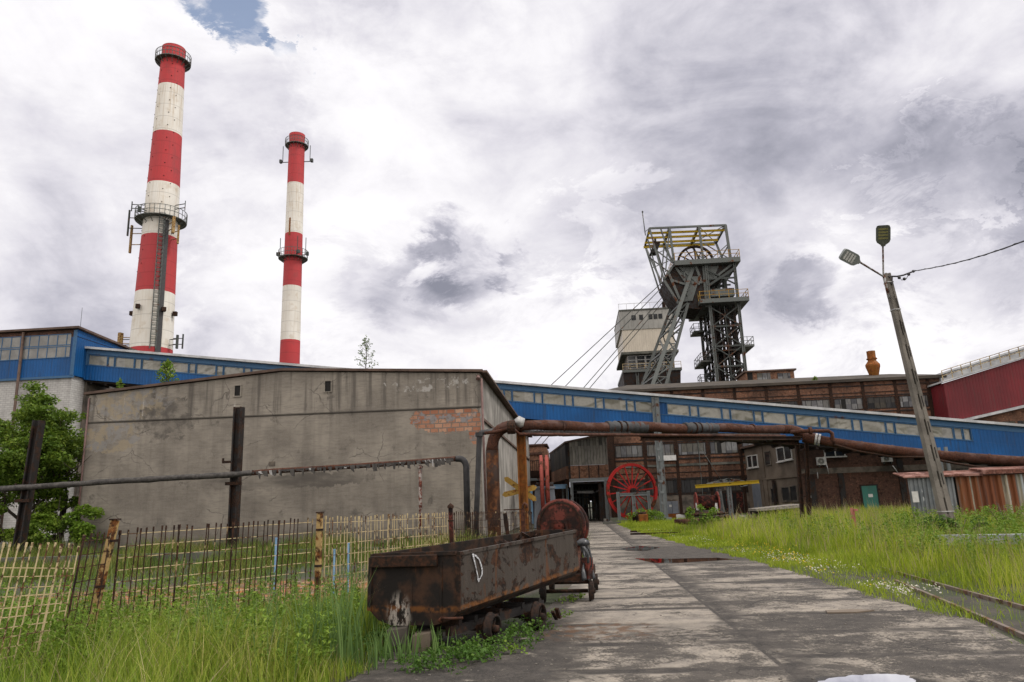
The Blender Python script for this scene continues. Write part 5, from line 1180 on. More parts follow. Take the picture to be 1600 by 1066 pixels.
# ------------------------------------------------------------------ corrugated shed
def shed():
    W = Wall(PD(1500, 770, 37.0)); S = W.sz
    t = thing('corrugated_shed', 'low shed of grey and rust streaked corrugated sheets with a rusty roof edge', 'shed', W.pt(2, 0, -2))
    a0 = S(1421, 770)[0]; am = S(1495, 770)[0]; aE = S(1600, 770)[0] + 9; zt = S(1500, 744)[1]; 
    def corr(mb, a, b_, pitch, dep, z0, z1, off=0):
        n_ = int((b_-a)/pitch); st = [0, .22, .34, .66, .78]; xs = []
        for i in range(n_):
            for f_, d in ((0, 0), (.28, 0), (.42, 1), (.86, 1), (1.0, 0)): xs.append((a+(i+f_)*pitch, d*dep))
        vs = []; fs = []
        for x, d in xs: vs += [W.pt(x, z0, off+d), W.pt(x, z1, off+d)]
        for i in range(len(xs)-1): fs.append((2*i, 2*i+2, 2*i+3, 2*i+1))
        b2 = len(vs)
        for x, d in xs: vs += [W.pt(x, z0, off+d-.012), W.pt(x, z1, off+d-.012)]
        for i in range(len(xs)-1): fs.append((b2+2*i, b2+2*i+1, b2+2*i+3, b2+2*i+2))
        mb.add(vs, fs)
    mb = MB(); corr(mb, a0, am, .20, .05, 0, zt); mb.build('grey_panel', MT['shed_grey'], t)
    mb = MB(); corr(mb, am+.02, aE, .36, .11, -.1, zt-.02, .05); mb.build('rusty_panel', MT['shed_rust'], t)
    mb = MB(); W.box(mb, a0+.3, aE, 0, zt-.05, -.5, -.08); mb.build('core', MT['shade_black'], t)
    mb = MB(); mb.hexa([W.pt(a0-.3, zt+.0, .3), W.pt(am+1.2, zt-.02, .35), W.pt(am+1.2, zt+.25, -.9), W.pt(a0-.3, zt+.25, -.9), W.pt(a0-.3, zt+.06, .3), W.pt(am+1.2, zt+.10, .35), W.pt(am+1.2, zt+.3, -.9), W.pt(a0-.3, zt+.3, -.9)])
    mb.hexa([W.pt(am+1.21, zt+.04, .4), W.pt(aE, zt+.02, .42), W.pt(aE, zt+.3, -.9), W.pt(am+1.21, zt+.3, -.9), W.pt(am+1.21, zt+.24, .4), W.pt(aE, zt+.22, .42), W.pt(aE, zt+.4, -.9), W.pt(am+1.21, zt+.4, -.9)]); mb.build('roof', MT['shed_roof'], t)
    p, q, zb, z1 = W.rect(1424.5, 768, 1434, 785); mb = MB(); W.box(mb, p, q, zb, z1, .06, .09); mb.build('white_board', MT['white_frame'], t)
def shed_mats():
    def g(n):
        p = n.pos(); c = mixed(n, (.10, .115, .125), (.175, .19, .20), 1.2, p); c = n.mix(n.step(n.noise(n.scl(p, 3, 3, .3), 1.2, 6), .5, .7, 0, .6), c, (.08, .075, .07))
        c = n.mix(n.step(n.noise(n.scl(p, 2.2, 2.2, .9), 1.0, 5), .63, .67, 0, .9), c, (.5, .52, .53)); return {'Base Color': c, 'Roughness': .55, 'Metallic': .2}
    def r_(n):
        p = n.pos(); x = n.math('ADD', n.dot(p, U2), n.dot(p, V2)); z = n.sep(p)[2]
        cell = n.white(n.comb(n.math('FLOOR', n.math('DIVIDE', x, .18)), 0.0, 0.0))
        k = n.math('ADD', n.math('MULTIPLY', cell, .55), n.math('MULTIPLY', n.noise(n.scl(p, 4, 4, .5), 1.3, 6), .6))
        k = n.math('ADD', k, n.step(n.dot(p, U2), 0, 1, 0, 0)); far = n.step(n.dot(p, U2), PD(1540, 770, 37).dot(B), PD(1590, 770, 37).dot(B), 0, .16)
        k = n.math('ADD', k, far)
        c = n.ramp(k, [(.22, (.05, .018, .01)), (.42, (.15, .045, .015)), (.62, (.16, .055, .016)), (.74, (.10, .09, .08)), (.86, (.33, .29, .21)), (1, (.30, .34, .35))])
        return {'Base Color': c, 'Roughness': .8, 'Normal': n.bump(n.noise(p, 20, 5), .3, .02)}
    MT['shed_grey'] = mat('grey corrugated sheet', g); MT['shed_rust'] = mat('rust streaked sheet', r_); MT['shed_roof'] = rusty('rusty roof sheet', (.30, .16, .13), .55, 1.5, rust=((.07, .03, .022), (.17, .07, .05)))
shed_mats(); shed()

# ------------------------------------------------------------------ concrete lamp pole
def lamp_pole():
    D = 25.0; top = PD(1385, 428, D); base = PD(1475, 790, D); d = base - top; base = top + d*((-.2-top.z)/d.z)
    t = thing('lamp_pole', 'leaning slotted concrete pole with two street lamp heads', 'street lamp', drop(top + d*((0-top.z)/d.z)))
    x = Vector((1, 0, 0)); y = Vector((0, 1, 0)); L = (top-base).length
    def at(f_): return base.lerp(top, f_)
    def wd(f_): return .43 + (.19-.43)*f_
    mb = MB(); N_ = 22; gap = .032
    for sgn in (-1, 1):                              # two flanges and a web with slots
        for i in range(N_):
            f0, f1 = i/N_, (i+1)/N_; q = []
            for f_ in (f0, f1):
                c = at(f_); w_ = wd(f_); a_, b_ = sgn*w_*.5, sgn*gap
                lo, hi = min(a_, b_), max(a_, b_); q += [c + x*lo - y*.12, c + x*hi - y*.12, c + x*hi + y*.12, c + x*lo + y*.12]
            mb.hexa(q)
    for i in range(11):
        f0, f1 = i/11, i/11 + (.035 if i < 9 else .09); q = []
        for f_ in (f0, f1): c = at(f_); q += [c - x*(gap-.001) - y*.10, c + x*(gap-.001) - y*.10, c + x*(gap-.001) + y*.10, c - x*(gap-.001) + y*.10]
        mb.hexa(q)
    for sgn in (-1, 1):
        for i in range(11):
            pass
    mb.build('pole', MT['pole_conc'], t)
    mb = MB(); 
    for i in range(2, 10):                           # black boxes painting slot shade on the outer flange
        for sg_ in (1,):
            f0 = i/11+.045; f1 = f0+.038; q = []
            for f_ in (f0, f1):
                c = at(f_); w_ = wd(f_); a_ = w_*.27; q += [c + x*(a_-.014) - y*.128, c + x*(a_+.018) - y*.128, c + x*(a_+.018) - y*.10, c + x*(a_-.014) - y*.10]
            mb.hexa(q)
    mb.build('slot', MT['shade_black'], t)
    mb = MB(); c = at(.13); 
    for f_ in (.135, .86, .965): c = at(f_); w_ = wd(f_)+.03; mb.box(c, w_, .29, .035)
    mb.build('band', MT['silver'], t)
    # arms
    j = PD(1380.5, 430, D-.2); tube_b = PD(1389, 466, D-.2)
    mb = MB(); mb.tube([tube_b, j], .05, 8); mb.tube([j - (j-tube_b)*.06, j + Z*.05, PD(1379.5, 383, D-.9)], .032, 8); mb.build('arm', MT['pole_tube'], t)
    mb = MB(); mb.tube([j - Z*.06, PD(1342, 409, D-1.4)], .032, 8); mb.build('arm', MT['pole_tube'], t)
    def head(p, q, wid, mt, lens):                   # p mount, q tip, flat luminaire facing down towards the viewer
        ax = (q-p); L_ = ax.length; ax = ax.normalized(); view = (CAM - p).normalized(); nn = (view - ax*view.dot(ax)).normalized(); sd_ = ax.cross(nn)
        prof = [(0, .28), (.06, .34), (.18, .85), (.30, 1), (.86, 1), (.97, .86), (1.0, .6)]; o1 = [p + ax*(f_*L_) + sd_*(wid/2*w_) for f_, w_ in prof] + [p + ax*(f_*L_) - sd_*(wid/2*w_) for f_, w_ in reversed(prof)]
        mb = MB(); mb.prism([v + nn*.05 for v in o1], [v - nn*.06 for v in o1]); h = mb.build('lamp_head', mt, t)
        mb = MB()
        for i in range(4):
            c = p + ax*L_*(.38+.145*i); mb.hexa([c + sd_*sx*wid*.34 + ax*sy*L_*.045 + nn*z_ for z_ in (.051, .058) for sx, sy in ((-1, -1), (1, -1), (1, 1), (-1, 1))])
        mb.build('lens', lens, h); mb = MB(); mb.prism([v + nn*-.061 for v in o1[2:-2]], [v*.0 + (p + ax*L_*.5)*.25 + v*.75 - nn*.13 for v in o1[2:-2]]); mb.build('lamp_back', mt, h)
    head(PD(1380, 385, D-.9), PD(1380, 352, D-1.15), .46, MT['lamp_dark'], MT['lamp_lens_dim'])
    head(PD(1342.5, 410, D-1.4), PD(1315.5, 396, D-1.6), .42, MT['lamp_grey'], MT['lamp_lens'])
    k0 = PD(1394, 432, D-.1)
    mb = MB(); mb.bar(PD(1388, 432, D-.15), k0 + x*.02, .04); mb.bar(k0, PD(1393.5, 444, D-.15), .04); mb.build('wire_bracket', MT['black'], t)
    mb = MB()
    for px, py, r in ((1405, 434, .06), (1413, 436, .06), (1420, 429, .055), (1427, 424, .055)): mb.lathe(PD(px, py, D-.3), [(.005, -r), (r*.8, -r*.6), (r, 0), (r*.8, r*.6), (.005, r)], 8)
    mb.tube([k0, PD(1402, 432, D-.2), PD(1412, 430, D-.25), PD(1430, 423, D-.4)], .03, 6); mb.tube([PD(1404, 432, D-.25), PD(1409, 438, D-.3), PD(1416, 436, D-.3), PD(1420, 428, D-.3)], .012, 5); mb.build('insulator', MT['black'], t)
    a_, b_ = PD(1426, 424, D-.4), PD(1605, 356, 15.0); b_ = a_ + (b_-a_)*1.6
    mb = MB(); mb.tube([a_.lerp(b_, i/16) - Z*(.28*math.sin(math.pi*i/16)) for i in range(17)], .016, 6); mb.tube([a_.lerp(b_, i/40) - Z*(.28*math.sin(math.pi*i/40)) + x*.016*math.cos(i*2) + Z*.016*math.sin(i*2) for i in range(41)], .012, 5); o = mb.build('overhead_cable', MT['black']); tag(o, 'black overhead cable running from the concrete pole out to the right', 'cable')
MT['pole_tube'] = rusty('rusty lamp arm', (.33, .33, .32), .45, 4)
lamp_pole()

# ------------------------------------------------------------------ exhibits and junk in front of the hall
def spoked_wheel(label, c, r, ax, mt, n_sp, hubm, rings=1, gap=0.0):
    t = thing('winding_wheel', label, 'wheel', drop(c)); ax = ax.normalized(); e1 = Z; e2 = ax.cross(e1).normalized()
    offs = [0] if rings == 1 else [-gap/2, gap/2]
    for o in offs:
        cc = c + ax*o
        mb = MB(); mb.ring(cc, r-.20, r, .2, 48, ax); mb.ring(cc, r-.25, r-.19, .3, 48, ax); mb.build('rim', mt, t)
        mb = MB()
        for k in range(n_sp):
            a_ = 2*math.pi*(k+.25)/n_sp; e = e1*math.cos(a_) + e2*math.sin(a_); mb.bar(cc+e*.25, cc+e*(r-.2), .10, .07, up=ax)
        mb.build('spokes', mt, t)
        mb = MB(); mb.ring(cc, .22, .48, .24, 20, ax); mb.build('hub_ring', mt, t)
    mb = MB(); mb.ring(c, .05, .26, .9+gap, 16, ax); mb.build('axle', hubm, t); return t
wc = PD(987.5, 767.5, 65.0)
spoked_wheel('big bright red spoked winding wheel standing upright in front of the brick hall', wc, 2.42, Vector((-.28, 1, 0)), MT['wheel_red'], 18, MT['steel_black'])
def wheel_stand():
    t = thing('wheel_stand', 'grey steel trestle holding up the bright red winding wheel', 'stand', drop(wc)); D = 64.2
    zt = PD(990, 772.5, D).z
    for px, w_ in ((966.5, .26), (990.5, .3), (1014.5, .26)):
        p = PD(px, 790, D); mb = MB(); mb.ibeam(Vector((p.x, D, 0)), Vector((p.x, D, zt + (.25 if w_ < .3 else -.14))), w_, w_, .05, up=B); mb.build('post', MT['col_grey'], t)
    p, q = PD(968.5, 772, D), PD(1012.5, 772, D); mb = MB(); mb.ibeam(Vector((p.x, D, zt)), Vector((q.x, D, zt)), .24, .26, .05); mb.build('crossbar', MT['col_grey'], t)
wheel_stand()
w2 = PD(851.5, 759, 57.0)
spoked_wheel('faded red double winding wheel seen edge-on left of the road', w2, 2.35, Vector((1, -.045, 0)), MT['wheel_pale'], 16, MT['steel_black'], 2, .42)
def wheel_stand2():
    t = thing('wheel_stand', 'blue grey plate stand under the edge-on faded red wheel', 'stand', drop(w2)); D = 57.0
    for px, w_ in ((844, .5), (861, .4)):
        p = PD(px, 790, D); zt = PD(px, 764, D).z; mb = MB()
        for dy in (-.5, .5): mb.hexa([Vector((p.x + sx*w_*(.7 if k else 1.1), D + dy + sy*.1, zt*k)) for k in (0, 1) for sx, sy in ((-1, -1), (1, -1), (1, 1), (-1, 1))])
        mb.box((p.x, D, zt+.1), w_*1.8, 1.4, .18); mb.build('post', MT['grey_door'], t)
wheel_stand2()
def blue_beam():
    D = 70.0; mb = MB(); a_, b_ = PD(830, 762, D), PD(886, 760, D); mb.ibeam(a_, b_, .2, .4, .06); mb.bar(drop(a_), a_-Z*.2, .2); mb.bar(drop(b_), b_-Z*.2, .2); mb.bar(drop(a_.lerp(b_, .6)), a_.lerp(b_, .6)-Z*.2, .2)
    o = mb.build('pipe_rack', MT['blue_paint']); tag(o, 'low rack with a light blue beam, behind the edge-on red wheel', 'rack')
blue_beam()
def jib():
    D = 66.5
    t = thing('jib_crane', 'fixed crane with a long yellow beam on two grey lattice posts', 'crane', drop(PD(1134, 790, D)))
    for x0, x1, y0, y1 in ((1123.5, 1130, 764, 804), (1138, 1143.5, 752, 806)):
        mb = MB(); p0, p1 = PD(x0-2, y0, D), PD(x0+2.4, y0, D); q0, q1 = drop(PD(x1-2, y1, D)), drop(PD(x1+2.4, y1, D)); q0.y = q1.y = D
        for a_, b_ in ((p0, q0), (p1, q1)): mb.bar(b_, a_, .09); mb.bar(b_ + Vector((0, .35, 0)), a_ + Vector((0, .35, 0)), .07)
        for i in range(9):
            f0, f1 = i/9, (i+1)/9; mb.bar(q0.lerp(p0, f0), q1.lerp(p1, f1 if i % 2 else f0), .05)
        mb.build('post', MT['col_grey'], t)
    mb = MB(); a_, b_ = PD(1086.5, 760.5, D-.3), PD(1186, 752.8, D-.3); mb.ibeam(a_, b_, .25, .3, .05); mb.build('beam', MT['yellow'], t)
    mb = MB(); ap = PD(1138, 748.5, D); a2, b2 = PD(1104, 756.5, D), PD(1164, 752.5, D)
    for p, q in ((a2, ap), (ap, b2), (PD(1118, 755.5, D), PD(1128, 750, D)), (PD(1128, 755, D), ap), (PD(1150, 753.8, D), ap), (a2, b2)): mb.bar(p, q, .14)
    mb.tube([PD(1150, 756, D), PD(1158, 760.5, D), PD(1168, 758.5, D)], .04, 5); mb.build('tie_frame', MT['col_grey'], t)
jib()
def winch():
    D = 66.0; c = PD(1104.5, 785.5, D); r = .75
    t = thing('winch_drum', 'dull red winch drum held between two pale posts by the hall wall', 'winch', drop(c))
    mb = MB(); mb.lathe(c - B*.85, [(.01, 0), (r*.85, 0), (r*.85, 1.7), (.01, 1.7)], 20, B); mb.build('drum', MT['rust_red'], t)
    for s in (-.95, .95): mb = MB(); mb.ring(c + B*s, .1, r*1.25, .1, 24, B); mb.build('flange', MT['wheel_pale'], t)
    for px in (1089, 1119):
        p = PD(px, 788, D-.6); mb = MB(); mb.tube([Vector((p.x, p.y, 0)), Vector((p.x, p.y, p.z+.1))], .13, 10); mb.build('post', MT['white_metal'], t)
    mb = MB(); mb.box(drop(c) + Z*.25, 2.2, 1.0, .5, -TH); mb.build('base', MT['rust_dark'], t)
winch()
def cabinet():
    D = 68.0; p = PD(1049, 795, D); w_ = 1.15; zt = PD(1049, 783.5, D).z
    t = thing('steel_cabinet', 'grey steel cabinet with rusty foot beside the gallery support leg', 'cabinet', drop(p))
    mb = MB(); mb.box((p.x, D, zt*.66+.0), w_, .8, zt*.68, -TH); mb.build('body', MT['grey_door'], t); mb = MB(); mb.box((p.x, D, zt*.155), w_*1.02, .82, zt*.31, -TH); mb.build('base', MT['rust_orange'], t)
    mb = MB(); mb.box((p.x-.15, D-.43, zt*.75), .22, .03, .2, -TH); mb.build('notice', MT['white_frame'], t)
    mb = MB(); mb.box((p.x, D-.41, zt*.66), .03, .03, zt*.6, -TH); mb.build('door_gap', MT['steel_black'], t)
    mb = MB()
    for i in range(6): mb.hexa([Vector((p.x-.5+i*.17+sx*.12, D+sy*.3, zt+.005+k*(.08+.05*(i % 3)))) for k in (0, 1) for sx, sy in ((-1, -1), (1, -1), (1, 1), (-1, 1))])
    o = mb.build('scrap_boards', MT['plaster_brown']); tag(o, 'scrap boards lying on top of the grey steel cabinet', 'boards')
cabinet()
rj = random.Random(11)
def junk():
    # bundle of old pipes
    spots = []
    for i in range(9):
        D = 50.0 + rj.uniform(-.4, .4); c = PD(rj.uniform(1104, 1124), 818, D); z = .12 + .21*(i % 4)
        spots.append((c.x, D, z, rj.uniform(-.5, .3)))
    for i, (x, y, z, a_) in enumerate(spots):
        mb = MB(); d = Vector((math.cos(a_)*.95, math.sin(a_), rj.uniform(-.03, .03)))*rj.uniform(.7, 1.1); mb.tube([Vector((x, y, z)) - d, Vector((x, y, z)) + d], rj.uniform(.07, .13), 8)
        o = mb.build('scrap_pipe', MT['rust_dark'] if i % 3 else MT['rust']); tag(o, 'rusty length of scrap pipe in the heap in front of the jib crane', 'pipe', 'scrap pipes heaped in front of the hall')
    items = [(1000, 806, 60, (1.0, .8, .8), 'rust_dark', 'machine_block', 'dark rusty machine block at the foot of the big red wheel', 'machine part'),
             (1004.5, 800, 58, (.7, .6, .9), 'rust_orange', 'machine_block', 'light rusty box at the foot of the big red wheel', 'machine part'),
             (1072, 801, 64, (1.6, .8, .6), 'white_metal', 'engine_part', 'pale metal machine part lying between the cabinet and the winch', 'machine part'),
             (1082, 802, 63, (1.0, .9, 1.0), 'steel_black', 'engine_part', 'black machine part just left of the winch post', 'machine part')]
    for px, py, D, (sx, sy, sz), m, nm, lb, ct in items:
        p = PD(px, py, D); t = thing(nm, lb, ct, (p.x, D, 0)); mb = MB(); mb.box((p.x, D, sz*.4), sx, sy, sz*.8, rj.uniform(-.5, .5)); mb.build('body', MT[m], t, bevel=.04)
        mb = MB(); mb.lathe(Vector((p.x, D, sz*.8)), [(sx*.34, .0), (sx*.34, sz*.15), (sx*.2, sz*.2), (.01, sz*.2)], 12); mb.build('cap', MT['rust_dark'], t)
    p = PD(1076, 817, 52); mb = MB(); mb.lathe(Vector((p.x-1.0, 52, .22)), [(.01, 0), (.2, .02), (.22, 1.0), (.2, 1.98), (.01, 2.0)], 10, B); o = mb.build('rusty_tank', MT['rust']); tag(o, 'low rusty cylinder lying in the grass left of the pipe heap', 'cylinder')
    # sloping ramp plates and rails in front of the dock
    t = thing('loading_ramp', 'grey plate ramp with rusty rails sloping down from the dark doorway', 'ramp', drop(PD(1165, 812, 52)))
    mb = MB(); a_, b_, c_, d_ = PG(1142, 805, .6), PG(1178, 804, .6), PG(1192, 824, .0), PG(1143, 824, .0)
    mb.prism([a_, b_, c_, d_], [v - Z*.15 for v in (a_, b_, c_, d_)]); mb.build('plate', MT['conc_band'], t)
    for f_ in (.05, .3, .75, .95): mb = MB(); mb.ibeam(a_.lerp(b_, f_) + Z*.08, d_.lerp(c_, f_) + Z*.08, .12, .14, .03); mb.build('rail', MT['rust_dark'], t)
    # loading dock
    W = Wall(PD(1215, 795, 60.0)); a0, a1 = W.sz(1182, 795)[0], W.sz(1252, 795)[0]
    t = thing('loading_dock', 'pale edged loading platform along the plaster side wall', 'platform', W.pt((a0+a1)/2, 0, -1))
    zt = W.sz(1215, 791)[1]
    mb = MB(); mb.hexa([W.pt(a0, zt-.35, .0), W.pt(a1, zt-.15, .8), W.pt(a1, zt-.15, -3), W.pt(a0, zt-.35, -3), W.pt(a0, zt-.15, 0), W.pt(a1, zt+.1, .8), W.pt(a1, zt+.1, -3), W.pt(a0, zt-.15, -3)]); mb.build('slab', MT['stone'], t)
    mb = MB(); W.box(mb, a0+.2, a1-.1, 0, zt-.36, -3, -.3); mb.build('base', MT['shade_black'], t)
    # low kerb at the passage mouth
    W = Wall(PD(955, 822, 60.0)); a0, a1 = W.sz(906, 818)[0], W.sz(980, 818)[0]
    mb = MB(); W.box(mb, W.sz(942, 818)[0], a1, -.05, .16, -.4, 0); o = mb.build('kerb', MT['conc_band']); tag(o, 'low concrete kerb before the dark passage and red wheel', 'kerb')
junk()
# rails embedded by the road and one line crossing the yard
for pts, lb in (([(1462, 913), (1500, 924), (1600, 951), (1720, 985)], 'further rail of the track sunk in the ground at the right edge'), ([(1488, 947), (1530, 965), (1600, 996), (1700, 1042)], 'nearer rail of the track sunk in the ground at the right edge')):
    p = [PG(x, y, -.005) for x, y in pts]; p.insert(0, p[0] + (p[0]-p[1])*3); mb = MB()
    for a_, b_ in zip(p[:-1], p[1:]): mb.bar(a_ + Z*.0, b_ + (a_-b_).normalized()*.001, .06, .09)
    tag(mb.build('rail', MT['rail']), lb, 'rail', 'rails beside the road')
for k, (y0, y1) in enumerate(((831, 829), (835, 832.5))):
    mb = MB(); mb.bar(PG(985, y0, .03), PG(1090, y1, .03), .09, .12); tag(mb.build('rail', MT['rust_dark']), ['further rail of the siding crossing the grass in front of the hall', 'nearer rail of the siding crossing the grass in front of the hall'][k], 'rail', 'siding rails')
mb = MB(); a_, b_ = PD(1468, 853, 21.0), PD(1640, 851, 20.0); mb.bar(Vector((a_.x, a_.y, .46)), Vector((b_.x, b_.y, .46)), .3, .26); mb.box((a_.x+.4, a_.y, .16), .2, .3, .33); mb.box((b_.x-.4, b_.y, .16), .2, .3, .33)
o = mb.build('steel_beam', plain('blue grey beam', (.19, .21, .235), (.29, .31, .33), 2, .6)); tag(o, 'long blue grey beam lying in the weeds at the right edge', 'beam')
mb = MB(); p = PD(1333, 795, 30); mb.bar((p.x, 30, 0), (p.x, 30, p.z), .07); mb.bar((p.x-.02, 29.93, p.z-.05), (p.x+.14, 29.93, p.z-.05), .05, .08); mb.bar((p.x-.10, 29.93, p.z-.38), (p.x-.10, 29.93, p.z+.04), .10, .04)
o = mb.build('marker_post', plain('pale red marker', (.25, .07, .05), (.36, .13, .10), 3)); tag(o, 'small pale red marker post in the tall grass before the green door', 'post')
mb = MB(); p = PG(1325, 957); pts = [p + Vector((math.cos(a_)*r, math.sin(a_)*r*.45, .0065)) for a_, r in zip(np.linspace(0, 6.1, 11), (.42, .3, .36, .28, .4, .33, .42, .3, .34, .3, .38))]
mb.prism([v + Z*.02 for v in pts], pts); tag(mb.build('flat_scrap', MT['plaster_brown']), 'flat brown scrap of board lying on the road joint', 'scrap')
# ------------------------------------------------------------------ mine tub in the foreground
RTn, RTf, LTn, LTf = PD(717, 864, 10.0), PD(900, 829, 12.6), PD(580, 868, 10.55), PD(833, 831, 13.1)
ut = RTf - RTn; ut.z = 0; ut.normalize()
WT = Wall(RTn, ut)
if WT.n.dot(RTn - CAM) > 0 and WT.n.x < 0: WT.n = -WT.n
RBn, RBf = WT.P(717, 955), WT.P(905, 890)
def tub_mat(n):
    p = n.pos(); z = n.sep(p)[2]; k = n.noise(p, 3.2, 8, .66, .4); rc = n.mix(n.step(n.noise(p, 9, 7, .65), .38, .66), (.011, .008, .0065), (.050, .024, .014))
    s = n.dot(p, tuple(WT.u)); s0 = RTn.dot(WT.u)
    gp = n.mix(n.noise(n.scl(p, 14, 14, 1.2), 1, 5), (.027, .022, .018), (.068, .057, .048))
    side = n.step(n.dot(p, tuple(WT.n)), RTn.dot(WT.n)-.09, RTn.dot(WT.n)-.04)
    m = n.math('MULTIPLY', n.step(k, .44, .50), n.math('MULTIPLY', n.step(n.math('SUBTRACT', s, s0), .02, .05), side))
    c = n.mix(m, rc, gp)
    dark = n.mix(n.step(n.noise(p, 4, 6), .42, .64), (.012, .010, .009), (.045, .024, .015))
    c = n.mix(n.math('SUBTRACT', 1.0, side), c, dark)  # end and other faces coloured darker, painting in their shade
    c = n.mix(n.math('MULTIPLY', n.step(n.noise(n.scl(p, 5, 5, .6), 1.6, 6), .60, .68), .8), c, (.085, .034, .014))
    ed = n.math('ADD', RBn.z+.02, n.math('MULTIPLY', n.math('SUBTRACT', s, s0), (RBf.z-RBn.z)/(RBf-RBn).length))
    c = n.mix(n.math('MULTIPLY', n.step(n.math('ABSOLUTE', n.math('SUBTRACT', z, ed)), .015, .06, .8, 0), n.step(n.noise(p, 8, 5), .4, .6)), c, (.14, .055, .015))
    e = LTn.lerp(RTn, .34); q = n.nd('ShaderNodeVectorMath', {0: n.scl(n.nd('ShaderNodeVectorMath', {0: p, 1: (e.x, e.y, .42)}, operation='SUBTRACT').outputs[0], 3.6, 3.6, 2.3)}, operation='LENGTH').outputs['Value']
    c = n.mix(n.math('MULTIPLY', n.step(q, .35, .85, 1, 0), n.step(n.noise(n.scl(p, 16, 16, 6), 1, 6, .7), .47, .56, 0, .8)), c, (.40, .36, .32))
    seam = n.step(n.math('PINGPONG', n.math('DIVIDE', n.math('SUBTRACT', s, s0), .62), .5), .006, .014, .7, 0)
    c = n.mix(seam, c, (.02, .014, .01))
    return {'Base Color': c, 'Specular IOR Level': .22, 'Roughness': n.step(m, 0, 1, .9, .62), 'Normal': n.bump(n.math('ADD', n.noise(p, 26, 6, .7), n.math('ADD', n.math('MULTIPLY', m, .6), n.math('MULTIPLY', n.noise(n.scl(p, 1, 1, .5), 2.2, 2), 2.0))), .35, .02)}
MT['tub'] = mat('rusted tub plate', tub_mat)
def tub():
    c0 = (RTn+LTn+RTf+LTf)/4
    t = thing('mine_tub', 'long rusty mine tub on spoked wheels with a white letter D', 'mine cart', drop(c0))
    inn = (LTn-RTn).normalized(); inn.z = 0; inf = (LTf-RTf).normalized(); inf.z = 0
    LBn, LBf = RBn + (LTn-RTn), RBf + (LTf-RTf)
    def sec(RT, RB, LB, LT, i_, k=.0):
        o = [RT + i_*k, RB + i_*k + Z*k*.3, RB + i_*(.14+k) - Z*(.12-k), RB + i_*(.36+k*.4) - Z*(.185-k), LB - i_*(.36+k*.4) - Z*(.185-k), LB - i_*(.14+k) - Z*(.12-k), LB - i_*k + Z*k*.3, LT - i_*k]
        return o
    on, of = sec(RTn, RBn, LBn, LTn, inn), sec(RTf, RBf, LBf, LTf, inf)
    th = .025
    dn = ut*th; ion = [p + dn for p in sec(RTn, RBn, LBn, LTn, inn, th)]; iof = [p - dn for p in sec(RTf, RBf, LBf, LTf, inf, th)]
    # slightly bowed side: subdivide along the length
    n_ = 8; rows = []; irows = []
    for i in range(n_+1):
        f_ = i/n_; bow = -inn*(.018*math.sin(f_*9.0)) ; rows.append([a_.lerp(b_, f_) + (bow if 0 < i < n_ and j in (0,) else Vector((0,0,0))) for j, (a_, b_) in enumerate(zip(on, of))])
        irows.append([a_.lerp(b_, f_) + (bow if 0 < i < n_ and j in (0,) else Vector((0,0,0))) for j, (a_, b_) in enumerate(zip(ion, iof))])
    vs = [p for r_ in rows for p in r_] + [p for r_ in irows for p in r_]; b = (n_+1)*8; fs = []
    for i in range(n_):
        for j in range(7):
            a_ = i*8+j; fs += [(a_, a_+1, a_+9, a_+8), (b+a_, b+a_+8, b+a_+9, b+a_+1)]
        fs += [(i*8, i*8+8, b+i*8+8, b+i*8), (i*8+7, b+i*8+7, b+i*8+15, i*8+15)]
    fs += [tuple(range(8)), tuple(n_*8+7-k for k in range(8)), tuple(b+7-k for k in range(8)), tuple(b+n_*8+k for k in range(8)), (0, b, b+7, 7), (n_*8, n_*8+7, b+n_*8+7, b+n_*8)]
    me = MB().add(vs, fs).build('body', MT['tub'], t)
    mb = MB()                                        # rolled rim and corner angles
    for p, q in ((RTn, RTf), (LTn, LTf)): mb.bar(p - Z*.01, q - Z*.01, .05, .045)
    for p, q in ((RTn, LTn), (RTf, LTf)): mb.bar(p.lerp(q, .03), q.lerp(p, .03), .05, .05)
    nd = -ut
    for p, q in ((RTn, RBn), (LTn, LBn)): mb.bar(p + nd*.012 - Z*.03, q + nd*.012, .07, .012, up=nd)
    mb.bar(RTn.lerp(LTn, .19)+nd*.008-Z*.1, RBn.lerp(LBn, .19)+nd*.008-Z*.12, .035, .012, up=nd); mb.bar(RTn.lerp(LTn, .52)+nd*.006-Z*.3, RBn.lerp(LBn, .52)+nd*.006-Z*.12, .03, .008, up=nd)
    mb.build('rim', MT['tub'], t)
    a_, b_ = LTn.lerp(RTn, .03) - Z*.085, LTn.lerp(RTn, .78) - Z*.085
    mb = MB(); mb.bar(a_ + nd*.045, b_ + nd*.045, .085, .15, up=Z); mb.build('buffer_plate', MT['rust_dark'], t, bevel=.012)
    mb = MB(); c = RBn.lerp(LBn, .10) - Z*.08 + nd*.03; e = (RBn-LBn).normalized()
    mb.tube([c - e*.10, c + nd*.05, c + e*.06 + nd*.06, c + e*.16 + nd*.03, c + e*.22], .018, 8); mb.tube([c - e*.10 - Z*.05, c - e*.12 - Z*.03 + nd*.03, c - e*.10], .018, 8); mb.build('hook', MT['rust'], t)
    # chalked letter on the side
    pt = lambda x, y: WT.P(x, y) + WT.n*.03
    strokes = [[(736, 866), (738.5, 875), (741, 886), (743.5, 898), (745.5, 909)], [(735.5, 866.5), (741, 868.5), (746, 874), (749, 882), (751, 891), (750.5, 898), (747.5, 904), (743.5, 906)]]
    mb = MB(); rr = random.Random(2)
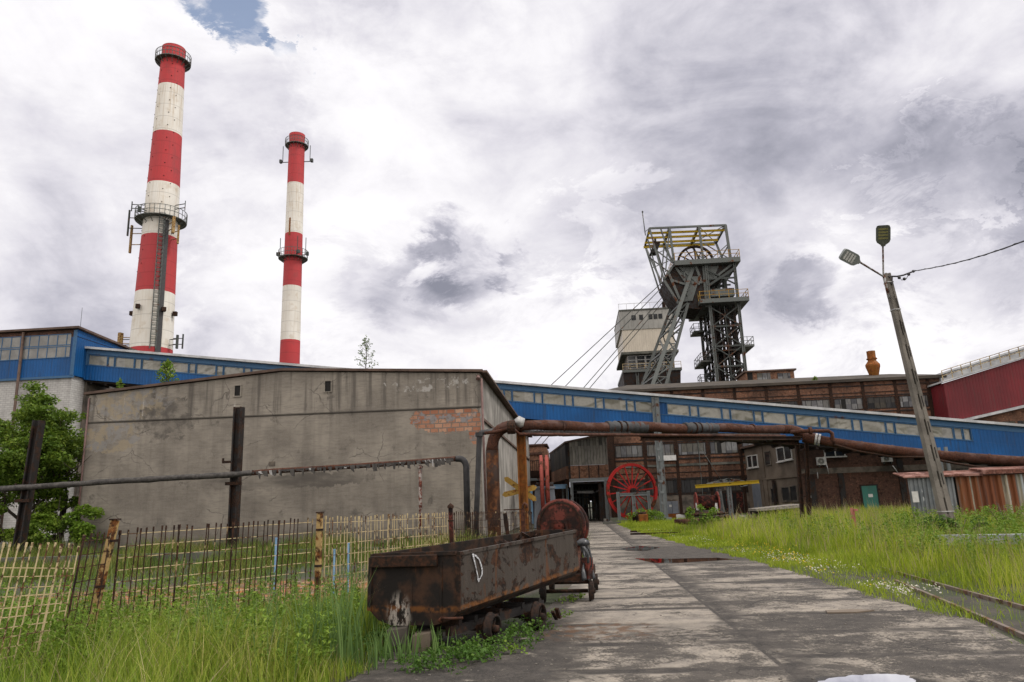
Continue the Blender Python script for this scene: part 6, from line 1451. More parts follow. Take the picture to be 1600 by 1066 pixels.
    for st in strokes:
        P_ = [pt(*q) for q in st]; w_ = [.011 + rr.uniform(-.005, .004) for _ in P_]; L_ = []; R_ = []
        for i, p in enumerate(P_):
            d = (P_[min(i+1, len(P_)-1)] - P_[max(i-1, 0)]).normalized(); s_ = d.cross(WT.n); L_.append(p + s_*w_[i]); R_.append(p - s_*w_[i])
        for i in range(len(P_)-1):
            q = [L_[i], R_[i], R_[i+1], L_[i+1]]; mb.prism(q, [v - WT.n*.004 for v in q])
    mb.build('painted_letter', MT['chalk'], t)
    # running gear
    axes = []
    for px, py in ((770, 974), (842, 951)):
        c = WT.P(px, py, -.02); c.z = .19; axes.append(c)
        for side in (0, 1):
            cc = c + inn*(1.02*side); ax = -inn if side == 0 else inn
            mb = MB(); mb.lathe(cc, [(.150, -.06), (.215, -.06), (.215, -.035), (.192, -.03), (.188, .05), (.155, .05), (.150, -.06)], 28, ax); wl = mb.build('wheel', MT['iron'], t)
            mb = MB(); mb.lathe(cc, [(.01, -.05), (.05, -.05), (.055, .03), (.045, .085), (.02, .09), (.01, .09)], 14, ax); mb.build('hub', MT['rust_dark'], wl)
            mb = MB()
            for k in range(5):
                a2 = 2*math.pi*k/5+.4; e = Z*math.cos(a2) + ut*math.sin(a2); mb.bar(cc + e*.04, cc + e*.158, .04, .02, up=ax)
            mb.build('spokes', MT['iron'], wl)
        mb = MB(); mb.tube([c + inn*.02, c + inn*1.0], .035, 10); mb.build('axle', MT['rust_dark'], t)
    mb = MB()
    for k in (.30, .74):
        p = axes[0] + inn*k + Z*.04 - ut*.55; q = axes[1] + inn*k + Z*.10 + ut*.6; mb.bar(p, q, .09, .12)
    for f_ in (-.3, .0, .5, 1.0, 1.4): c = axes[0].lerp(axes[1], f_) + Z*(.13+.02*f_); mb.bar(c + inn*.25, c + inn*.78, .1, .08)
    mb.build('chassis', MT['steel_black'], t)
    mb = MB()
    for c in axes: mb.bar(c + inn*.13 - ut*.12, c + inn*.13 + ut*.12, .1, .12)
    e = axes[1] + ut*.35 - inn*.02; mb.bar(e + Z*.02, e + ut*.28 + inn*.1 - Z*.13, .05, .03); mb.bar(e + ut*.12 + Z*.05, e + ut*.2 - Z*.1, .06, .04); mb.build('axle_box', MT['rust_dark'], t)
    # timber chocks carrying the near end
    for lb, x0, x1, D, h_, dd in (('grey broken block under the left end of the mine tub', 604, 638, 10.25, .31, .16), ('browner block with a white top edge, right of the grey one under the mine tub', 645, 674, 10.2, .25, .2)):
        p, q = PD(x0, 990, D), PD(x1, 990, D); w_ = (q-p).length; c = (p+q)/2; mb = MB()
        mb.hexa([Vector((c.x+sx*w_*(.5 if k == 0 else .47), D+.1+sy*dd, k*(h_ + sx*.015) - .02)) for k in (0, 1) for sx, sy in ((-1, -1), (1, -1), (1, 1), (-1, 1))])
        tag(mb.build('chock', MT['plaster_dark'] if 'grey broken' in lb else MT['plaster_brown'], bevel=.012), lb, 'block', 'blocks under the mine tub')
    # scrap and dry growth lying in the far end of the tub
    mb = MB(); rr = random.Random(5)
    for i in range(26):
        f_ = rr.uniform(.60, .96); g_ = rr.uniform(.12, .88); c = RTn.lerp(RTf, f_).lerp(LTn.lerp(LTf, f_), g_) - Z*rr.uniform(.06, .2); r_ = rr.uniform(.05, .13)
        q = [c + Vector((rr.uniform(-1, 1), rr.uniform(-1, 1), rr.uniform(-.6, 1)))*r_ for _ in range(4)]; mb.prism(q, [v - Z*.06 + B*rr.uniform(-.04, .04) for v in q])
    o = mb.build('scrap_heap', MT['rust_dark']); tag(o, 'brown scrap and rubbish lying in the far end of the mine tub', 'scrap heap'); o['kind'] = 'stuff'
tub()
tub_a = ut
def trolley_and_drum():
    ax0 = (ut*.9 + A*.35).normalized(); ax = ax0; pe = Vector((ax.y, -ax.x, 0))
    c = PD(875, 822, 15.4)
    t = thing('cable_drum', 'big round rusty red drum standing on a trolley behind the mine tub', 'drum', Vector((c.x, c.y, c.z-.56)))
    R_ = .545
    mb = MB(); mb.lathe(c, [(.01, .0), (R_-.05, .0), (R_, .015), (R_, .07), (R_-.03, .08), (R_-.05, .17), (R_-.03, .18), (R_, .19), (R_, .25), (.01, .25)], 40, ax); mb.build('drum', MT['rust_red'], t)
    mb = MB(); d = -ax
    mb.lathe(c, [(.12, .0), (.13, .05), (.02, .05)], 16, d); q = c - Z*.06
    for s in (-1, 1): mb.bar(q + pe*(s*.14) + d*.03 + Z*.16, q + pe*(s*.20) + d*.03 - Z*.22, .05, .06)
    mb.bar(q + pe*-.16 + d*.03 + Z*.15, q + pe*.16 + d*.03 + Z*.15, .06, .06)
    mb.build('bearing_plate', MT['rust_red'], t)
    mb = MB(); mb.ring(c - ax*.004, R_-.09, R_-.05, .02, 40, ax); mb.build('rim_ring', MT['rust_dark'], t)
    g = Vector((c.x, c.y, 0)) + ax*.2; ax = Vector((math.sin(R(9)), math.cos(R(9)), 0)); pe = Vector((ax.y, -ax.x, 0)); g += pe*.10 - ax*.25
    t = thing('flat_trolley', 'low rusty rail trolley carrying the round drum, half hidden behind the mine tub', 'mine cart', g)
    mb = MB(); p = g - ax*1.0; q = g + ax*.9
    for s in (-.42, .42): mb.bar(p + pe*s + Z*.46, q + pe*s + Z*.46, .10, .16)
    for f_ in (.0, .33, .66, 1): e = p.lerp(q, f_); mb.bar(e - pe*.37 + Z*.46, e + pe*.37 + Z*.46, .1, .12)
    mb.build('frame', MT['rust_dark'], t)
    mb = MB()
    for s in (-1, 1):
        for e in (-.45, .45): mb.bar(g + pe*(s*.2) + ax*e + Z*.55, c + ax0*.2 + pe*(s*.3) - Z*.47 + ax*(e*.3), .08)
    mb.build('cradle', MT['rust'], t)
    for e in (-.75, .75):
        for s in (-1, 1):
            cc = g + ax*e + pe*(s*.46) + Z*.19; mb = MB(); mb.lathe(cc, [(.01, -.04), (.2, -.04), (.2, -.015), (.17, -.01), (.165, .05), (.06, .04), (.05, .08), (.01, .08)], 24, pe*s); mb.build('wheel', MT['iron'], t)
        mb = MB(); mb.tube([g + ax*e - pe*.4 + Z*.19, g + ax*e + pe*.4 + Z*.19], .035, 8); mb.build('axle', MT['rust_dark'], t)
    mb = MB(); e = g - ax*.95 + pe*.42; mb.box(e + Z*.62, .16, .2, .38, -R(35)); mb.build('end_plate', MT['rust_red'], t)
    # black plastic sheet hanging off the trolley
    rr = random.Random(9); rows = []; N_, M_ = 16, 7
    top0, top1 = PD(906, 849, 14.3), PD(918, 852, 14.6); bot0, bot1 = PD(911, 908, 14.1), PD(928, 906, 14.3); V = []
    for i in range(N_+1):
        f_ = i/N_
        for j in range(M_+1):
            g_ = j/M_; p = top0.lerp(top1, g_).lerp(bot0.lerp(bot1, g_), f_); pin = 1 - .55*math.exp(-((f_-.45)/.16)**2); ce = top0.lerp(top1, .6).lerp(bot0.lerp(bot1, .5), f_); p = ce + (p-ce)*pin
            V.append(p + Vector((.02*math.sin(g_*9+f_*5), .06*math.sin(g_*14+f_*3)+rr.uniform(-.01, .01), .025*math.sin(g_*8) + rr.uniform(-.012, .012))))
    F = [(i*(M_+1)+j, i*(M_+1)+j+1, (i+1)*(M_+1)+j+1, (i+1)*(M_+1)+j) for i in range(N_) for j in range(M_)]
    t = thing('plastic_sheet', 'black plastic sheet hanging crumpled off the trolley behind the mine tub', 'sheet', drop(bot0, .2))
    mb = MB(); mb.add(V, F, True); o = mb.build('sheet', MT['tarp'], t); m = o.modifiers.new('thick', 'SOLIDIFY'); m.thickness = .012
    mb = MB(); e0 = PD(905, 846, 14.3); mb.tube([e0, PD(914, 850, 14.3), PD(921, 860, 14.3), PD(924, 872, 14.3), PD(923.5, 886, 14.3)], .022, 6); mb.tube([e0 + B*.02, PD(912, 856, 14.2), PD(919, 866, 14.2), PD(919, 880, 14.2)], .03, 6); mb.lathe(PD(911, 848, 14.3), [(.01, -.07), (.12, -.05), (.13, .02), (.06, .07), (.01, .08)], 9); mb.build('fold', MT['tarp'], t)
trolley_and_drum()

# ------------------------------------------------------------------ rusty fence
post_top = [(180, 813, 10.5), (500, 802, 13.0), (704, 794, 17.0)]
def fence():
    for i, (x, y, D) in enumerate(post_top):
        p = PD(x, y, D); q = drop(p, -.15); q.x += (-.30, -.02, .03)[i]
        t = thing('fence_post', ['leaning rusty cream fence post nearest the left edge', 'upright cream fence post with a rusty cap, left of the mine tub', 'reddish fence post with a pointed cap, above the mine tub'][i], 'post', drop(q), 'fence posts')
        w_ = (.085, .088, .09)[i]
        mb = MB(); mb.bar(q, p, w_, w_); mb.build('post', MT['cream_rust'] if i < 2 else MT['rust_red'], t)
        mb = MB()
        if i < 2: mb.box(p + Z*.012, w_*1.35, w_*1.35, .02)
        else: mb.lathe(p, [(w_*.8, 0), (w_*.85, .05), (.01, .11)], 10)
        mb.build('cap', MT['rust_dark'], t)
        for c in (p - Z*.28, q.lerp(p, .55)): mb = MB(); mb.ring(c, .04, .068, .035, 10); mb.build('clamp', MT['rust_dark'], t)
    rr = random.Random(21)
    def panel(label, a, b_, nw, pitch, m, lean=0.0, z0=.08, wire=None, sag=0.0, missing=.06, stiff=()):
        pa, pb = PD(*a), PD(*b_); ga, gb = drop(pa), drop(pb); u = (gb-ga); L = u.length; u.normalize()
        t = thing('barred_fence', label, 'fence', ga, 'rusty fence panels')
        n_ = int(L/pitch); mb = MB(); nrm = Vector((u.y, -u.x, 0))
        def at(s, z): f_ = s/L; h = pa.z + (pb.z-pa.z)*f_; return ga + u*(s - lean*(h-z)) + Z*z + nrm*(.03*math.sin(s*1.7))
        for i in range(n_+1):
            s = L*i/n_; h = pa.z + (pb.z-pa.z)*(s/L) + rr.uniform(-.02, .02); k = rr.uniform(-.02, .02) + (rr.uniform(-.07, .07) if rr.random() < .12 else 0)
            if rr.random() < missing: continue
            w_ = .0115 if i % 9 else .019
            mb.bar(at(s, z0+rr.uniform(0, .06)), at(s+k, h-.02), w_); mb.bar(at(s+k, h-.05), at(s+k+.0, h+.012), w_*1.6)
        mb.cur = 1; k = 9
        for j in range(nw):
            z = z0 + .1 + (min(pa.z, pb.z)-z0-.17)*j/(nw-1) + rr.uniform(-.01, .01)
            for i in range(k):
                if rr.random() < missing*.8: continue
                dz = lambda s: (pb.z-pa.z)*(s/L)*(j/(nw-1)); s0, s1 = L*i/k, L*(i+1)/k
                mb.bar(at(s0, z+dz(s0)) - nrm*.012, at(s1, z+dz(s1)) - nrm*.012, .0105)
        mb.build('lattice', [m, wire or MT['cream']], t)
    panel('cream barred fence panel leaning at the left edge', (-140, 842, 7.9), (126, 853, 9.9), 11, .10, MT['cream'], .14, missing=.03)
    panel('short dark rusted fence panel just left of the leaning post', (130, 838, 10.0), (172, 832, 10.4), 9, .085, MT['fence_dark'], .12, wire=MT['fence_dark'])
    panel('long rust dark fence panel between the leaning post and the capped post', (188, 828, 10.6), (490, 810, 12.9), 10, .092, MT['fence_dark'], .02)
    panel('cream fence panel right of the capped post, running behind the mine tub', (508, 809, 13.1), (698, 802, 16.8), 9, .10, MT['cream'], .0)
    panel('furthest fence panel, dark and thin beyond the pointed post', (710, 801, 17.2), (832, 800, 23.5), 8, .12, MT['fence_dark'], .0, wire=MT['fence_dark'])
    for i, (x0, y0, x1, y1, D, lb) in enumerate(((789, 802, 794, 842, 19, 'leaning rusty stub post above the rim of the mine tub'), (817, 796, 818, 830, 20, 'rusty post with a curled hook top beside the round drum'))):
        mb = MB(); p, q = PD(x0, y0, D), PD(x1, y1, D); q = p + (q-p)*2; q.z = max(q.z, -.1)
        mb.bar(q, p, .1, .08)
        if i: mb.tube([p, p + Z*.1, p + Z*.16 + B*.05, p + Z*.12 + B*.11, p + Z*.03 + B*.1], .03, 6)
        else: mb.bar(PD(787, 797, D), PD(815, 796, D), .03)
        tag(mb.build('stub_post', MT['rust_dark'] if not i else MT['rust']), lb, 'post', 'stub posts behind the tub')
    for x, y0, y1, D, lb in ((431.5, 830, 862, 17, 'light blue stake in the grass left of the capped fence post'), (544.5, 838, 870, 17.5, 'taller light blue stake in the grass right of the capped post'), (522.5, 848, 872, 17.2, 'shorter light blue stake right beside the capped fence post')):
        p = PD(x, y0+12, D); mb = MB(); mb.bar(drop(p, -.05), p, .035); mb.box(p + Z*.01, .045, .045, .03); tag(mb.build('stake', MT['blue_paint']), lb, 'stake', 'blue stakes behind the fence')
    mb = MB(); a_, b_ = PG(-60, 886), PG(590, 868); mb.bar(a_.lerp(b_, .0) + Z*.16, b_ + Z*.16, .3, .34); tag(mb.build('low_kerb', MT['conc_band']), 'long low concrete kerb in the grass behind the fence', 'kerb')
fence()

# ------------------------------------------------------------------ vegetation
G_STOPS = [(0, (0.039, 0.081, 0.009)), (.25, (0.098, 0.169, 0.014)), (.55, (0.189, 0.273, 0.026)), (.82, (0.305, 0.345, 0.052)), (1, (0.520, 0.429, 0.195))]
G_MEADOW = [(0, (0.056, 0.100, 0.009)), (.3, (0.156, 0.225, 0.014)), (.6, (0.281, 0.356, 0.025)), (.85, (0.388, 0.425, 0.056)), (1, (0.450, 0.375, 0.175))]
MT['grass'] = leafy('long grass', G_STOPS, .3); MT['meadow'] = leafy('meadow grass', G_MEADOW, .35)
MT['rough'] = leafy('rough grass', [(0, (.022, .045, .007)), (.3, (.055, .095, .012)), (.6, (.11, .15, .02)), (.82, (.20, .19, .05)), (1, (.34, .26, .13))], .25)
MT['leaf'] = leafy('tree leaf', [(0, (.038, .08, .010)), (.5, (.10, .17, .020)), (1, (.22, .285, .038))], .35)
MT['leaf_bright'] = leafy('weed leaf', [(0, (.065, .13, .014)), (.5, (.135, .225, .024)), (1, (.25, .33, .048))], .35)
MT['leaf_low'] = leafy('low leaf', [(0, (.03, .075, .012)), (.5, (.06, .13, .018)), (1, (.12, .19, .03))], .3)
MT['seed'] = leafy('seed stalk', [(0, (.19, .15, .07)), (.5, (.30, .24, .13)), (1, (.40, .34, .20))], .25)
def vnoise(x, y, s, seed=0):
    r_ = np.random.default_rng(seed); v = np.zeros_like(x)
    for k in range(5):
        a_ = r_.uniform(0, 6.28, 2); f_ = s*(1.7**k); v += np.sin(x*f_*math.cos(a_[0]) + y*f_*math.sin(a_[0]) + a_[1])/(1.35**k)
    return v/2.2
def rl(y):
    p = sorted([(q[1], q[0]) for q in ROAD]); return np.interp(y, [a_[0] for a_ in p], [a_[1] for a_ in p])
def rr_(y):
    p = sorted([(q[1], q[0]) for q in ROADR]); return np.interp(y, [a_[0] for a_ in p], [a_[1] for a_ in p])
def in_view(x, y, z=.4, m=40):
    v = np.stack([x, y, np.full_like(x, z) - EYE], 1); d = v @ np.array(_f); X = CX + FPX*(v @ np.array(CR))/d; Y = CY - FPX*(v @ np.array(CU))/d
    return (d > 1) & (X > -m*3) & (X < 1600+m*3) & (Y < 1066+m*4)
def blades(name, x, y, h, w_, lean, m, var, label_kind='stuff', nseg=3):
    n_ = len(x); az = rng.uniform(0, 2*np.pi, n_); fa = rng.uniform(0, 2*np.pi, n_)
    V = np.zeros((n_, (nseg+1)*2, 3), np.float32)
    for k in range(nseg+1):
        t = k/nseg; o = lean*h*t**1.8; cx = x + np.cos(az)*o; cy = y + np.sin(az)*o; cz = h*(t - .18*lean*t*t); ww = w_*(1 - t**1.6*.93)/2
        for s, j in ((-1, 0), (1, 1)): V[:, k*2+j, 0] = cx + s*np.cos(fa)*ww; V[:, k*2+j, 1] = cy + s*np.sin(fa)*ww; V[:, k*2+j, 2] = cz - .02
    base = (np.arange(n_)*(nseg+1)*2)[:, None]
    F = np.concatenate([base + np.array([[2*k, 2*k+1, 2*k+3, 2*k+2]]) for k in range(nseg)], 0)
    o = np_mesh(name, V.reshape(-1, 3), F, m, np.repeat(var, (nseg+1)*2)); o['kind'] = 'stuff'; return o
foot_c = [(RTn+LTn)/2, (RTf+LTf)/2]
def tub_dist(x, y):
    a_ = np.array(foot_c[0])[:2]; b_ = np.array(foot_c[1])[:2]; d = b_-a_; t = np.clip(((x-a_[0])*d[0] + (y-a_[1])*d[1])/d.dot(d), -.05, 1.6)
    return np.hypot(x-a_[0]-d[0]*t, y-a_[1]-d[1]*t)
def scatter(n_, x0, x1, y0, y1):
    return rng.uniform(x0, x1, n_), rng.uniform(y0, y1, n_)
def wallfront(x): return W1.O.y + (x - W1.O.x)*B.y/B.x
# near left: long grass before and through the fence
x, y = scatter(95000, -11, 0, 4.8, 14.5); k = (x < rl(y) - .02 + .12*np.sin(y*5)) & in_view(x, y) & ((tub_dist(x, y) > .72) | ((tub_dist(x, y) > .30) & (y < 10.6) & (x < PD(700, 990, 10.0).x))); d = vnoise(x, y, .9, 1)
k &= rng.uniform(0, 1, len(x)) < np.clip(.62 + .5*d, .12, 1); x, y, d = x[k], y[k], d[k]
edge = np.clip((rl(y) - x)/.9, .0, 1); h = (.16 + .58*edge*np.clip(.75 + .35*vnoise(x, y, .6, 2), .3, 1.2))*rng.uniform(.55, 1.35, len(x)); h *= np.where((tub_dist(x, y) < 1.1), .6, 1)*np.where(y > 8.8, .78, 1)
fy = np.interp(x, [-7.6, -5.9, -3.45, -1.44, .6], [8.9, 10.4, 13.0, 17.0, 23.5]); h *= np.where(y > fy, .55, 1)
blades('long_grass', x, y, h, rng.uniform(.005, .013, len(x)), rng.uniform(.08, .6, len(x)), MT['grass'], np.clip(rng.normal(.47, .25, len(x)) + .2*d, 0, 1))
s = rng.uniform(0, 1, len(x)) < .05
blades('dry_stalks', x[s], y[s], np.clip(h[s]*rng.uniform(1.0, 1.6, s.sum()), .2, 1.1), rng.uniform(.004, .008, s.sum()), rng.uniform(.1, .9, s.sum()), MT['seed'], rng.uniform(0, 1, s.sum()), nseg=4)
# reed-like tufts
cx_, cy_ = [], []
for px, py, D, n_, sp in ((250, 840, 19, 14, .6), (150, 845, 17, 22, .7), (350, 845, 21, 16, .8), (440, 842, 22, 18, .7), (620, 835, 23, 16, .8), (300, 835, 27, 20, 1.0), (420, 835, 30, 20, 1.0), (170, 838, 31, 20, 1.0), (560, 880, 13.5, 16, .4), (640, 850, 17, 14, .6), (12, 850, 12.5, 26, .35), (60, 870, 12, 18, .4), (330, 900, 9.4, 22, .3), (545, 1010, 9.3, 80, .22), (520, 1000, 9.8, 50, .3), (420, 930, 10.2, 30, .5), (95, 880, 10.8, 20, .5), (220, 900, 11.2, 16, .4), (470, 960, 9.0, 30, .35), (560, 980, 9.8, 40, .2), (598, 1000, 9.75, 34, .10), (640, 1004, 9.6, 22, .09), (690, 1000, 9.75, 14, .10), (300, 850, 14.5, 14, .5), (400, 860, 14.5, 14, .5), (585, 955, 10.8, 26, .15)):
    p = PD(px, py, D); cx_ += list(rng.normal(p.x, sp, n_)); cy_ += list(rng.normal(D, sp, n_))
x, y = np.array(cx_), np.array(cy_); k = ((x < rl(y) - .15) & (tub_dist(x, y) > .74)) | ((y < 10.05) & (x > PD(585, 990, 9.8).x)); x, y = x[k], y[k]; near_t = (y < 10.05) & (x > PD(585, 990, 9.8).x)
blades('reeds', x, y, rng.uniform(.7, 1.25, len(x))*np.where(near_t, .42, 1), rng.uniform(.014, .028, len(x)), rng.uniform(.05, .38, len(x)), leafy('reed blade', [(0, (.06, .12, .03)), (.6, (.11, .19, .05)), (1, (.17, .25, .08))], .3), rng.uniform(0, 1, len(x)), nseg=5)
# behind the fence up to the hall
x, y = scatter(120000, -34, 3.5, 12, 41); k = (x < rl(y) - .1) & (y < wallfront(x) - .1) & in_view(x, y, .4, 10) & (tub_dist(x, y) > .8) & (y > np.interp(x, [-7.6, -5.9, -3.45, -1.44, .6], [8.9, 10.4, 13.0, 17.0, 23.5]))
d = vnoise(x, y, .55, 5); s = np.hypot((x+7.0)*.15, (y-17.6)*.26) + .3*d; k &= rng.uniform(0, 1, len(x)) < np.clip((.5 + .5*d)*np.clip((s-.55)*1.6, .10, 1), .02, 1); x, y, d, s = x[k], y[k], d[k], s[k]
h = (.22 + .26*np.clip(d+.4, 0, 1.2))*rng.uniform(.5, 1.4, len(x)); h = np.where(y > 27, h*1.3, h)*(1 + .5*vnoise(x, y, 1.6, 31))
blades('rough_grass', x, y, h, rng.uniform(.010, .022, len(x))*np.clip(y/18, .8, 1.8), rng.uniform(.1, .6, len(x)), MT['rough'], np.clip(rng.normal(.5, .27, len(x)) + .2*d, 0, 1))
# right of the road: short clover verge, then tall meadow
def right_off(x, y): return x - rr_(y)
x, y = scatter(210000, 2.5, 16, 9, 60); o = right_off(x, y); d = vnoise(x, y, .8, 7); far = np.clip((y-20)/40, 0, 1)
k = (o > -.10 + .12*np.sin(y*3.1+x)) & (o < 3.2 + 1.0*d) & in_view(x, y, .1, 5) & (rng.uniform(0, 1, len(x)) < np.clip(.75+.4*d, .25, 1)); k &= ~((np.abs((x - PG(1500, 924).x) - (PG(1600, 951).x-PG(1500, 924).x)*0) > 900))
rp0, rp1 = PG(1500, 924), PG(1600, 951); rq0, rq1 = PG(1530, 965), PG(1600, 996)
def side_of(x, y, p, q): return (q.x-p.x)*(y-p.y) - (q.y-p.y)*(x-p.x)
trk = (side_of(x, y, rp0, rp1)*side_of(x, y, rq0, rq1) < 0) & (y < PG(1440, 905).y); k &= ~(trk & (rng.uniform(0, 1, len(x)) < .88))
k &= ~((y < PG(1560, 980).y) & (o < 1.2) & (rng.uniform(0, 1, len(x)) < .85))
x, y, d, o = x[k], y[k], d[k], o[k]
blades('verge_grass', x, y, rng.uniform(.05, .17, len(x))*(1+.4*d)*(1 + .6*np.clip(o-1, 0, 1.5)), rng.uniform(.008, .018, len(x))*np.clip(y/16, .8, 2.2), rng.uniform(.2, .9, len(x)), MT['meadow'], np.clip(rng.normal(.42, .18, len(x)) + .1*d, 0, 1), nseg=2)
x, y = scatter(330000, 3, 52, 12, 64); o = right_off(x, y); d = vnoise(x, y, .42, 9); d2 = vnoise(x, y, 1.3, 10)
k = (o > 1.9 + .7*d) & in_view(x, y, .6, 5) & (y < WO.O.y - 1.5 + (x-WO.O.x)*B.y/B.x) & (rng.uniform(0, 1, len(x)) < np.clip(.55+.35*d2, .12, 1)*np.clip(24/y, .3, 1))
k &= ~((y > 45) & (x < PD(1190, 815, 50).x*y/50)) & ~((y > 36) & (x > PD(1415, 790, 37).x) & (y < 42))
trk2 = (side_of(x, y, rp0, rp1) < 0) & (x > PG(1475, 915).x - .3) & (y < PG(1470, 918).y+.5); k &= ~trk2
x, y, d, d2, o = x[k], y[k], d[k], d2[k], o[k]
h = (.30 + .34*np.clip((o-1.4)/2.2, 0, 1))*(1 + .35*d + .38*d2)*rng.uniform(.6, 1.35, len(x)); h = np.clip(h, .1, 1.15)
blades('meadow_grass', x, y, h, rng.uniform(.009, .019, len(x))*np.clip(y/15, .9, 2.6), rng.uniform(.08, .6, len(x)), MT['meadow'], np.clip(rng.normal(.48, .22, len(x)) + .26*d2 + .1*d, 0, 1))
s = rng.uniform(0, 1, len(x)) < .16; xs, ys, hs = x[s], y[s], h[s]
blades('seed_stalks', xs, ys, hs*rng.uniform(1.15, 1.55, len(xs)), rng.uniform(.006, .011, len(xs))*np.clip(ys/12, .9, 2.4), rng.uniform(.05, .35, len(xs)), MT['seed'], rng.uniform(0, 1, len(xs)))
# grass around the wheel and along the far yard
x, y = scatter(26000, 5, 30, 44, 64); o = right_off(x, y); k = (o > .1) & in_view(x, y, .2, 5) & (vnoise(x, y, .35, 12) > -.1) & (x < PD(1195, 810, 55).x*y/55); x, y = x[k], y[k]
blades('yard_grass', x, y, rng.uniform(.12, .38, len(x)), rng.uniform(.03, .05, len(x)), rng.uniform(.1, .6, len(x)), MT['meadow'], rng.uniform(.2, .75, len(x)))
def leaf_cloud(name, m, clumps, size, parent=None, droop=.4, asp=.62):
    C_, S_ = [], []
    for c, r, n_ in clumps:
        r = r if isinstance(r, tuple) else (r, r, r); q = rng.normal(0, 1, (n_, 3)); q /= np.linalg.norm(q, axis=1)[:, None]; q *= (rng.uniform(0, 1, n_)**.45)[:, None]
        C_.append(np.array(c) + q*np.array(r))
    C_ = np.concatenate(C_); n_ = len(C_); a_ = rng.normal(0, 1, (n_, 3)); a_[:, 2] = a_[:, 2]*.5 - droop; a_ /= np.linalg.norm(a_, axis=1)[:, None]
    nrm = rng.normal(0, .55, (n_, 3)); nrm[:, 2] += 1; b_ = np.cross(nrm, a_); b_ /= np.linalg.norm(b_, axis=1)[:, None]; s = (size*rng.uniform(.55, 1.35, n_))[:, None]
    bend = np.cross(a_, b_)*s*.18
    V = np.stack([C_ - a_*s*.5, C_ + b_*s*asp*.5 + bend, C_ + a_*s*.55, C_ - b_*s*asp*.5 + bend], 1).reshape(-1, 3)
    F = (np.arange(n_)*4)[:, None] + np.array([[0, 1, 2, 3]])
    v = np.clip(rng.normal(.5, .22, n_), 0, 1)
    return np_mesh(name, V, F, m, np.repeat(v, 4), False, parent)
def branchy(mb, p, d, L, r, depth, rr, ends):
    q = p + d*L; mid = p.lerp(q, .5) + Vector((rr.uniform(-1, 1), rr.uniform(-1, 1), rr.uniform(-.3, .3)))*L*.07
    mb.tube([p, mid, q], [r, r*.82, r*.66], 7)
    if depth == 0: ends.append(q); return
    ends.append(q)
    for i in range(rr.choice((2, 3, 3))):
        e = (d + Vector((rr.uniform(-1, 1), rr.uniform(-1, 1), rr.uniform(-.35, .6)))*.85).normalized(); branchy(mb, q if rr.random() < .6 else mid.lerp(q, .5), e, L*rr.uniform(.6, .85), r*.6, depth-1, rr, ends)
def tree(label, base, L, r, depth, seed, n_leaf, size, clump, m=None, nm='tree', limit=None, group=None, lean=(0, 0, 1)):
    t = thing(nm, label, 'tree' if nm != 'shrub' else 'shrub', base, group); rr = random.Random(seed); mb = MB(); ends = []
    d = Vector(lean).normalized(); q = base + d*L*.55; mb.tube([base - Z*.1, q], [r*1.25, r], 8)
    for i in range(4): branchy(mb, base + d*L*(.35+.06*i), (d*.8 + Vector((math.cos(i*1.7+seed), math.sin(i*1.7+seed), .15))).normalized(), L*.45, r*.62, depth, rr, ends)
    mb.build('trunk', MT['bark'], t)
    if limit: ends = [e for e in ends if limit(e)]
    cl = [(tuple(e + Vector((rr.uniform(-.3, .3), rr.uniform(-.3, .3), rr.uniform(-.2, .3)))*clump), (clump*rr.uniform(.7, 1.2), clump*rr.uniform(.7, 1.2), clump*rr.uniform(.4, .7)), int(n_leaf/len(ends)*rr.uniform(.5, 1.5))) for e in ends]
    leaf_cloud('crown', m or MT['leaf'], cl, size, t); return t
LIM = lambda e: (e - W1.pt(sL, 0)).dot(B) < -.75 or e.y < 36
p = PD(92, 838, 44.0); tree('tallest tree at the grey hall corner, with an open leafy top', drop(p), 6.0, .15, 3, 5, 18000, .21, .8, limit=LIM, lean=(.05, 0, 1))
p = PD(35, 838, 42.0); tree('broad bushy tree behind the left steel post', drop(p), 4.3, .16, 3, 8, 20000, .2, .9, limit=LIM)
p = PD(-40, 838, 43.0); tree('tree at the far left edge, cut by the picture edge', drop(p), 4.4, .16, 3, 12, 17000, .21, 1.0)
for px, py, D, w_, h_, lb, n_ in ((108, 800, 40.0, 1.5, 1.5, 'low yellow green shrub under the trees beside the grey hall corner', 2600), (62, 812, 39.0, 1.2, 1.1, 'small dark shrub at the foot of the left steel post', 1500), (20, 800, 40.5, 2.0, 2.3, 'wide dark shrub left of the left steel post', 4200), (88, 790, 41.5, 1.5, 2.2, 'taller bright shrub between the left steel post and the grey hall', 3400)):
    c = PD(px, py, D); t = thing('shrub', lb, 'shrub', drop(c)); rr = random.Random(px); mb = MB()
    for i in range(9): mb.tube([drop(c), drop(c) + Vector((rr.uniform(-w_, w_)*.7, rr.uniform(-w_, w_)*.7, h_*rr.uniform(.8, 1.5)))], [.03, .012], 5)
    mb.build('stems', MT['bark'], t); leaf_cloud('crown', MT['leaf_bright'] if w_ > 1.3 else MT['leaf'], [((c.x+rr.uniform(-1, 1)*w_, D+rr.uniform(-.7, .7)*w_, rr.uniform(.3, 1.55)*h_), (.5, .5, .35), n_//12) for _ in range(12)], .2, t)
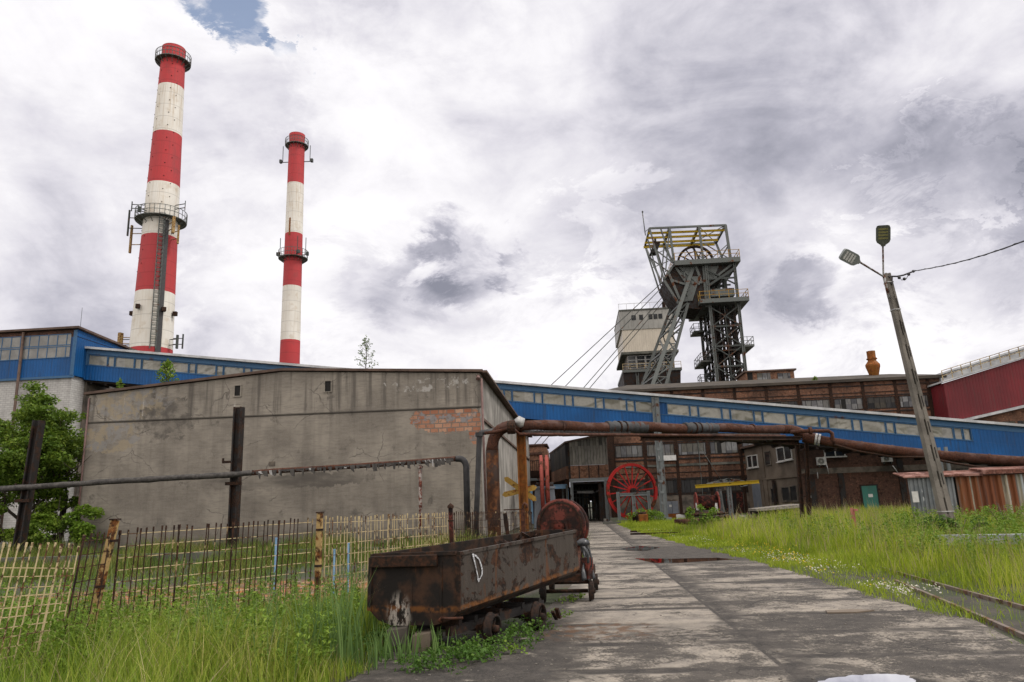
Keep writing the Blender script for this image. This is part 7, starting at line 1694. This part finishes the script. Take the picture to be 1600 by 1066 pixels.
# weeds rooted on the roof of the grey hall
def sapling(label, base, h, n_, spread, size, m, seed, nm='sapling'):
    t = thing(nm, label, 'plant', base); rr = random.Random(seed); mb = MB(); mb.tube([base - Z*.1, base + Z*h*.5 + B*.03*h, base + Z*h], [.028, .02, .006], 6); cl = []
    for i in range(n_):
        z = h*(.08 + .9*i/n_); w_ = spread*(1-(z/h))**.7+.06; a_ = i*2.4; e = base + Z*(z + w_*.35) + Vector((math.cos(a_), math.sin(a_), 0))*w_; mb.tube([base + Z*z*.9, e], [.012, .005], 5)
        for f_ in (.45, .75, 1): cl.append((tuple((base+Z*z*.9).lerp(e, f_)), (.10+.05*spread,)*3, rr.choice((4, 6, 8))))
    cl.append((tuple(base+Z*h), (.07, .07, .2), 10))
    mb.build('stem', MT['bark'], t); leaf_cloud('leaves', m, cl, size, t, .3)
bp = W1.P(571, 579, .6); sapling('slender sapling growing on the roof ridge of the grey hall', Vector((bp.x, bp.y, bp.z-.05)), 1.95, 18, .62, .105, MT['leaf'], 3)
bp = W1.P(259, 601, 1.0); sapling('bushy young birch growing on the left roof slope of the grey hall', Vector((bp.x, bp.y, bp.z-.1)), 1.45, 30, .62, .15, MT['leaf_bright'], 4)
bp = W1.P(186, 608, .5); sapling('tiny seedling on the roof edge near the left corner of the grey hall', Vector((bp.x, bp.y, bp.z-.05)), .6, 7, .2, .13, MT['leaf_bright'], 6)
bp = WH.P(1274, 600, .5); sapling('small weed on the eaves of the brick works hall', Vector((bp.x, bp.y, bp.z-.1)), .9, 9, .3, .22, MT['leaf_bright'], 7)
# shrubs in the meadow
for px, py, D, w_, h_, lb, n_, m in ((1490, 832, 23.2, .85, 1.02, 'dark round shrub at the foot of the concrete lamp pole', 3000, 'leaf_low'), (1575, 812, 27, 1.2, 1.25, 'bright bushy shrub at the right edge before the rusty shed', 2400, 'leaf_bright'), (1440, 806, 25.5, .5, 1.1, 'thin tall weed just left of the concrete lamp pole', 500, 'leaf_bright'), (1100, 824, 45, .9, 1.2, 'small bright shrub by the heap of scrap pipes', 900, 'leaf_bright'), (1007, 812, 60, 1.6, 1.0, 'green clump at the foot of the gallery support leg', 1100, 'leaf_bright')):
    c = PD(px, py, D); t = thing('shrub', lb, 'shrub', drop(c)); rr = random.Random(px); mb = MB()
    for i in range(8): mb.tube([drop(c), drop(c) + Vector((rr.uniform(-w_, w_)*.7, rr.uniform(-w_, w_)*.7, h_*rr.uniform(.7, 1.1)))], [.02, .008], 5)
    mb.build('stems', MT['bark'], t); leaf_cloud('crown', MT[m], [((c.x+rr.gauss(0, .5)*w_, D+rr.gauss(0, .45)*w_, rr.uniform(.15, 1.0)*h_), (w_*.3, w_*.3, h_*.2), n_//16) for _ in range(16)], .085 if D < 30 else .16, t)
cl = []
for q_ in range(1100):
    px = rng.uniform(1380, 1640) if q_ % 3 == 0 else rng.uniform(1010, 1640); D = rng.uniform(17, 38); p = PD(px, 830, D)
    if right_off(np.array([p.x]), np.array([D]))[0] < 3.5: continue
    hh = rng.uniform(.5, 1.05); cl += [((p.x+rng.normal(0, .05), D+rng.normal(0, .05), hh*f_), (.10, .10, .08), 7) for f_ in (.35, .55, .75, .95)]
o = leaf_cloud('weeds', MT['leaf_bright'], cl, .075); o['kind'] = 'stuff'
# low leafy cover around the tub and in the near grass
cl = []
for _ in range(330):
    f_ = rng.uniform(-.35, .75); c = RTn.lerp(RTf, f_); off = rng.normal(.28, .2) if f_ < .42 else rng.normal(-.05, .2); q = c + WT.n*off - ut*.1
    if f_ > .12 and rng.uniform() < .55: continue
    cl.append(((q.x, q.y, rng.uniform(.02, .16)), (.10, .10, .07), 13))
for q_ in range(240):
    px = rng.uniform(470, 640) if q_ < 160 else rng.uniform(585, 690); p = PG(px, rng.uniform(965, 1030) if q_ < 160 else rng.uniform(992, 1022));
    if q_ >= 160: cl.append(((p.x, p.y, rng.uniform(.02, .13)), (.09, .09, .06), 13)); continue 
    if p.x < rl(np.array([p.y]))[0] - .05: cl.append(((p.x, p.y, rng.uniform(.04, .2)), (.1, .1, .09), 14))
cw = []
for _ in range(620):
    px = rng.uniform(-20, 560); p = PG(px, rng.uniform(955, 1080)); hh = rng.uniform(.25, .75)
    if p.x > rl(np.array([p.y]))[0] - .3: continue
    for f_ in (.35, .5, .62, .74, .85, .93, 1.0): cw.append(((p.x + rng.normal(0, .02), p.y + rng.normal(0, .02), hh*f_*1.15), (.085*(1.25-f_*.85), .085*(1.25-f_*.85), .03), 9))
o = leaf_cloud('ground_cover', MT['leaf_low'], cl, .045); o['kind'] = 'stuff'
o = leaf_cloud('leafy_weeds', MT['leaf_bright'], cw, .06, asp=.34); o['kind'] = 'stuff'
cl = [((p.x+rng.normal(0, .12), p.y+rng.normal(0, .12), rng.uniform(.02, .10)), (.06, .06, .04), 9) for p in [PG(895, 938), PG(880, 942), PG(905, 936), PG(868, 966), PG(800, 1022), PG(870, 962)] for _ in range(7)]
o = leaf_cloud('road_weeds', MT['leaf_bright'], cl, .045); o['kind'] = 'stuff'
# flowers in the verge
def flowers(name, n_, col, zz, size, seed, pick):
    r_ = np.random.default_rng(seed); P_ = []
    while len(P_) < n_:
        px, py = r_.uniform(1000, 1470), 826 + 118*r_.uniform(0, 1)**1.0; p = PG(px, py, zz); o = p.x - rr_(np.array([p.y]))[0]
        if o > .1 and o < pick(px) and vnoise(np.array([p.x]), np.array([p.y]), 1.1, seed)[0] > .1: P_.append((p.x, p.y, zz*r_.uniform(.6, 1.5)))
    clm = [(q, .012, 3) for q in P_]; o = leaf_cloud(name, plain(name + ' petals', col, col, 3, .6), clm, size, None, 0, 1.0); o['kind'] = 'stuff'
flowers('clover_flowers', 520, (.55, .53, .46), .14, .024, 3, lambda px: 1.3)
flowers('yellow_flowers', 170, (.62, .42, .01), .18, .030, 4, lambda px: 2.0)
# loose rubble
r_ = np.random.default_rng(5); mb = MB()
for _ in range(260):
    px, py = r_.uniform(560, 1500), 1066 - 140*r_.uniform(0, 1)**1.2
    if r_.uniform() < .45: px = r_.uniform(600, 900)
    p = PG(px, py); s = r_.uniform(.005, .016)*(1.6 if r_.uniform() < .08 else 1)
    if p.x > rr_(np.array([p.y]))[0] or tub_dist(np.array([p.x]), np.array([p.y]))[0] < .55: continue
    h = [p + Vector((sx*s*r_.uniform(.6, 1.2), sy*s*r_.uniform(.6, 1.2), k*s*r_.uniform(.7, 1.1))) for k in (0, 1) for sx, sy in ((-1, -1), (1, -1), (1, 1), (-1, 1))]; mb.hexa(h)
o = mb.build('rubble', plain('dark rubble', (.06, .053, .046), (.17, .155, .135), 6, .9)); o['kind'] = 'stuff'
